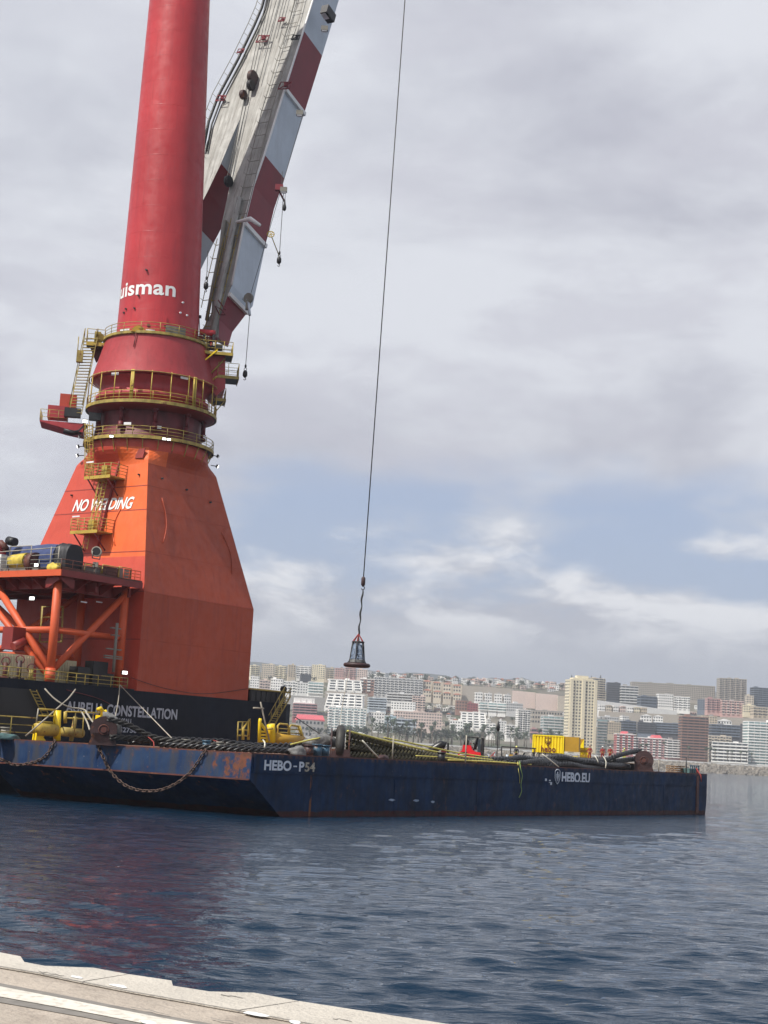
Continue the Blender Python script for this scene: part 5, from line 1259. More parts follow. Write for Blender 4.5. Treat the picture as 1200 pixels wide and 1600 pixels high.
# ================================================================== PLATFORM ON THE SHIP'S STERN
PZ = 21.15; pc = sp(-11.3, .15)
plat = thing('steel_platform', 'orange steel equipment platform on tubular legs left of the pedestal', 'platform', pc+ZUP*DZ)
def platform():
    a1, b1 = -.25, 27; A0 = -11.3  # deck run on unseen to the left so its shadow covers the pedestal
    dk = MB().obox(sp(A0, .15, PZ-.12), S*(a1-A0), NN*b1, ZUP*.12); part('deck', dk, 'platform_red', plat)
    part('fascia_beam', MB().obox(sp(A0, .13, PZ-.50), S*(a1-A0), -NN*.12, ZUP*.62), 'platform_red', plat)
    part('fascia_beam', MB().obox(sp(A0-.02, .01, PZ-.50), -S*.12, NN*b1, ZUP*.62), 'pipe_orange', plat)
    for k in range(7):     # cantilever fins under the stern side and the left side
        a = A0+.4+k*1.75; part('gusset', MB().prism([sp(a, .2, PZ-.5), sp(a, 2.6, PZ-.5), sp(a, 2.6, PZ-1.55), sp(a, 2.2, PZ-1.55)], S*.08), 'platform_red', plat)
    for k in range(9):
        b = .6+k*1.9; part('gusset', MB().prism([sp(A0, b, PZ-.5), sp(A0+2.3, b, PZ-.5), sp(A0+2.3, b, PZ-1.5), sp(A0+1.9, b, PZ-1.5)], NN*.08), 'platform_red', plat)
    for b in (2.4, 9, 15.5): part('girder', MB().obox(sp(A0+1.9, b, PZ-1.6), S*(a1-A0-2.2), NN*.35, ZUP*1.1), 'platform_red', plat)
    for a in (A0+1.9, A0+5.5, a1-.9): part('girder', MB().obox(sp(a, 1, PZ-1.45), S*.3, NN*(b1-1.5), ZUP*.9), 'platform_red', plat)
    def leg(P, Q, r, m='pipe_orange', nm='leg'): part(nm, MB().tube(P, Q, r, 16), m, plat)
    p1t = ons(91, 908, 1.6); p1b = Vector((p1t.x, p1t.y, DZ)); p2t = ons(196, 925, 1.6); p2b = Vector((p2t.x, p2t.y, DZ))
    leg(p1t+ZUP*1, p1b, .43); leg(p2t+ZUP*1, p2b, .42, nm='leg')
    for t in (.0, ):
        back = NN*12.5
        leg(p1t+back+ZUP, p1b+back, .45); leg(p2t+back*.5+ZUP, p2b+back*.5, .45)
    leg(p2t-ZUP*.3, p1b+ZUP*1.1, .33, nm='brace'); leg(p1b+ZUP*5.2, p2b+ZUP*5.2, .30, nm='brace')
    q1 = p1b+NN*13; leg(p1b+ZUP*1.2, p1b+NN*9.5+ZUP*10.2, .36, nm='brace'); leg(p1b+ZUP*5.2, p1b+ZUP*5.2+NN*15, .33, nm='brace')
    leg(p1t+NN*12.5, p2b+NN*6.2+ZUP*.8, .3, nm='brace'); leg(p2t+NN*6.2, p1b+NN*12.5+ZUP*.8, .3, nm='brace'); leg(p2b+NN*6.2+ZUP*3, p1b+NN*12.5+ZUP*3, .3, nm='brace')
    leg(p1t+NN*12.2, p1b+NN*.6+ZUP*1, .32, nm='brace')
    part('knuckle_joint', MB().tube(p1b, p1b+ZUP*1.5, .50, 16), 'pipe_orange', plat)
    # rails round the deck, a gate frame above the corner
    railing([sp(A0+.1, b1, PZ), sp(A0+.1, .3, PZ)], plat, 'cabinet_grey', 1.15, 1.6, .045)
    railing([sp(A0+.1, .3, PZ), sp(-3.8, .3, PZ)], plat, 'brown_metal', 1.15, 1.6, .05); railing([sp(-2.8, .3, PZ), sp(-.4, .3, PZ)], plat, 'pipe_orange', 1.25, .9, .045, 3)
    part('kick_plate', MB().obox(sp(A0+.1, .12, PZ+.12), S*10.9, -NN*.04, ZUP*.16), 'brown_metal', plat)
    for b in (1.4, 4.9):
        part('gate_frame', MB().path([sp(A0+.25, b, PZ), sp(A0+.25, b, PZ+2.6), sp(A0+.25, b+3.1, PZ+2.6), sp(A0+.25, b+3.1, PZ)], .06, 6), 'rope_pale', plat) if b > 2 else None
    part('tall_rail', MB().path([sp(A0+.2, .9, PZ+2.3), sp(A0+.2, 9.6, PZ+2.1)], .05, 5), 'rope_pale', plat); part('tall_rail', MB().path([sp(A0+.2, .9, PZ+1.65), sp(A0+.2, 12, PZ+1.5)], .04, 5), 'rope_pale', plat)
    for b in (.9, 2.0): inst('rail_post', post_mesh(2.4, .06, 'rope_pale'), plat, sp(A0+.2, b, PZ))
    lamp(plat, onl(50, 935, -9.5), -S-NN*.3, True, .3); lamp(plat, ons(195, 1051, .9), -NN-S*.4, True, .3)
    lamp(plat, onl(57, 883, -11.5), -S, True, .28); 
    for px, py in ((127, 941), (151, 941)): part('strip_light', MB().obox(ons(px, py, 3), S*.8, NN*.1, ZUP*.12), 'lamp_white', plat)
    # little lattice tower of fittings beside the right hand leg
    v = ons(177, 1050, .6); part('instrument_mast', MB().tube(v, v+ZUP*4.9, .16), 'cabinet_grey', plat)
    for z, L_ in ((4.3, .9), (3.6, .7), (2.2, 1.3), (1.5, 1.6), (1.3, 1.6)): part('instrument_arm', MB().obox(v+ZUP*z-S*L_*.8, S*L_*1.5, NN*.25, ZUP*.12), 'cabinet_grey', plat)
    part('pump_skid', MB().box(ons(26, 1000, 6)-ZUP*1, 2.4, 1.5, 2.2, (S, NN, ZUP)).tube(ons(20, 1010, 5), ons(38, 1002, 5), .4, 10), 'platform_red', plat)
    fr = MB(); q = [ons(x, y, 4) for x, y in ((66, 948), (98, 948), (96, 1003), (62, 1003))]; fr.path(q, .12, 5, closed=True); fr.tube(q[0].lerp(q[3], .3), q[1].lerp(q[2], .3), .06, 5); part('door_frame', fr, 'old_yellow', plat)
platform()
def platform_cargo():
    # blue tarpaulin over a drum-shaped load
    c0 = onl(20, 880, -9.2); A0 = -11.3
    t = thing('covered_reel', 'big load under blue tarpaulin with a black end on the orange platform', 'covered load', sp(-9.0, 6, PZ))
    def hump(b0, b1, w0, w1, h0, h1, m, nm, seed):
        mb = MB(); n = 16; k = 14; rr = random.Random(seed); vs = []
        for i in range(n+1):
            tt = i/n; b = b0+(b1-b0)*tt; h = h0+(h1-h0)*tt; w_ = w0+(w1-w0)*tt
            for j in range(k+1):
                th = pi*j/k; x = -cos(th)*abs(cos(th))**-.35*w_*(1+.04*rr.uniform(-1, 1)) if abs(cos(th)) > .02 else 0; z = (sin(th)**.45)*h*(1+.025*rr.uniform(-1, 1)); vs.append(sp(-8.6+x, b, PZ+z))
        mb.add(vs, [(i*(k+1)+j, (i+1)*(k+1)+j, (i+1)*(k+1)+j+1, i*(k+1)+j+1) for i in range(n) for j in range(k)], 0, True)
        mb.add([vs[j] for j in range(k+1)], [tuple(range(k+1))]); mb.add([vs[n*(k+1)+j] for j in range(k+1)], [tuple(reversed(range(k+1)))])
        return part(nm, mb, m, t)
    hump(1.3, 2.7, 1.2, 1.5, 2.9, 3.05, 'tarp_black', 'end_cover', 3); hump(2.7, 13.5, 1.65, 1.6, 3.0, 2.9, 'tarp_blue', 'tarpaulin', 5)
    y = thing('yellow_winch', 'yellow round winch wrapped in yellow covers in front of the blue tarpaulin', 'winch', sp(-10.6, 6.5, PZ))
    c = sp(-10.5, 7.0, PZ+1.15); part('drum', MB().tube(c-NN*1.2, c+NN*1.2, .85, 16, .7), 'bag_yellow', y); c = sp(-10.4, 5.0, PZ+1.0); part('flange', MB().tube(c-NN*.3, c+NN*.5, 1.0, 18), 'brown_metal', y); part('base_frame', MB().obox(sp(-11.0, 3.2, PZ), S*1.0, NN*5.6, ZUP*.35), 'cabinet_grey', y)
    def lump(nm, lab, cat, p, sx, sy, sz, m, seed):
        b = bmesh.new(); bmesh.ops.create_icosphere(b, subdivisions=3, radius=1); mb = MB()
        for v in b.verts: v.co *= 1+.22*noise.noise(v.co*1.7+Vector((seed, 0, 0)))
        mb.add([p+S*v.co.x*sx+NN*v.co.y*sy+ZUP*(max(v.co.z, -.6)+.6)*sz for v in b.verts], [tuple(v.index for v in f.verts) for f in b.faces], 0, True); b.free(); return single(nm, mb, m, lab, cat)
    lump('tarp_bundle', 'crumpled bright yellow bundle by the platform corner', 'bundle', sp(-10.9, 1.6, PZ), .5, .9, .55, 'bag_yellow', 2)
    lump('tarp_bundle', 'small yellow bag at the left edge of the photo on the platform', 'bundle', sp(-10.9, 11.2, PZ), .5, .7, .8, 'bag_yellow', 5)
    m = thing('pipe_manifold', 'rusty pipe manifold with white cabinet and black hose end on the platform', 'machinery', sp(-10.5, 11.5, PZ))
    part('cabinet', MB().obox(sp(-11.0, 9.3, PZ), S*.8, NN*1.7, ZUP*1.9), 'white_paint', m); part('pipe', MB().path([sp(-10.4, 15, PZ+2.6), sp(-10.4, 12, PZ+3.0), sp(-10.4, 10.2, PZ+3.1), sp(-10.4, 9.4, PZ+2.5)], .36, 10), 'brown_metal', m); part('hose_end', MB().tube(sp(-10.6, 8.9, PZ+3.3), sp(-10.6, 7.9, PZ+3.1), .45, 12), 'black', m); part('valve_block', MB().obox(sp(-11, 9.7, PZ+1.9), S*.9, NN*2.4, ZUP*.8), 'faded_red', m)
    # search light
    p = ons(151, 862, .35); b = Vector((p.x, p.y, PZ)); sl_ = thing('searchlight', 'round grey searchlight on a short post on the platform edge', 'searchlight', b)
    part('post', MB().tube(b, b+ZUP*1.0, .12).box(b+ZUP*.9, .5, .4, .5), 'cabinet_grey', sl_)
    d = (VW*.9-S*.1).normalized(); part('barrel', MB().tube(p-d*.35, p+d*.35, .50, 16), 'rope_pale', sl_); part('lens', MB().tube(p+d*.35, p+d*.37, .40, 16), 'black', sl_); part('yoke', MB().path([p-S*.55, p-S*.5-ZUP*.7, p+S*.5-ZUP*.7, p+S*.55], .06, 5), 'cabinet_grey', sl_)
    # brown crates behind the right hand rail
    for k, (a0, a1, hh, m_) in enumerate(((-7.6, -5.4, 1.0, 'cabinet_grey'), (-5.2, -3.0, 1.25, 'brown_metal'), (-2.9, -1.2, 1.35, 'cabinet_grey'))):
        t_ = thing('equipment_box', ['low grey', 'brown', 'tall grey'][k]+' equipment box behind the dark railing right of the searchlight', 'equipment box', sp(a0, 1, PZ)); part('body', MB().obox(sp(a0, .9, PZ), S*(a1-a0), NN*1.5, ZUP*hh), m_, t_)
        part('frame', MB().path([sp(a0, .86, PZ), sp(a0, .86, PZ+hh+.1), sp(a1, .86, PZ+hh+.1), sp(a1, .86, PZ)], .07, 5), 'old_yellow', t_)
    # ribbed cream containers under the platform
    for (a0, a1, b, h, lab) in ((-16.5, -10.6, 3.6, 2.6, 'cream ribbed container at left under the orange platform'), (-8.4, -5.4, 3.2, 2.5, 'cream ribbed container right of the corner leg')):
        t_ = thing('cream_container', lab, 'container', sp(a0, b, DZ)); part('body', MB().obox(sp(a0, b, DZ), S*(a1-a0), NN*2.4, ZUP*h), 'cream_box', t_); n = int((a1-a0)/.33); rm = MB().obox((0, 0, 0), S*.15, -NN*.08, ZUP*(h-.3)).mesh('rib', 'cream_box')
        for i in range(n): inst('rib', rm, t_, sp(a0+.1+i*.33, b-.0, DZ+.15))
    for k, (px, w_) in enumerate(((122, 1.6), (148, 2.0), (164, 1.0))):
        p = ons(px, 1076, 1.8); single('deck_cabinet', MB().box(Vector((p.x, p.y, DZ)), w_, 1.2, (1.9, 2.6, 1.5)[k], (S, NN, ZUP)), 'black', ['left', 'middle, tallest', 'right'][k]+' of the three black cabinets on the ship deck under the platform', 'cabinet')
    for k, (px, hh) in enumerate(((6, 1.6), (28, 1.9), (47, 1.2))):
        p = ons(px, 1070, 1.4); o = thing('deck_fitting', ['brown valve stand at the left edge of the photo', 'rusty valve stand with a red wheel', 'small yellow valve stand'][k]+' on the ship deck', 'valve', Vector((p.x, p.y, DZ))); b = Vector((p.x, p.y, DZ))
        part('stand', MB().tube(b, b+ZUP*hh, .22, 8).box(b, .9, .9, .3), ('brown_metal', 'cradle_brown', 'old_yellow')[k], o); part('wheel', MB().path([b+ZUP*(hh+.1)+Vector((.4*cos(i), 0, .4*sin(i))) for i in [j*pi/5 for j in range(10)]], .06, 5, closed=True), 'dark_red', o)
platform_cargo()
# ================================================================== BARGE
barge = thing('cargo_barge', 'long dark blue flat cargo barge lettered HEBO - P54 and HEBO.EU', 'barge', bp(44, 13, 0))
W_B, L_B = 26.8, 88.6
def barge_build():
    off, dz = 4.05, 2.01
    nbp = lambda a, t, z: BC+S*a+NB*t+ZUP*z
    Wn = W_B/cos(.1325)
    secs = [(0, BH), (0, BH-dz), (off, 0), (off+2, -1.2)]
    near = [(0, BH), (0, BH-dz), (off, 0), (off+2, -1.2), (L_B-1.2, -1.2), (L_B-.35, 0), (L_B-.05, 1.4), (L_B, 2.6), (L_B, BH)]
    v0 = [BC+S*a+ZUP*z for a, z in near]
    far = [((nbp(a, Wn, z)) if a < 20 else bp(a, W_B, z)) for a, z in near]
    k = len(near); mb = MB().add(v0+far, [tuple(range(k)), tuple(reversed(range(k, 2*k)))]+[(i, k+i, k+(i+1) % k, (i+1) % k) for i in range(k)])
    part('hull', mb, 'barge_hull', barge)
    # proud top strake on the side, rubbing ledges
    part('side_strake', MB().obox(bp(.25, 0, BH-1.38), S*(L_B-.5), -NN*.06, ZUP*1.35), 'barge_hull', barge)
    part('rubbing_bar', MB().obox(bp(.2, 0, BH-1.50), S*(L_B-.4), -NN*.11, ZUP*.10), 'barge_hull', barge)
    part('knuckle_bar', MB().obox(BC+ZUP*(BH-dz-.06)-S*.06, NB*Wn, -S*.12, ZUP*.12), 'brown_metal', barge)
    part('deck_plate', MB().prism([nbp(.05, .05, BH), bp(L_B-.05, .05, BH), bp(L_B-.05, W_B-.05, BH), nbp(.1, Wn-.1, BH)][::1], ZUP*.02), 'barge_deck', barge)
    part('deck_edge', MB().obox(bp(0, 0, BH), S*L_B, NN*.12, ZUP*.09).obox(nbp(0, 0, BH), NB*Wn, S*.12, ZUP*.09), 'brown_metal', barge)
    for a in (7.9, 20, 34, 48, 62, 76): part('frame_seam', MB().obox(bp(a, 0, .1), S*.1, -NN*.03, ZUP*(BH-1.4)), 'barge_hull', barge)
    part('fender_pad', MB().obox(bp(85.3, 0, .2), S*.7, -NN*.12, ZUP*(BH-.4)), 'brown_metal', barge)
    # draft marks, lettering and the shield emblem on the side
    o_ = -NN
    def side_text(t, x0, y0, x1, y1, hpx, m, bold, sx=1.):
        a = onb(x0, y0, -.09); b = onb(x1, y1, -.09); H = (onb(x0, y0-hpx, -.09)-a).z; return part('lettering', text_mesh(t, a, S, (b-a).dot(S), H, out=o_, depth=.0, bold=bold, sx=sx), m, barge)
    side_text('HEBO', 412.5, 1203.5, 455, 1205, 16.5, 'letter_blue_white', .035); side_text('-', 458.5, 1198.5, 464, 1199, 2.2, 'letter_blue_white', .02); side_text('P', 467, 1205.5, 475, 1206, 15.5, 'letter_blue_white', .035); side_text('54', 476, 1205.8, 492, 1206.5, 15, 'letter_worn', .03)
    side_text('HEBO.EU', 877.5, 1222.5, 921.5, 1224, 16.5, 'letter_blue_white', .04)
    c = onb(871, 1213, -.09); u = .42; ln = []
    sh = [(-1, 1.25), (-.55, 1.6), (0, 1.7), (.55, 1.6), (1, 1.25), (1.0, -.3), (.55, -1.4), (0, -1.9), (-.55, -1.4), (-1.0, -.3)]
    pm = lambda x, z: c+S*x*u*1.25+ZUP*z*u
    part('emblem_shield', MB().path([pm(x, z) for x, z in sh], .05, 4, closed=True), 'letter_blue_white', barge)
    part('emblem_anchor', MB().path([pm(0, 1.1), pm(0, -1.2)], .08, 4).path([pm(-.5, .6), pm(-.55, .2), pm(-.35, -.3), pm(0, -1.1), pm(.35, -.3), pm(.55, .2), pm(.5, .6)], .05, 4), 'letter_blue_white', barge)
    for px, py in ((853, 1221), (859, 1223), (861, 1226.5)): part('paint_fleck', MB().box(onb(px, py, -.08), .35, .03, .3, (S, NN, ZUP)), 'letter_blue_white', barge)
    for px, py, w_ in ((612, 1250, .9), (650, 1251, .8), (676, 1253, .5)): part('scuff', MB().prism([onb(px+x, py+y, -.025) for x, y in ((-w_*6, 0), (-w_*2, -2), (w_*5, -1.4), (w_*6, .6), (w_*1, 2))], -NN*.004), 'mesh_blue', barge)
barge_build()
# rope maker: strands wound round a path
def smooth_path(pts, step=.35):
    P = [Vector(p) for p in pts]; out = []
    for i in range(len(P)-1):
        p0 = P[max(i-1, 0)]; p1 = P[i]; p2 = P[i+1]; p3 = P[min(i+2, len(P)-1)]; n = max(2, int((p2-p1).length/step))
        for k in range(n):
            t = k/n; out.append(.5*((2*p1)+(p2-p0)*t+(2*p0-5*p1+4*p2-p3)*t*t+(3*p1-p0-3*p2+p3)*t**3))
    return out+[P[-1]]
def sling(name, pts, R, label, m='sling_black', strands=3, pitch=1.7, group=None, step=.35, n=6):
    c = smooth_path(pts, step); mb = MB(); acc = [0]
    for p, q in zip(c, c[1:]): acc.append(acc[-1]+(q-p).length)
    for s_ in range(strands):
        l = []
        for i, p in enumerate(c):
            d = (c[min(i+1, len(c)-1)]-c[max(i-1, 0)]).normalized(); a = d.cross(ZUP).normalized(); b = a.cross(d); th = 2*pi*(s_/strands+acc[i]/pitch)
            l.append(p+(a*cos(th)+b*sin(th))*R*.68)
        mb.path(l, R*.44, n)
    return single(name, mb, m, label, 'sling', group)
def PB(px, py, b): return onb(px, py, b)
def D(px, b, h):      # a point above the deck at image column px, b metres in from the side, h above deck
    p = onb(px, 1190, b)
    for _ in range(3): p2 = Vector((p.x, p.y, BH+h)); x, y = proj(p2); p = onb(px, y, b)
    return Vector((p.x, p.y, BH+h))
def cargo():
    # wheel shaped cradles
    def wheel(px, b, R, lab, dirn, yaw=0., wd=.9, cover=None):
        c = D(px, b, R+.15); t = thing('sling_cradle', lab, 'sling cradle', Vector((c.x, c.y, BH)), 0, 'wheel shaped sling cradles'); ax_ = (Vector((-c.x, -c.y, 0)).normalized()*cos(yaw)+S*sin(yaw)).normalized(); sd = ax_.cross(ZUP)
        part('disc', MB().tube(c-ax_*.0, c+ax_*.12, R, 26), 'cradle_brown', t); part('disc', MB().tube(c-ax_*wd, c-ax_*(wd+.12), R, 26), 'cradle_brown', t)
        part('groove_drum', MB().tube(c-ax_*wd, c, R*.82, 22), 'sling_black', t); part('hub', MB().tube(c+ax_*.1, c+ax_*.28, R*.22, 12), 'brown_metal', t); part('hub_ring', MB().path([c+ax_*.14+sd*cos(k*pi/8)*R*.36+ZUP*sin(k*pi/8)*R*.36 for k in range(16)], .05, 5, closed=True), 'brown_metal', t)
        ft = MB()
        for o_ in (.12, -wd-.12): ft.prism([c+ax_*o_+sd*x+ZUP*z for x, z in ((-R*1.05, -R-.15), (R*1.05, -R-.15), (R*.75, -R*.25), (-R*.75, -R*.25))], -ax_*.14)
        part('foot', ft, 'cradle_brown', t); 
        if cover: part('cloth_cover', MB().path([c-ax_*(wd*.5)+sd*cos(a)*R*1.0+ZUP*sin(a)*R*1.0 for a in [pi*.45+pi*.62*k/8 for k in range(9)]], .38, 8), 'tarp_grey', t)
        return c, ax_, sd
    c1, ax1, sd1 = wheel(162, 13.8, 1.12, 'dark red wheel cradle with grey cloth cover at the stern of the barge', 1, cover=True)
    c2, ax2, sd2 = wheel(1006, 1.5, 1.15, 'dark red wheel cradle nearest the bow of the barge', 1, wd=1.3)
    # upright brown saddle
    c = D(532, 2.0, 0); t = thing('sling_saddle', 'tall brown saddle cradle standing edge-on behind HEBO - P54', 'sling cradle', c)
    v = Vector((-c.x, -c.y, 0)).normalized(); r_ = v.cross(ZUP)*-1
    for x in (-.95, .62): part('side_plate', MB().prism([c+r_*x+v*a+ZUP*z for a, z in ((-1.1, 0), (1.1, 0), (1.0, 1.6), (.55, 2.35), (-.3, 2.5), (-1.0, 1.8))], r_*.13), 'cradle_brown', t)
    part('saddle_core', MB().path([c+r_*-.1+v*a+ZUP*z for a, z in ((1.0, .3), (1.1, 1.2), (.7, 2.1), (0, 2.45), (-.8, 2.1))], .40, 10), 'sling_grey', t); part('base', MB().box(c, 2.0, 2.2, .3, (r_, v, ZUP)), 'cradle_brown', t); part('front_plate', MB().box(c+v*1.2, 1.6, .1, .75, (r_, v, ZUP)), 'cradle_brown', t)
    # small saddle and black sheave
    c = D(690, 6, 0); t = thing('small_saddle', 'small dark sling saddle with curved neck left of the red forklift', 'sling cradle', c)
    part('neck', MB().path([c-r_*1.6+ZUP*.3, c-r_*.9+ZUP*1.2, c-r_*.1+ZUP*1.75, c+r_*.3+ZUP*1.6], .42, 10), 'sling_black', t); part('cheek_plate', MB().obox(c+r_*.5-v*.5, r_*.15, v*1.0, ZUP*1.9), 'black', t); part('support', MB().obox(c-r_*.1-v*.4, r_*.5, v*.8, ZUP*1.3), 'dark_red', t)
    G = 'thick black lifting slings laid along the barge'
    # stern heap
    for i, (pts, R, lab) in enumerate([
        ([(168, 13.0, 2.2), (200, 12.2, 1.8), (240, 11.0, .9), (290, 9, .6), (350, 7, .5), (420, 4.6, .4), (470, 3.6, .35)], .23, 'black sling coming over the top of the stern wheel cradle'),
        ([(172, 13.2, .7), (215, 12, .7), (260, 10.6, .55), (320, 8, .45), (380, 5.5, .5), (455, 3.4, .3)], .24, 'black sling leaving the bottom of the stern wheel cradle'),
        ([(200, 13.5, .4), (255, 11.8, .7), (300, 10.2, .8), (360, 8.5, .7), (430, 6, .7), (500, 5, 1.3), (528, 3.0, 2.3)], .26, 'black sling climbing to the top of the tall brown saddle'),
        ([(235, 12, .5), (290, 10, .55), (340, 8.6, .85), (385, 7, .6), (440, 5.5, .45), (490, 4.8, .5)], .25, 'black sling with a pale band in the heap by the barge corner'),
        ([(250, 10.6, .3), (310, 7.2, .3), (370, 4.5, .3), (430, 2.9, .35), (468, 2.6, .35)], .24, 'lowest black sling along the stern edge of the barge')]):
        sling('lifting_sling', [D(*p) for p in pts], R, lab, 'sling_grey' if i in (0, 1) else 'sling_black', group=G, n=7, pitch=1.7, step=.2)
    # middle bundle, olive cover straps
    for i, (h0, h1, b0, b1, R) in enumerate(((2.1, .35, 2.4, 3.2, .30), (1.6, .3, 2.9, 3.9, .30), (1.1, .25, 2.2, 2.9, .30), (.7, .25, 3.0, 4.2, .32), (.3, .25, 1.8, 2.4, .28))):
        pts = [D(543, b0, h0)]+[D(543+k*(825-543)/6, b0+(b1-b0)*k/6, (h0+(h1-h0)*min(1, k/3.6)**.9)*1+.08*sin(i*2+k*1.7)) for k in range(1, 7)]
        sling('lifting_sling', pts, R, ['topmost', 'second', 'third', 'fourth', 'lowest'][i]+' sling of the olive bundle running from the tall brown saddle', 'sling_olive', group=G, pitch=1.8, step=.22)
    # bow bundle, loops to the wheel
    for i, (h, b, R, ph) in enumerate(((1.2, 2.6, .28, 0), (.9, 3.4, .30, 1.3), (.45, 2.2, .30, 2.6), (.5, 3.9, .30, 3.9), (1.0, 4.6, .28, 5.2), (.35, 1.5, .26, .7), (1.35, 4.0, .26, 2.2), (.8, 2.0, .28, 4.6), (.6, 3.0, .26, 1.9))):
        pts = [D(722+i*13, b+1, .35)]+[D(790+k*22+i*3, b+.5*sin(ph+k), h*(.50+.30*min(1, k/3))+.16*sin(ph+k*1.9)) for k in range(0, 8)]
        if i == 0: pts += [D(965, 2.6, 1.7), D(990, 2.8, 2.3), D(1002, 2.6, 2.45)]
        elif i == 1: pts += [D(962, 2.8, 1.0), D(982, 3.0, 1.3), D(996, 3.0, 1.5)]
        else: pts += [D(958+i*2, b*.6+1, .6), D(982, 3.0+.2*i, .45)]
        sling('lifting_sling', pts, R, ['sling looping over the top of the bow wheel cradle', 'sling entering the middle of the bow wheel cradle', 'near sling of the twisted bow bundle', 'far sling of the twisted bow bundle', 'highest hind sling of the bow bundle', 'sling lying right on the side edge under the bow bundle', 'raised sling arching over the back of the bow bundle', 'nearer sling crossing the middle of the bow bundle', 'sling buried in the middle of the bow bundle'][i], group=G, pitch=1.6, step=.2)
    def strap(pts, m, lab, r=.07, nm='lashing_strap', grp='straps and lashings on the slings'):
        return single(nm, MB().path(smooth_path([D(*p) for p in pts], .6), r, 5), m, lab, 'strap', grp)
    strap([(543, 1.9, 2.35), (600, 2.0, 1.75), (660, 2.2, 1.15), (720, 2.4, .65), (770, 2.6, .45)], 'strap_yellow', 'long yellow strap from the saddle top down the olive bundle', .10)
    strap([(600, 3.6, 2.0), (660, 3.6, 1.5), (720, 3.3, .95), (790, 3.0, .55)], 'strap_yellow', 'second yellow strap further behind on the olive bundle', .08)
    strap([(566, 1.6, 1.6), (578, 1.3, .9), (592, 1.0, .15)], 'strap_white', 'short pale strap hanging from the olive bundle to the side edge', .08)
    strap([(700, 1.2, .25), (760, 1.3, .3), (830, 1.4, .2)], 'strap_yellow', 'yellow rope lying on the side edge below the forklift', .07)
    strap([(650, 1.5, .5), (700, 1.3, .45), (745, 1.4, .2)], 'strap_yellow', 'yellow rope by the black bollard', .06)
    strap([(847, 1.6, 1.35), (855, 1.1, 1.0), (873, .5, .1)], 'strap_white', 'pale strap slanting to the edge above the shield emblem', .06)
    strap([(929, 1.5, 1.5), (933, 1.1, 1.1), (935, 1.0, .7)], 'strap_white', 'left of the two pale loops round the bow bundle', .06); strap([(943, 1.5, 1.45), (947, 1.1, .9), (946, 1.0, .2)], 'strap_white', 'right of the two pale loops round the bow bundle', .06)
    strap([(411, 4.8, 1.15), (414, 4.2, .9), (413, 4.1, .5)], 'strap_white', 'pale band round the slings near the barge corner', .07)
    strap([(454, 4.0, .9), (482, 3.5, 1.35), (500, 3.2, 1.6)], 'strap_yellow', 'short yellow strap left of the tall brown saddle', .08)
    strap([(333, 8, .9), (355, 7.4, .6), (378, 6.5, .3)], 'coverall_red', 'red strap over the slings at the stern', .05)
    g = [onb(813, 1199, -.12), onb(816, 1212, -.2), onb(814, 1226, -.2), onb(815, 1236, -.18), onb(811, 1246, -.15)]; single('hanging_rope', MB().path(smooth_path([D(812, .4, .5)]+g, .2), .04, 5), 'strap_green', 'green rope hanging down the barge side below the forklift', 'rope')
    g = [D(809, .4, .4), onb(810, 1203, -.15), onb(812, 1215, -.15), onb(812, 1224, -.15)]; single('hanging_rope', MB().path(smooth_path(g, .2), .035, 5), 'strap_yellow', 'short yellow rope end beside the green hanging rope', 'rope')
    # cloth bundles
    def lump(lab, px, b, sx, sy, sz, m, seed, h=0):
        bm_ = bmesh.new(); bmesh.ops.create_icosphere(bm_, subdivisions=3, radius=1); p = D(px, b, h); mb = MB()
        for v_ in bm_.verts: v_.co *= 1+.3*noise.noise(v_.co*1.6+Vector((seed, 0, 0)))
        mb.add([p+S*v_.co.x*sx+NN*v_.co.y*sy+ZUP*(max(v_.co.z, -.5)+.5)*sz for v_ in bm_.verts], [tuple(q.index for q in f.verts) for f in bm_.faces], 0, True); bm_.free(); single('cloth_bundle', mb, m, lab, 'bundle')
    lump('grey cloth bundle lying at the edge left of the blue bollards', 466, 1.5, 1.1, .6, .55, 'tarp_grey', 3); lump('long grey tarpaulin bundle behind the blue bollards', 502, 4, 2.2, .8, .7, 'tarp_grey', 8, .9); lump('small rusty heap of fittings near the yellow strap', 598, 1.0, .7, .4, .3, 'cradle_brown', 5); lump('rusty rope heap left of the yellow mooring frame', 8, 25, 1.6, .8, .35, 'green_box', 6)
    # bollards
    def bollard(px, b, r, h, m, lab):
        c = D(px, b, 0); t = thing('bollard', lab, 'bollard', c, 0, 'mooring bollards on the barge'); part('post', MB().tube(c, c+ZUP*h, r, 14), m, t); part('cap', MB().tube(c+ZUP*h, c+ZUP*(h+.12), r*1.2, 14, r*1.15), m, t)
    for px, b, r, h, m, lab in ((482, 1.0, .40, .85, 'cradle_brown', 'leftmost, brown sided bollard of the three before the saddle'), (495, 1.0, .40, .95, 'bollard_blue', 'middle blue bollard of the three before the saddle'), (507, 1.0, .40, .9, 'bollard_blue', 'right blue bollard of the three before the saddle'), (689, .8, .36, .85, 'black', 'black bollard at the side edge below the small saddle'), (290, 10.0, .34, .75, 'cabinet_grey', 'grey bollard on the stern edge left of the rust patch'), (322, 7.4, .34, .75, 'bollard_blue', 'blue bollard on the stern edge left of the corner'), (343, 6.0, .3, .7, 'cabinet_grey', 'grey bollard on the stern edge nearest the corner'), (8, 27, .45, .95, 'cabinet_grey', 'grey bollard at the left edge of the photo')):
        bollard(px, b, r, h, m, lab)
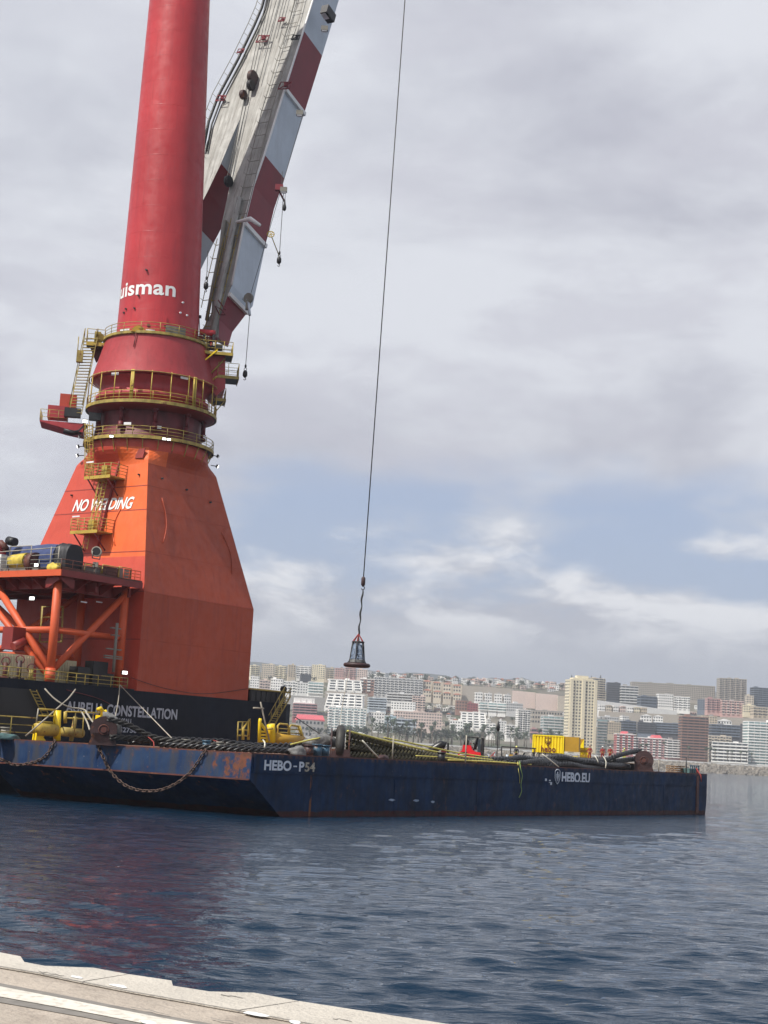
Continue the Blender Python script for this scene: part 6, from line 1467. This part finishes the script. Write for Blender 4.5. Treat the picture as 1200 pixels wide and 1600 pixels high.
    # thin posts
    for px, b, h, lab in ((613, .5, 2.2, 'thin pale post at the edge in front of the olive bundle'), (727, .5, 2.7, 'thin pale post in front of the red forklift'), (1029, .6, 1.4, 'thin white post just right of the bow wheel'), (1072, .8, 2.0, 'thin dark post by the green box near the bow')):
        c = D(px, b, 0); t = thing('edge_post', lab, 'post', c); part('pole', MB().tube(c, c+ZUP*h, .07), 'rope_pale' if 'pale' in lab or 'white' in lab else 'dark_metal', t); part('foot', MB().box(c, .3, .3, .08), 'dark_metal', t)
    c = D(776, 9, 0); t = thing('signal_mast', 'slim dark mast with furled black flag behind the red forklift', 'mast', c); part('pole', MB().tube(c, c+ZUP*4.3, .05), 'dark_metal', t); part('flag', MB().path([c+ZUP*3.6, c+ZUP*4.0, c+ZUP*4.7], [.12, .22, .04], 6), 'black', t)
    # bow odds and ends
    c = D(1055, 3.0, 0); t = thing('pallet_stack', 'small stack of brown wooden pallets near the bow', 'pallets', c)
    for k in range(4):
        p = c+ZUP*.24*k+S*.1*(k % 2)
        for j in range(3): part('slat', MB().box(p+ZUP*.1+NN*(j-1)*.55, 2.4, .4, .06, (S, NN, ZUP)), 'pallet_wood', t)
        for j in range(3): part('bearer', MB().box(p+S*(j-1)*1.0, .16, 1.6, .1, (S, NN, ZUP)), 'pallet_wood', t)
    c = D(1078, 2.0, 0); t = thing('green_locker', 'blue green locker with rails at the bow edge of the barge', 'locker', c); part('body', MB().box(c, 3.0, 1.2, .65, (S, NN, ZUP)), 'green_box', t)
    for x in (-1.2, -.6, 0, .6, 1.2): part('upright', MB().tube(c+S*x-NN*.6, c+S*x-NN*.6+ZUP*1.05, .07), 'bollard_blue', t)
    part('top_rail', MB().tube(c-S*1.4-NN*.6+ZUP*1.0, c+S*1.4-NN*.6+ZUP*1.0, .06), 'bollard_blue', t)
    c = D(1088, .5, 0); single('red_shackle', MB().path([c+S*.2+ZUP*.1, c+S*.3+ZUP*.6, c-S*.1+ZUP*.7, c-S*.2-NN*.7-ZUP*.2, c-NN*.7-ZUP*.9], .09, 6), 'coverall_red', 'red and white shackle hanging over the bow end of the side', 'shackle')
cargo()
def mooring_frames():
    Yl = 'bright_yellow'
    # left frame
    X0 = 24.6
    c = D(90, X0, 0); t = thing('yellow_mooring_frame', 'weathered yellow tube frame with rails left of the stern wheel cradle', 'mooring frame', c)
    P = lambda px, py, b=X0: onb(px, py, b)
    def tb(nm, pts, r, m=Yl, n=10): part(nm, MB().path([P(*p) for p in pts], r, n), m, t)
    tb('fender_cylinder', [(57, 1140), (60, 1139), (86, 1141)], .58, 'yellow_paint', 16); tb('fender_cylinder', [(98, 1143, X0+1), (128, 1146, X0+1)], .42, 'old_yellow', 14)
    tb('pillar', [(90, 1110), (89, 1135), (89, 1157)], .33); tb('pillar', [(102, 1112), (102, 1130)], .16, 'yellow_paint')
    tb('pillar', [(118, 1120, X0+1), (111, 1158, X0+1)], .20, 'old_yellow')
    part('foot', MB().prism([P(58, 1143), P(74, 1144), P(68, 1152), P(72, 1158), P(56, 1157)], NN*.5), Yl, t)
    for y in (1108, 1118, 1128): tb('rail', [(58+(1128-y)*.1, y), (88, y+1.2)], .075, 'yellow_paint', 6)
    tb('rail', [(102, 1112), (130, 1113), (158, 1114)], .07, 'yellow_paint', 6); tb('rail', [(104, 1122, X0+1), (150, 1124, X0+1)], .07, 'old_yellow', 6); tb('rail', [(60, 1107), (57, 1128)], .07, 'rope_pale', 6)
    for x in (118, 131, 146): tb('rail_post', [(x, 1112.5), (x-2, 1150)], .06, 'old_yellow', 6)
    tb('rail_post', [(86, 1110), (84, 1130)], .10, Yl, 6)
    g = thing('yellow_bitt', 'bright yellow hooked bitt rising behind the stern wheel cradle', 'bitt', D(160, 22, 0))
    part('post', MB().path([P(158, 1150, 22), P(159, 1128, 22), P(159, 1119, 22)], .42, 12), Yl, g); part('horn', MB().path([P(159, 1122, 22), P(161, 1112, 22), P(157, 1107, 22), P(153, 1109, 22)], .2, 8), Yl, g); part('horn', MB().path([P(162, 1120, 22), P(166, 1115, 22), P(164, 1110, 22)], .16, 8), Yl, g); part('flange', MB().box(P(162, 1124, 22), 1.5, .6, .35, (S, NN, ZUP)), Yl, g)
    part('base', MB().box(D(160, 22, 0), 1.6, 1.2, .3, (S, NN, ZUP)), 'old_yellow', g)
    # pale railing at the far left
    r_ = thing('barge_railing', 'pale yellow railing at the left edge behind the chain', 'railing', D(30, 26, 0))
    a = D(-25, 26, 0); b = D(54, 24.9, 0); railing([a, a.lerp(b, .25), a.lerp(b, .5), a.lerp(b, .75), b], r_, 'old_yellow', 2.0, 2.2, .06, 2)
    # ladder frame in the middle
    l_ = thing('yellow_ladder_frame', 'small olive yellow ladder frame standing against the dark hull', 'ladder', D(382, 20, 0))
    for pts in ([(371, 1157, 20), (372, 1128, 20), (388, 1128, 20), (388, 1156, 20)], [(371, 1140, 20), (388, 1141, 20)], [(371, 1149, 20), (388, 1150, 20)], [(379, 1128, 20), (378, 1156, 20)]): part('frame_tube', MB().path([P(*p) for p in pts], .08, 6), 'old_yellow', l_)
    part('handrail', MB().path([P(388, 1156, 19.5), P(390, 1124, 19.5), P(380, 1138, 19.5), P(380, 1156, 19.5)], .13, 8), 'yellow_paint', l_)
    # right frame
    t = thing('yellow_mooring_frame', 'bright yellow frame with ladder and long olive roller under the gangway', 'mooring frame', D(440, 19, 0)); X1 = 19
    P2 = lambda px, py, b=X1: onb(px, py, b)
    def tb2(nm, pts, r, m=Yl, n=8): part(nm, MB().path([P2(*p) for p in pts], r, n), m, t)
    tb2('pillar', [(405, 1160), (406, 1127), (407, 1123)], .17); tb2('brace', [(408, 1131), (417, 1143), (418, 1160)], .15)
    for y in (1143, 1148, 1153, 1158): tb2('rung', [(405, y), (418, y+.7)], .10)
    tb2('bollard_drum', [(424, 1160), (424, 1140), (423, 1132)], .42, Yl, 14); tb2('drum_cap', [(421, 1137, X1-.4), (421, 1140, X1-.4)], .36, 'yellow_paint', 12)
    tb2('roller', [(428, 1153.5), (472, 1158)], .55, 'ochre', 18)
    for pts in ([(434, 1152), (434, 1134), (437, 1131), (449, 1132), (451, 1136), (450, 1154)], [(453, 1154), (452, 1136), (455, 1133), (468, 1135), (470, 1139), (471, 1156)]): tb2('hoop', pts, .10, 'yellow_paint')
    for y in (1138, 1144): tb2('rail', [(434, y), (470, y+2.5)], .06, 'old_yellow', 6)
    tb2('end_leg', [(467, 1135), (472, 1150), (475, 1170)], .18, 'yellow_paint'); part('foot', MB().box(D(470, 19, 0), .9, .9, .8, (S, NN, ZUP)), 'yellow_paint', t)
    p = thing('hose_pole', 'thin pale pole with a crossbar leaning before the dark hull', 'pole', D(421, 17, 0)); part('pole', MB().tube(P(421, 1158, 17), P(407, 1097, 17), .08), 'rope_pale', p); part('crossbar', MB().tube(P(396, 1106, 17), P(412, 1107, 17), .08), 'rope_pale', p)
mooring_frames()
def chain(pts, lab, link=.42):
    c = smooth_path(pts, .08); mb = MB(); acc = 0; k = 0
    for p, q in zip(c, c[1:]):
        acc += (q-p).length
        if acc >= link*.72:
            acc = 0; d = (q-p).normalized(); a = d.orthogonal().normalized(); b = d.cross(a); a, b = (a, b) if k % 2 else (b, a); k += 1
            mb.path([p+d*cos(t)*link*.52+a*sin(t)*link*.3 for t in [i*pi/4 for i in range(8)]], link*.12, 5, closed=True)
    return single('hanging_chain', mb, 'chain_rust', lab, 'chain', 'rusty chains slung along the stern')
def stern(px, py, off=.15): return onp(px, py, BC-S*off, S+NB*0) if False else onp(px, py, BC-S*off, Vector((NB.y, -NB.x, 0)))
chain([stern(*p) for p in ((85, 1156), (83, 1162), (72, 1180), (58, 1189), (44, 1193), (24, 1195), (8, 1189), (-12, 1178), (-30, 1160))], 'rusty chain drooping from the yellow frame to the left edge')
chain([stern(*p) for p in ((152, 1162), (156, 1172), (168, 1197), (180, 1214), (196, 1227), (214, 1234), (233, 1236), (252, 1234), (274, 1225), (294, 1210), (308, 1192), (320, 1173))], 'long rusty chain hanging in a deep curve below the wheel cradle')
part('chain_eye', MB().box(stern(152, 1164, .1), .5, .2, .5, (NB, S, ZUP)), 'coverall_red', barge)
def rope(pts, r, m, lab): return single('mooring_rope', MB().path(smooth_path(pts, .5), r, 5), m, lab, 'rope', 'ropes between ship and barge')
rope([ons(187, 1070, -.6), ons(220, 1104, -2.5), onb(268, 1153, 11)], .05, 'rope_pale', 'straight pale rope across the word CONSTELLATION')
rope([ons(187, 1070, -.6), ons(184, 1100, -2), D(172, 18, .4)], .05, 'rope_pale', 'thin pale rope dropping from the deck rail behind the wheel cradle')
rope([ons(70, 1076, -.5), ons(82, 1089, -1.5), ons(97, 1100, -2.4), ons(112, 1106, -2.6), ons(132, 1109, -2.8), onb(142, 1125, 22)], .08, 'rope_pale', 'sagging pale rope from the ship rail to the yellow frame')
rope([ons(118, 1077, -.5), ons(108, 1090, -1.5), ons(97, 1100, -2.4), onb(70, 1124, 24), onb(40, 1150, 25)], .07, 'rope_pale', 'crossing pale rope running down to the left over the yellow frame')
rope([onb(128, 1113, 23), onb(136, 1128, 20), onb(140, 1140, 16)], .08, 'rope_pale', 'short white rope leg left of the wheel cradle'); rope([onb(134, 1112, 23), onb(142, 1124, 20), onb(150, 1134, 16)], .08, 'rope_pale', 'short white rope leg touching the wheel cradle')
rope([D(215, 12.5, 1.5), D(240, 10.4, .5), D(238, 9.6, 0)], .05, 'coverall_red', 'dark red cord over the slings at the stern')
rope([ons(461, 1120, -.2), onb(490, 1140, 14), onb(520, 1160, 6)], .06, 'black', 'black mooring line from the ship corner to the brown saddle')
rope([ons(205, 1059, -.15), ons(260, 1076, -.3), ons(320, 1084, -.3), ons(388, 1076, -.15)], .03, 'black', 'thin black hose sagging across the foot of the pedestal')
rope([ons(104, 1078, -.1), ons(150, 1090, -.1), ons(172, 1100, -.15)], .04, 'dark_red', 'thin dark red hose on the hull above the ship name')
# ------------------------------------------------------------------ yellow container, power pack
def container():
    b = 12.; c = D(855, b, 0); zleg = .95
    A = onb(832.5, 1182, b); z0 = BH+1.15; a0 = (A-BC).dot(S)
    B_ = onb(877, 1183, b); a1 = (B_-BC).dot(S)
    # the ribbed side faces the camera more squarely than the barge side
    p0 = D(832, b, 0); p1 = D(876.5, b-1.2, 0); d = Vector((p1.x-p0.x, p1.y-p0.y, 0)); 
    vv = Vector((-c.x, -c.y, 0)).normalized(); r_ = Vector((-vv.y, vv.x, 0)); r_ = (r_*cos(-.10)+vv*sin(.10)); r_.normalize(); q = Vector((-r_.y, r_.x, 0)); k = p0.y*1.0
    Wd = 44.5/FPX*k*1.02; H = 26.5/FPX*k*1.02; dep = 2.6
    p0 = Vector((p0.x, p0.y, BH+1.55))
    t = thing('yellow_skip', 'bright yellow ribbed container with shield emblem raised on dark legs', 'container', Vector((p0.x, p0.y, BH)))
    side = (S*.78+q*.2).normalized(); sideW = 29/FPX*k*1.25
    body = MB().obox(p0, r_*Wd, q*dep, ZUP*H); part('body', body, 'container_yellow', t)
    rib = MB().prism([Vector((0, 0, 0)), -q*.14+r_*.06, -q*.14+r_*.24, r_*.30], ZUP*(H-.12)).mesh('rib', 'container_yellow')
    n = 10
    for i in range(n): inst('rib', rib, t, p0+r_*(Wd*(i+.12)/n)+ZUP*.05)
    part('top_rail', MB().obox(p0+ZUP*(H-.12)-q*.18, r_*Wd, q*.18, ZUP*.14), 'container_yellow', t); part('corner_post', MB().obox(p0+r_*(Wd-.0)-q*.16, r_*.14, q*.3, ZUP*H), 'container_yellow', t); part('corner_post', MB().obox(p0-q*.16-r_*.1, r_*.14, q*.3, ZUP*H), 'container_yellow', t)
    part('end_panel', MB().obox(p0+r_*(Wd+.14)+ZUP*.3, r_*1.75, q*2.4, ZUP*(H-.35)), 'ochre', t)
    c_ = p0+r_*Wd*.5-q*.17+ZUP*H*.66; s = .34; pm = lambda x, z: c_+r_*x*s+ZUP*z*s
    part('emblem_shield', MB().path([pm(*w_) for w_ in ((-1, 1.2), (1, 1.2), (1, -.2), (0, -1.6), (-1, -.2))], .05, 4, closed=True), 'dark_red', t)
    part('emblem_anchor', MB().path([pm(0, .9), pm(0, -1)], .06, 4).path([pm(-.6, .2), pm(-.4, -.5), pm(0, -1), pm(.4, -.5), pm(.6, .2)], .04, 4), 'dark_red', t)
    part('lettering', text_mesh('hebo', p0+r_*Wd*.27-q*.17+ZUP*.12, r_, Wd*.50, .72, out=-q, depth=.03, bold=.02, sx=1.1), 'dark_red', t)
    for i in range(6):
        part('leg', MB().tube(Vector((p0.x, p0.y, BH))+r_*(Wd*i/5), Vector((p0.x, p0.y, BH+1.56))+r_*(Wd*i/5), .12, 8), 'dark_metal', t)
    part('undertray', MB().obox(Vector((p0.x, p0.y, BH+1.4))+q*.1, r_*Wd, q*2.3, ZUP*.1), 'dark_metal', t)
    # power pack right of it
    u0 = D(882, b-1.5, 0); t = thing('yellow_power_pack', 'yellow cabinet with olive doors and slanted funnel right of the yellow container', 'power pack', u0)
    kk = u0.y*1.02/FPX
    part('lower_box', MB().obox(u0, r_*19*kk, q*1.2, ZUP*17*kk), 'container_yellow', t); part('vent', MB().obox(u0+r_*2*kk+ZUP*9*kk-q*.03, r_*9*kk, q*.05, ZUP*1.4*kk), 'olive_panel', t); part('pipe_end', MB().tube(u0+r_*15*kk+ZUP*5*kk-q*.15, u0+r_*15*kk+ZUP*5*kk, .16, 10), 'black', t)
    d0 = u0+r_*18.5*kk-q*.5; part('olive_cabinet', MB().obox(d0, r_*17*kk, q*1.2, ZUP*16*kk), 'olive_panel', t)
    for i in (0, 1): part('door', MB().obox(d0+r_*(1+8*i)*kk-q*.03+ZUP*1*kk, r_*7*kk, q*.04, ZUP*14*kk), 'olive_panel', t); part('handle', MB().box(d0+r_*(7+2.5*i)*kk-q*.06+ZUP*8*kk, .06, .05, .3), 'dark_metal', t)
    e0 = u0+r_*21*kk+q*1.4; part('tall_cabinet', MB().obox(e0, r_*15.5*kk, q*1.6, ZUP*31*kk), 'container_yellow', t)
    for z in (17, 24): part('grille', MB().obox(e0+r_*1*kk-q*.04+ZUP*z*kk, r_*13*kk, q*.05, ZUP*3.4*kk), 'ochre', t)
    for x in (0, 7, 14.4): part('frame_bar', MB().obox(e0+r_*x*kk-q*.1, r_*1.2*kk, q*.1, ZUP*31*kk), 'yellow_paint', t)
    f0 = u0+r_*13*kk+q*1.0+ZUP*30*kk; part('funnel', MB().prism([f0, f0+r_*14*kk, f0+r_*14*kk+ZUP*14*kk, f0+ZUP*12*kk, f0+r_*7*kk+ZUP*9*kk], q*.5), 'ochre', t); part('funnel_flap', MB().prism([f0+r_*7*kk-q*.05, f0+r_*14*kk-q*.05, f0+r_*14*kk+ZUP*13*kk-q*.05], -q*.08), 'container_yellow', t)
    # steel frame of gear left of the container
    g0 = D(782, b, 0); t = thing('gear_frame', 'low black steel frame full of rods, hoses and drums left of the yellow container', 'equipment frame', g0); kk = g0.y*1.02/FPX; Wg = 50*kk; Hg = 25*kk
    for x in (0, .27, 1): part('upright', MB().obox(g0+r_*Wg*x, r_*.12, q*.12, ZUP*Hg), 'dark_metal', t)
    for z in (1, .3): part('beam', MB().obox(g0+ZUP*Hg*z, r_*Wg, q*.12, ZUP*.14), 'dark_metal', t)
    part('beam', MB().obox(g0+ZUP*Hg+q*2, r_*Wg, q*.12, ZUP*.14), 'dark_metal', t)
    rr = random.Random(4)
    for i in range(10):
        x = .1+.09*i; a_ = g0+r_*Wg*x+q*rr.uniform(.2, 1.5); part('rod', MB().tube(a_, a_+r_*rr.uniform(-.2, 1.0)+ZUP*Hg*rr.uniform(.5, .85), rr.uniform(.05, .10), 6), ('rope_pale', 'cabinet_grey', 'dark_metal')[i % 3], t)
    for x, r__, m in ((.05, .42, 'black'), (.55, .5, 'dark_metal'), (.72, .38, 'cabinet_grey'), (.9, .45, 'black'), (.63, .4, 'tarp_blue')): c_ = g0+r_*Wg*x+ZUP*.55+q*.3; part('coil', MB().tube(c_-q*.2, c_+q*.5, r__, 12), m, t)
    part('orange_panel', MB().obox(g0+r_*Wg*.26-q*.1, r_*6*kk, q*.3, ZUP*15*kk), 'ochre', t); part('grey_drum', MB().tube(g0+r_*Wg*.19+ZUP*0, g0+r_*Wg*.19+ZUP*1.1, .14, 10), 'boom_side', t)
    h0 = D(757, b, 0); t = thing('rod_heap', 'tangle of pale and rusty rods between the red forklift and the black frame', 'scrap heap', h0)
    for i in range(14):
        a_ = h0+r_*rr.uniform(0, 2.0)+q*rr.uniform(-.4, .6); part('rod', MB().tube(a_, a_+r_*rr.uniform(-1.2, 1.2)+ZUP*rr.uniform(.6, 1.5), .06, 5), ('rope_pale', 'faded_red', 'boom_side')[i % 3], t)
    return r_, q
CR, CQ = container()
def forklift():
    c = D(738, 10, 0); k = c.y*1.02/FPX; t = thing('red_forklift', 'red forklift truck with black mast parked on the barge deck', 'forklift', c)
    r_, q = CR, CQ; P = lambda x, y, z: c+r_*x*k+q*y+ZUP*z*k
    body = MB().prism([P(x, -.7, z) for x, z in ((-19, 5), (-20, 10), (-18, 15), (-15, 18), (-14, 26), (-2, 26), (0, 20), (4, 17), (13, 16), (15, 6), (8, 4), (-10, 4))], q*1.4); part('body', body, 'fork_red', t)
    part('counterweight', MB().prism([P(x, -.78, z) for x, z in ((-20, 5), (-21, 11), (-18, 16), (-6, 17), (-4, 5))], q*1.56), 'fork_red', t)
    part('vent_panel', MB().obox(P(-17, -.82, 14), r_*10*k, q*.04, ZUP*1.6*k), 'black', t); part('stripe', MB().obox(P(-18, -.83, 11.2), r_*15*k, q*.04, ZUP*1.1*k), 'white_paint', t)
    for x, r in ((-10, 5.2), (9, 5.8)):
        for y in (-.85, .75):
            w_ = part('wheel', MB().tube(P(x, y, r), P(x, y+.28, r), r*k, 18), 'rubber', t); part('rim', MB().tube(P(x, y-.02, r), P(x, y+.3, r), r*k*.5, 12), 'cabinet_grey', w_)
    for x0, x1 in ((-13, -11), (3, 6)):
        for y in (-.6, .6): part('guard_pillar', MB().tube(P(x0, y, 20), P(x1, y, 38), .10), 'black', t)
    part('overhead_guard', MB().obox(P(-12, -.65, 37.5), r_*19*k, q*1.3, ZUP*1.4*k), 'black', t)
    part('seat', MB().obox(P(-8, -.3, 23), r_*5*k, q*.6, ZUP*3*k).obox(P(-9, -.3, 24), r_*2*k, q*.6, ZUP*9*k), 'black', t); part('steering_wheel', MB().tube(P(2, 0, 27), P(3, 0, 28), .28, 12), 'black', t)
    for y in (-.5, .38): part('mast_rail', MB().obox(P(13, y, 5), r_*3*k, q*.14, ZUP*33*k), 'black', t)
    for z in (10, 22, 36): part('mast_crossbar', MB().obox(P(13.3, -.45, z), r_*2*k, q*.9, ZUP*1.5*k), 'black', t)
    part('lift_cylinder', MB().tube(P(12, 0, 6), P(12.5, 0, 33), .10), 'cabinet_grey', t)
    part('cab_side', MB().obox(P(8, -.55, 16), r_*4.5*k, q*.06, ZUP*20*k), 'window_glass', t)
    for y in (-.45, .3): part('fork', MB().obox(P(16, y, 4), r_*16*k, q*.14, ZUP*.8*k), 'dark_metal', t)
    # driver
    person(P(-4, 0, 20), .88, 'white_helmet_driver', 'driver in dark clothes and white helmet sitting in the red forklift', 'dark', 'helmet_white', seated=True, face=r_)
def person(p, h, nm, label, suit, helmet, seated=False, face=None, lean=0.):
    """one continuous skinned body; head, hair/helmet and vest are children"""
    f = (face or Vector((-p.x, -p.y, 0))).normalized(); r = f.cross(ZUP); s = h if not seated else h
    J = lambda x, y, z: Vector((x*s, y*s, z*s))
    if seated: nodes = [(0, 0, 0), (0, 0, .30), (0, .02, .52), (0, 0, .60), (.11, .04, -.02), (.13, .42, 0), (.13, .45, -.38), (.13, .55, -.42), (-.11, .04, -.02), (-.13, .42, 0), (-.13, .45, -.38), (-.13, .55, -.42), (.20, 0, .48), (.26, .12, .24), (.14, .36, .26), (-.20, 0, .48), (-.26, .12, .24), (-.14, .36, .26)]
    else: nodes = [(0, 0, .93), (0, .01, 1.15), (0, .01+lean*.2, 1.42), (0, .02+lean*.25, 1.52), (.10, 0, .88), (.12, .05, .50), (.13, 0, .09), (.13, .14, .04), (-.10, 0, .88), (-.12, -.02, .50), (-.14, -.08, .09), (-.14, .06, .04), (.20, lean*.2, 1.40), (.27, .03+lean*.3, 1.14), (.20, .22+lean*.4, 1.02), (-.20, lean*.2, 1.40), (-.28, .02+lean*.2, 1.13), (-.22, .18+lean*.4, .96)]
    ed = [(0, 1), (1, 2), (2, 3), (0, 4), (4, 5), (5, 6), (6, 7), (0, 8), (8, 9), (9, 10), (10, 11), (2, 12), (12, 13), (13, 14), (2, 15), (15, 16), (16, 17)]
    rad = [.15, .155, .15, .055, .10, .075, .055, .05, .10, .075, .055, .05, .075, .055, .038, .075, .055, .038]
    me = bpy.data.meshes.new('body'); me.from_pydata([tuple((r*n_[0]+f*n_[1]+ZUP*n_[2])*s) for n_ in nodes], ed, [])
    o = bpy.data.objects.new('person', me); col.objects.link(o)
    md = o.modifiers.new('skin', 'SKIN'); 
    if not me.skin_vertices: me.skin_vertices_layer = None
    for i, v in enumerate(me.skin_vertices[0].data): v.radius = (rad[i]*s, rad[i]*s*(.75 if i < 3 else 1))
    me.skin_vertices[0].data[0].use_root = True
    o.modifiers.new('sub', 'SUBSURF').levels = 1
    dg = bpy.context.evaluated_depsgraph_get(); m2 = bpy.data.meshes.new_from_object(o.evaluated_get(dg)); bpy.data.objects.remove(o)
    for q_ in m2.polygons: q_.use_smooth = True
    m2.materials.clear(); m2.materials.append(M({'red': 'coverall_red', 'dark': 'tarp_black', 'yellow': 'coverall_yellow'}[suit]))
    root = thing('person', label, 'person', p); b = bpy.data.objects.new('body', m2); col.objects.link(b); b.parent = root; BASE[b.name] = Vector(p)
    hz = nodes[3]; hc = Vector(p)+(r*hz[0]+f*(hz[1]+.03)+ZUP*(hz[2]+.15))*s
    def ell(c, a, b_, c_, n=12, k=8): 
        mb = MB(); vs = [c+r*a*sin(pi*i/k)*cos(2*pi*j/n)+f*b_*sin(pi*i/k)*sin(2*pi*j/n)+ZUP*c_*cos(pi*i/k) for i in range(k+1) for j in range(n)]
        return mb.add(vs, [(i*n+j, i*n+(j+1) % n, (i+1)*n+(j+1) % n, (i+1)*n+j)[::-1] for i in range(k) for j in range(n)], 0, True)
    hd = part('head', ell(hc, .078*s, .095*s, .12*s), 'skin_tone', root)
    part('nose', MB().tube(hc+f*.085*s, hc+f*.12*s-ZUP*.02*s, .014*s, 5), 'skin_tone', hd)
    for sg in (-1, 1): part('eye', MB().box(hc+f*.088*s+r*sg*.03*s+ZUP*.01*s, .016, .01, .012), 'black', hd); part('ear', ell(hc+r*sg*.08*s, .012*s, .02*s, .03*s, 6, 4), 'skin_tone', hd)
    part('helmet', ell(hc+ZUP*.05*s, .105*s, .125*s, .105*s), helmet, root); part('helmet_brim', MB().tube(hc+ZUP*.045*s+f*.02*s, hc+ZUP*.06*s+f*.02*s, .13*s, 14), helmet, root)
    for k_, i in ((1, 14), (-1, 17)):
        n_ = nodes[i]; w_ = Vector(p)+(r*n_[0]+f*n_[1]+ZUP*n_[2])*s; d = (f*.6-ZUP*.5+r*-.2*k_).normalized(); a = d.cross(r).normalized()
        hm = MB().path([w_, w_+d*.05, w_+d*.09], [.030, .042, .036], 6)
        for q in range(4): hm.path([w_+d*.085+r*(q-1.5)*.02, w_+d*(.125+.006*(q % 3))+r*(q-1.5)*.022, w_+d*.145-a*.02+r*(q-1.5)*.022], .010, 5)
        hm.path([w_+d*.03+r*k_*-.03, w_+d*.07+r*k_*-.06, w_+d*.10+r*k_*-.055], .011, 5); part('hand', hm, 'skin_tone', root)
    if not seated:
        part('reflective_band', MB().path([Vector(p)+(r*cos(t)*.17+f*(sin(t)*.125+.01)+ZUP*1.10)*s for t in [i*pi/6 for i in range(12)]], .022, 5, closed=True), 'strap_yellow', root)
        for sg in (-1, 1): part('boot', MB().path([Vector(p)+(r*.135*sg+f*(-.06 if sg < 0 else .02)+ZUP*.08)*s, Vector(p)+(r*.135*sg+f*(.10 if sg < 0 else .18)+ZUP*.05)*s], .055, 8), 'rubber', root)
forklift()
for px, b, hh, lab, suit, hl, ln, fc in ((921, 6.0, 1.0, 'worker in dark red overalls and pale helmet nearest the yellow cabinet', 'red', 'skin_tone', 0, None), (941, 5.0, 1.0, 'worker in red overalls, left of the pair behind the slings', 'red', 'helmet_white', .3, None), (953, 5.6, 1.04, 'worker in red overalls with white helmet, right of the pair behind the slings', 'red', 'helmet_white', .2, None), (975, 6.5, .98, 'worker in pale yellow jacket and helmet near the bow wheel', 'yellow', 'helmet_yellow', .9, None), (806, 6.0, .95, 'worker with yellow helmet bending by the black gear frame', 'dark', 'helmet_yellow', .5, None)):
    person(D(px, b, .9 if px > 900 else .35), hh, 'person', lab, suit, hl, lean=ln)
# a low walkway of planks carries the men behind the slings
wk = thing('work_staging', 'low dark staging behind the slings on which the workers stand', 'staging', D(945, 6, 0))
p = D(915, 6.2, 0); q = D(985, 6.2, 0)
for k in range(5): part('plank', MB().obox(p+NN*(-1.6+k*.8)+ZUP*.82, q-p, NN*.7, ZUP*.08), 'pallet_wood', wk)
for k in range(6): part('trestle', MB().box(p.lerp(q, k/5), .15, 3.4, .82, (S, NN, ZUP)), 'dark_metal', wk)
# ================================================================== AIR
def haze():
    m = bpy.data.materials.new('haze_air'); m.use_nodes = True; N = m.node_tree.nodes; N.clear(); o = N.new('ShaderNodeOutputMaterial'); v = N.new('ShaderNodeVolumePrincipled')
    v.inputs['Color'].default_value = (.86, .92, 1, 1); v.inputs['Density'].default_value = HAZE; v.inputs['Anisotropy'].default_value = .2
    m.node_tree.links.new(v.outputs[0], o.inputs['Volume'])
    mb = MB().obox((-6500, -500, -16), Vector((13000, 0, 0)), Vector((0, 7500, 0)), Vector((0, 0, 440))); h = part('haze', mb, m, kind='stuff')
HAZE = .00012
haze()
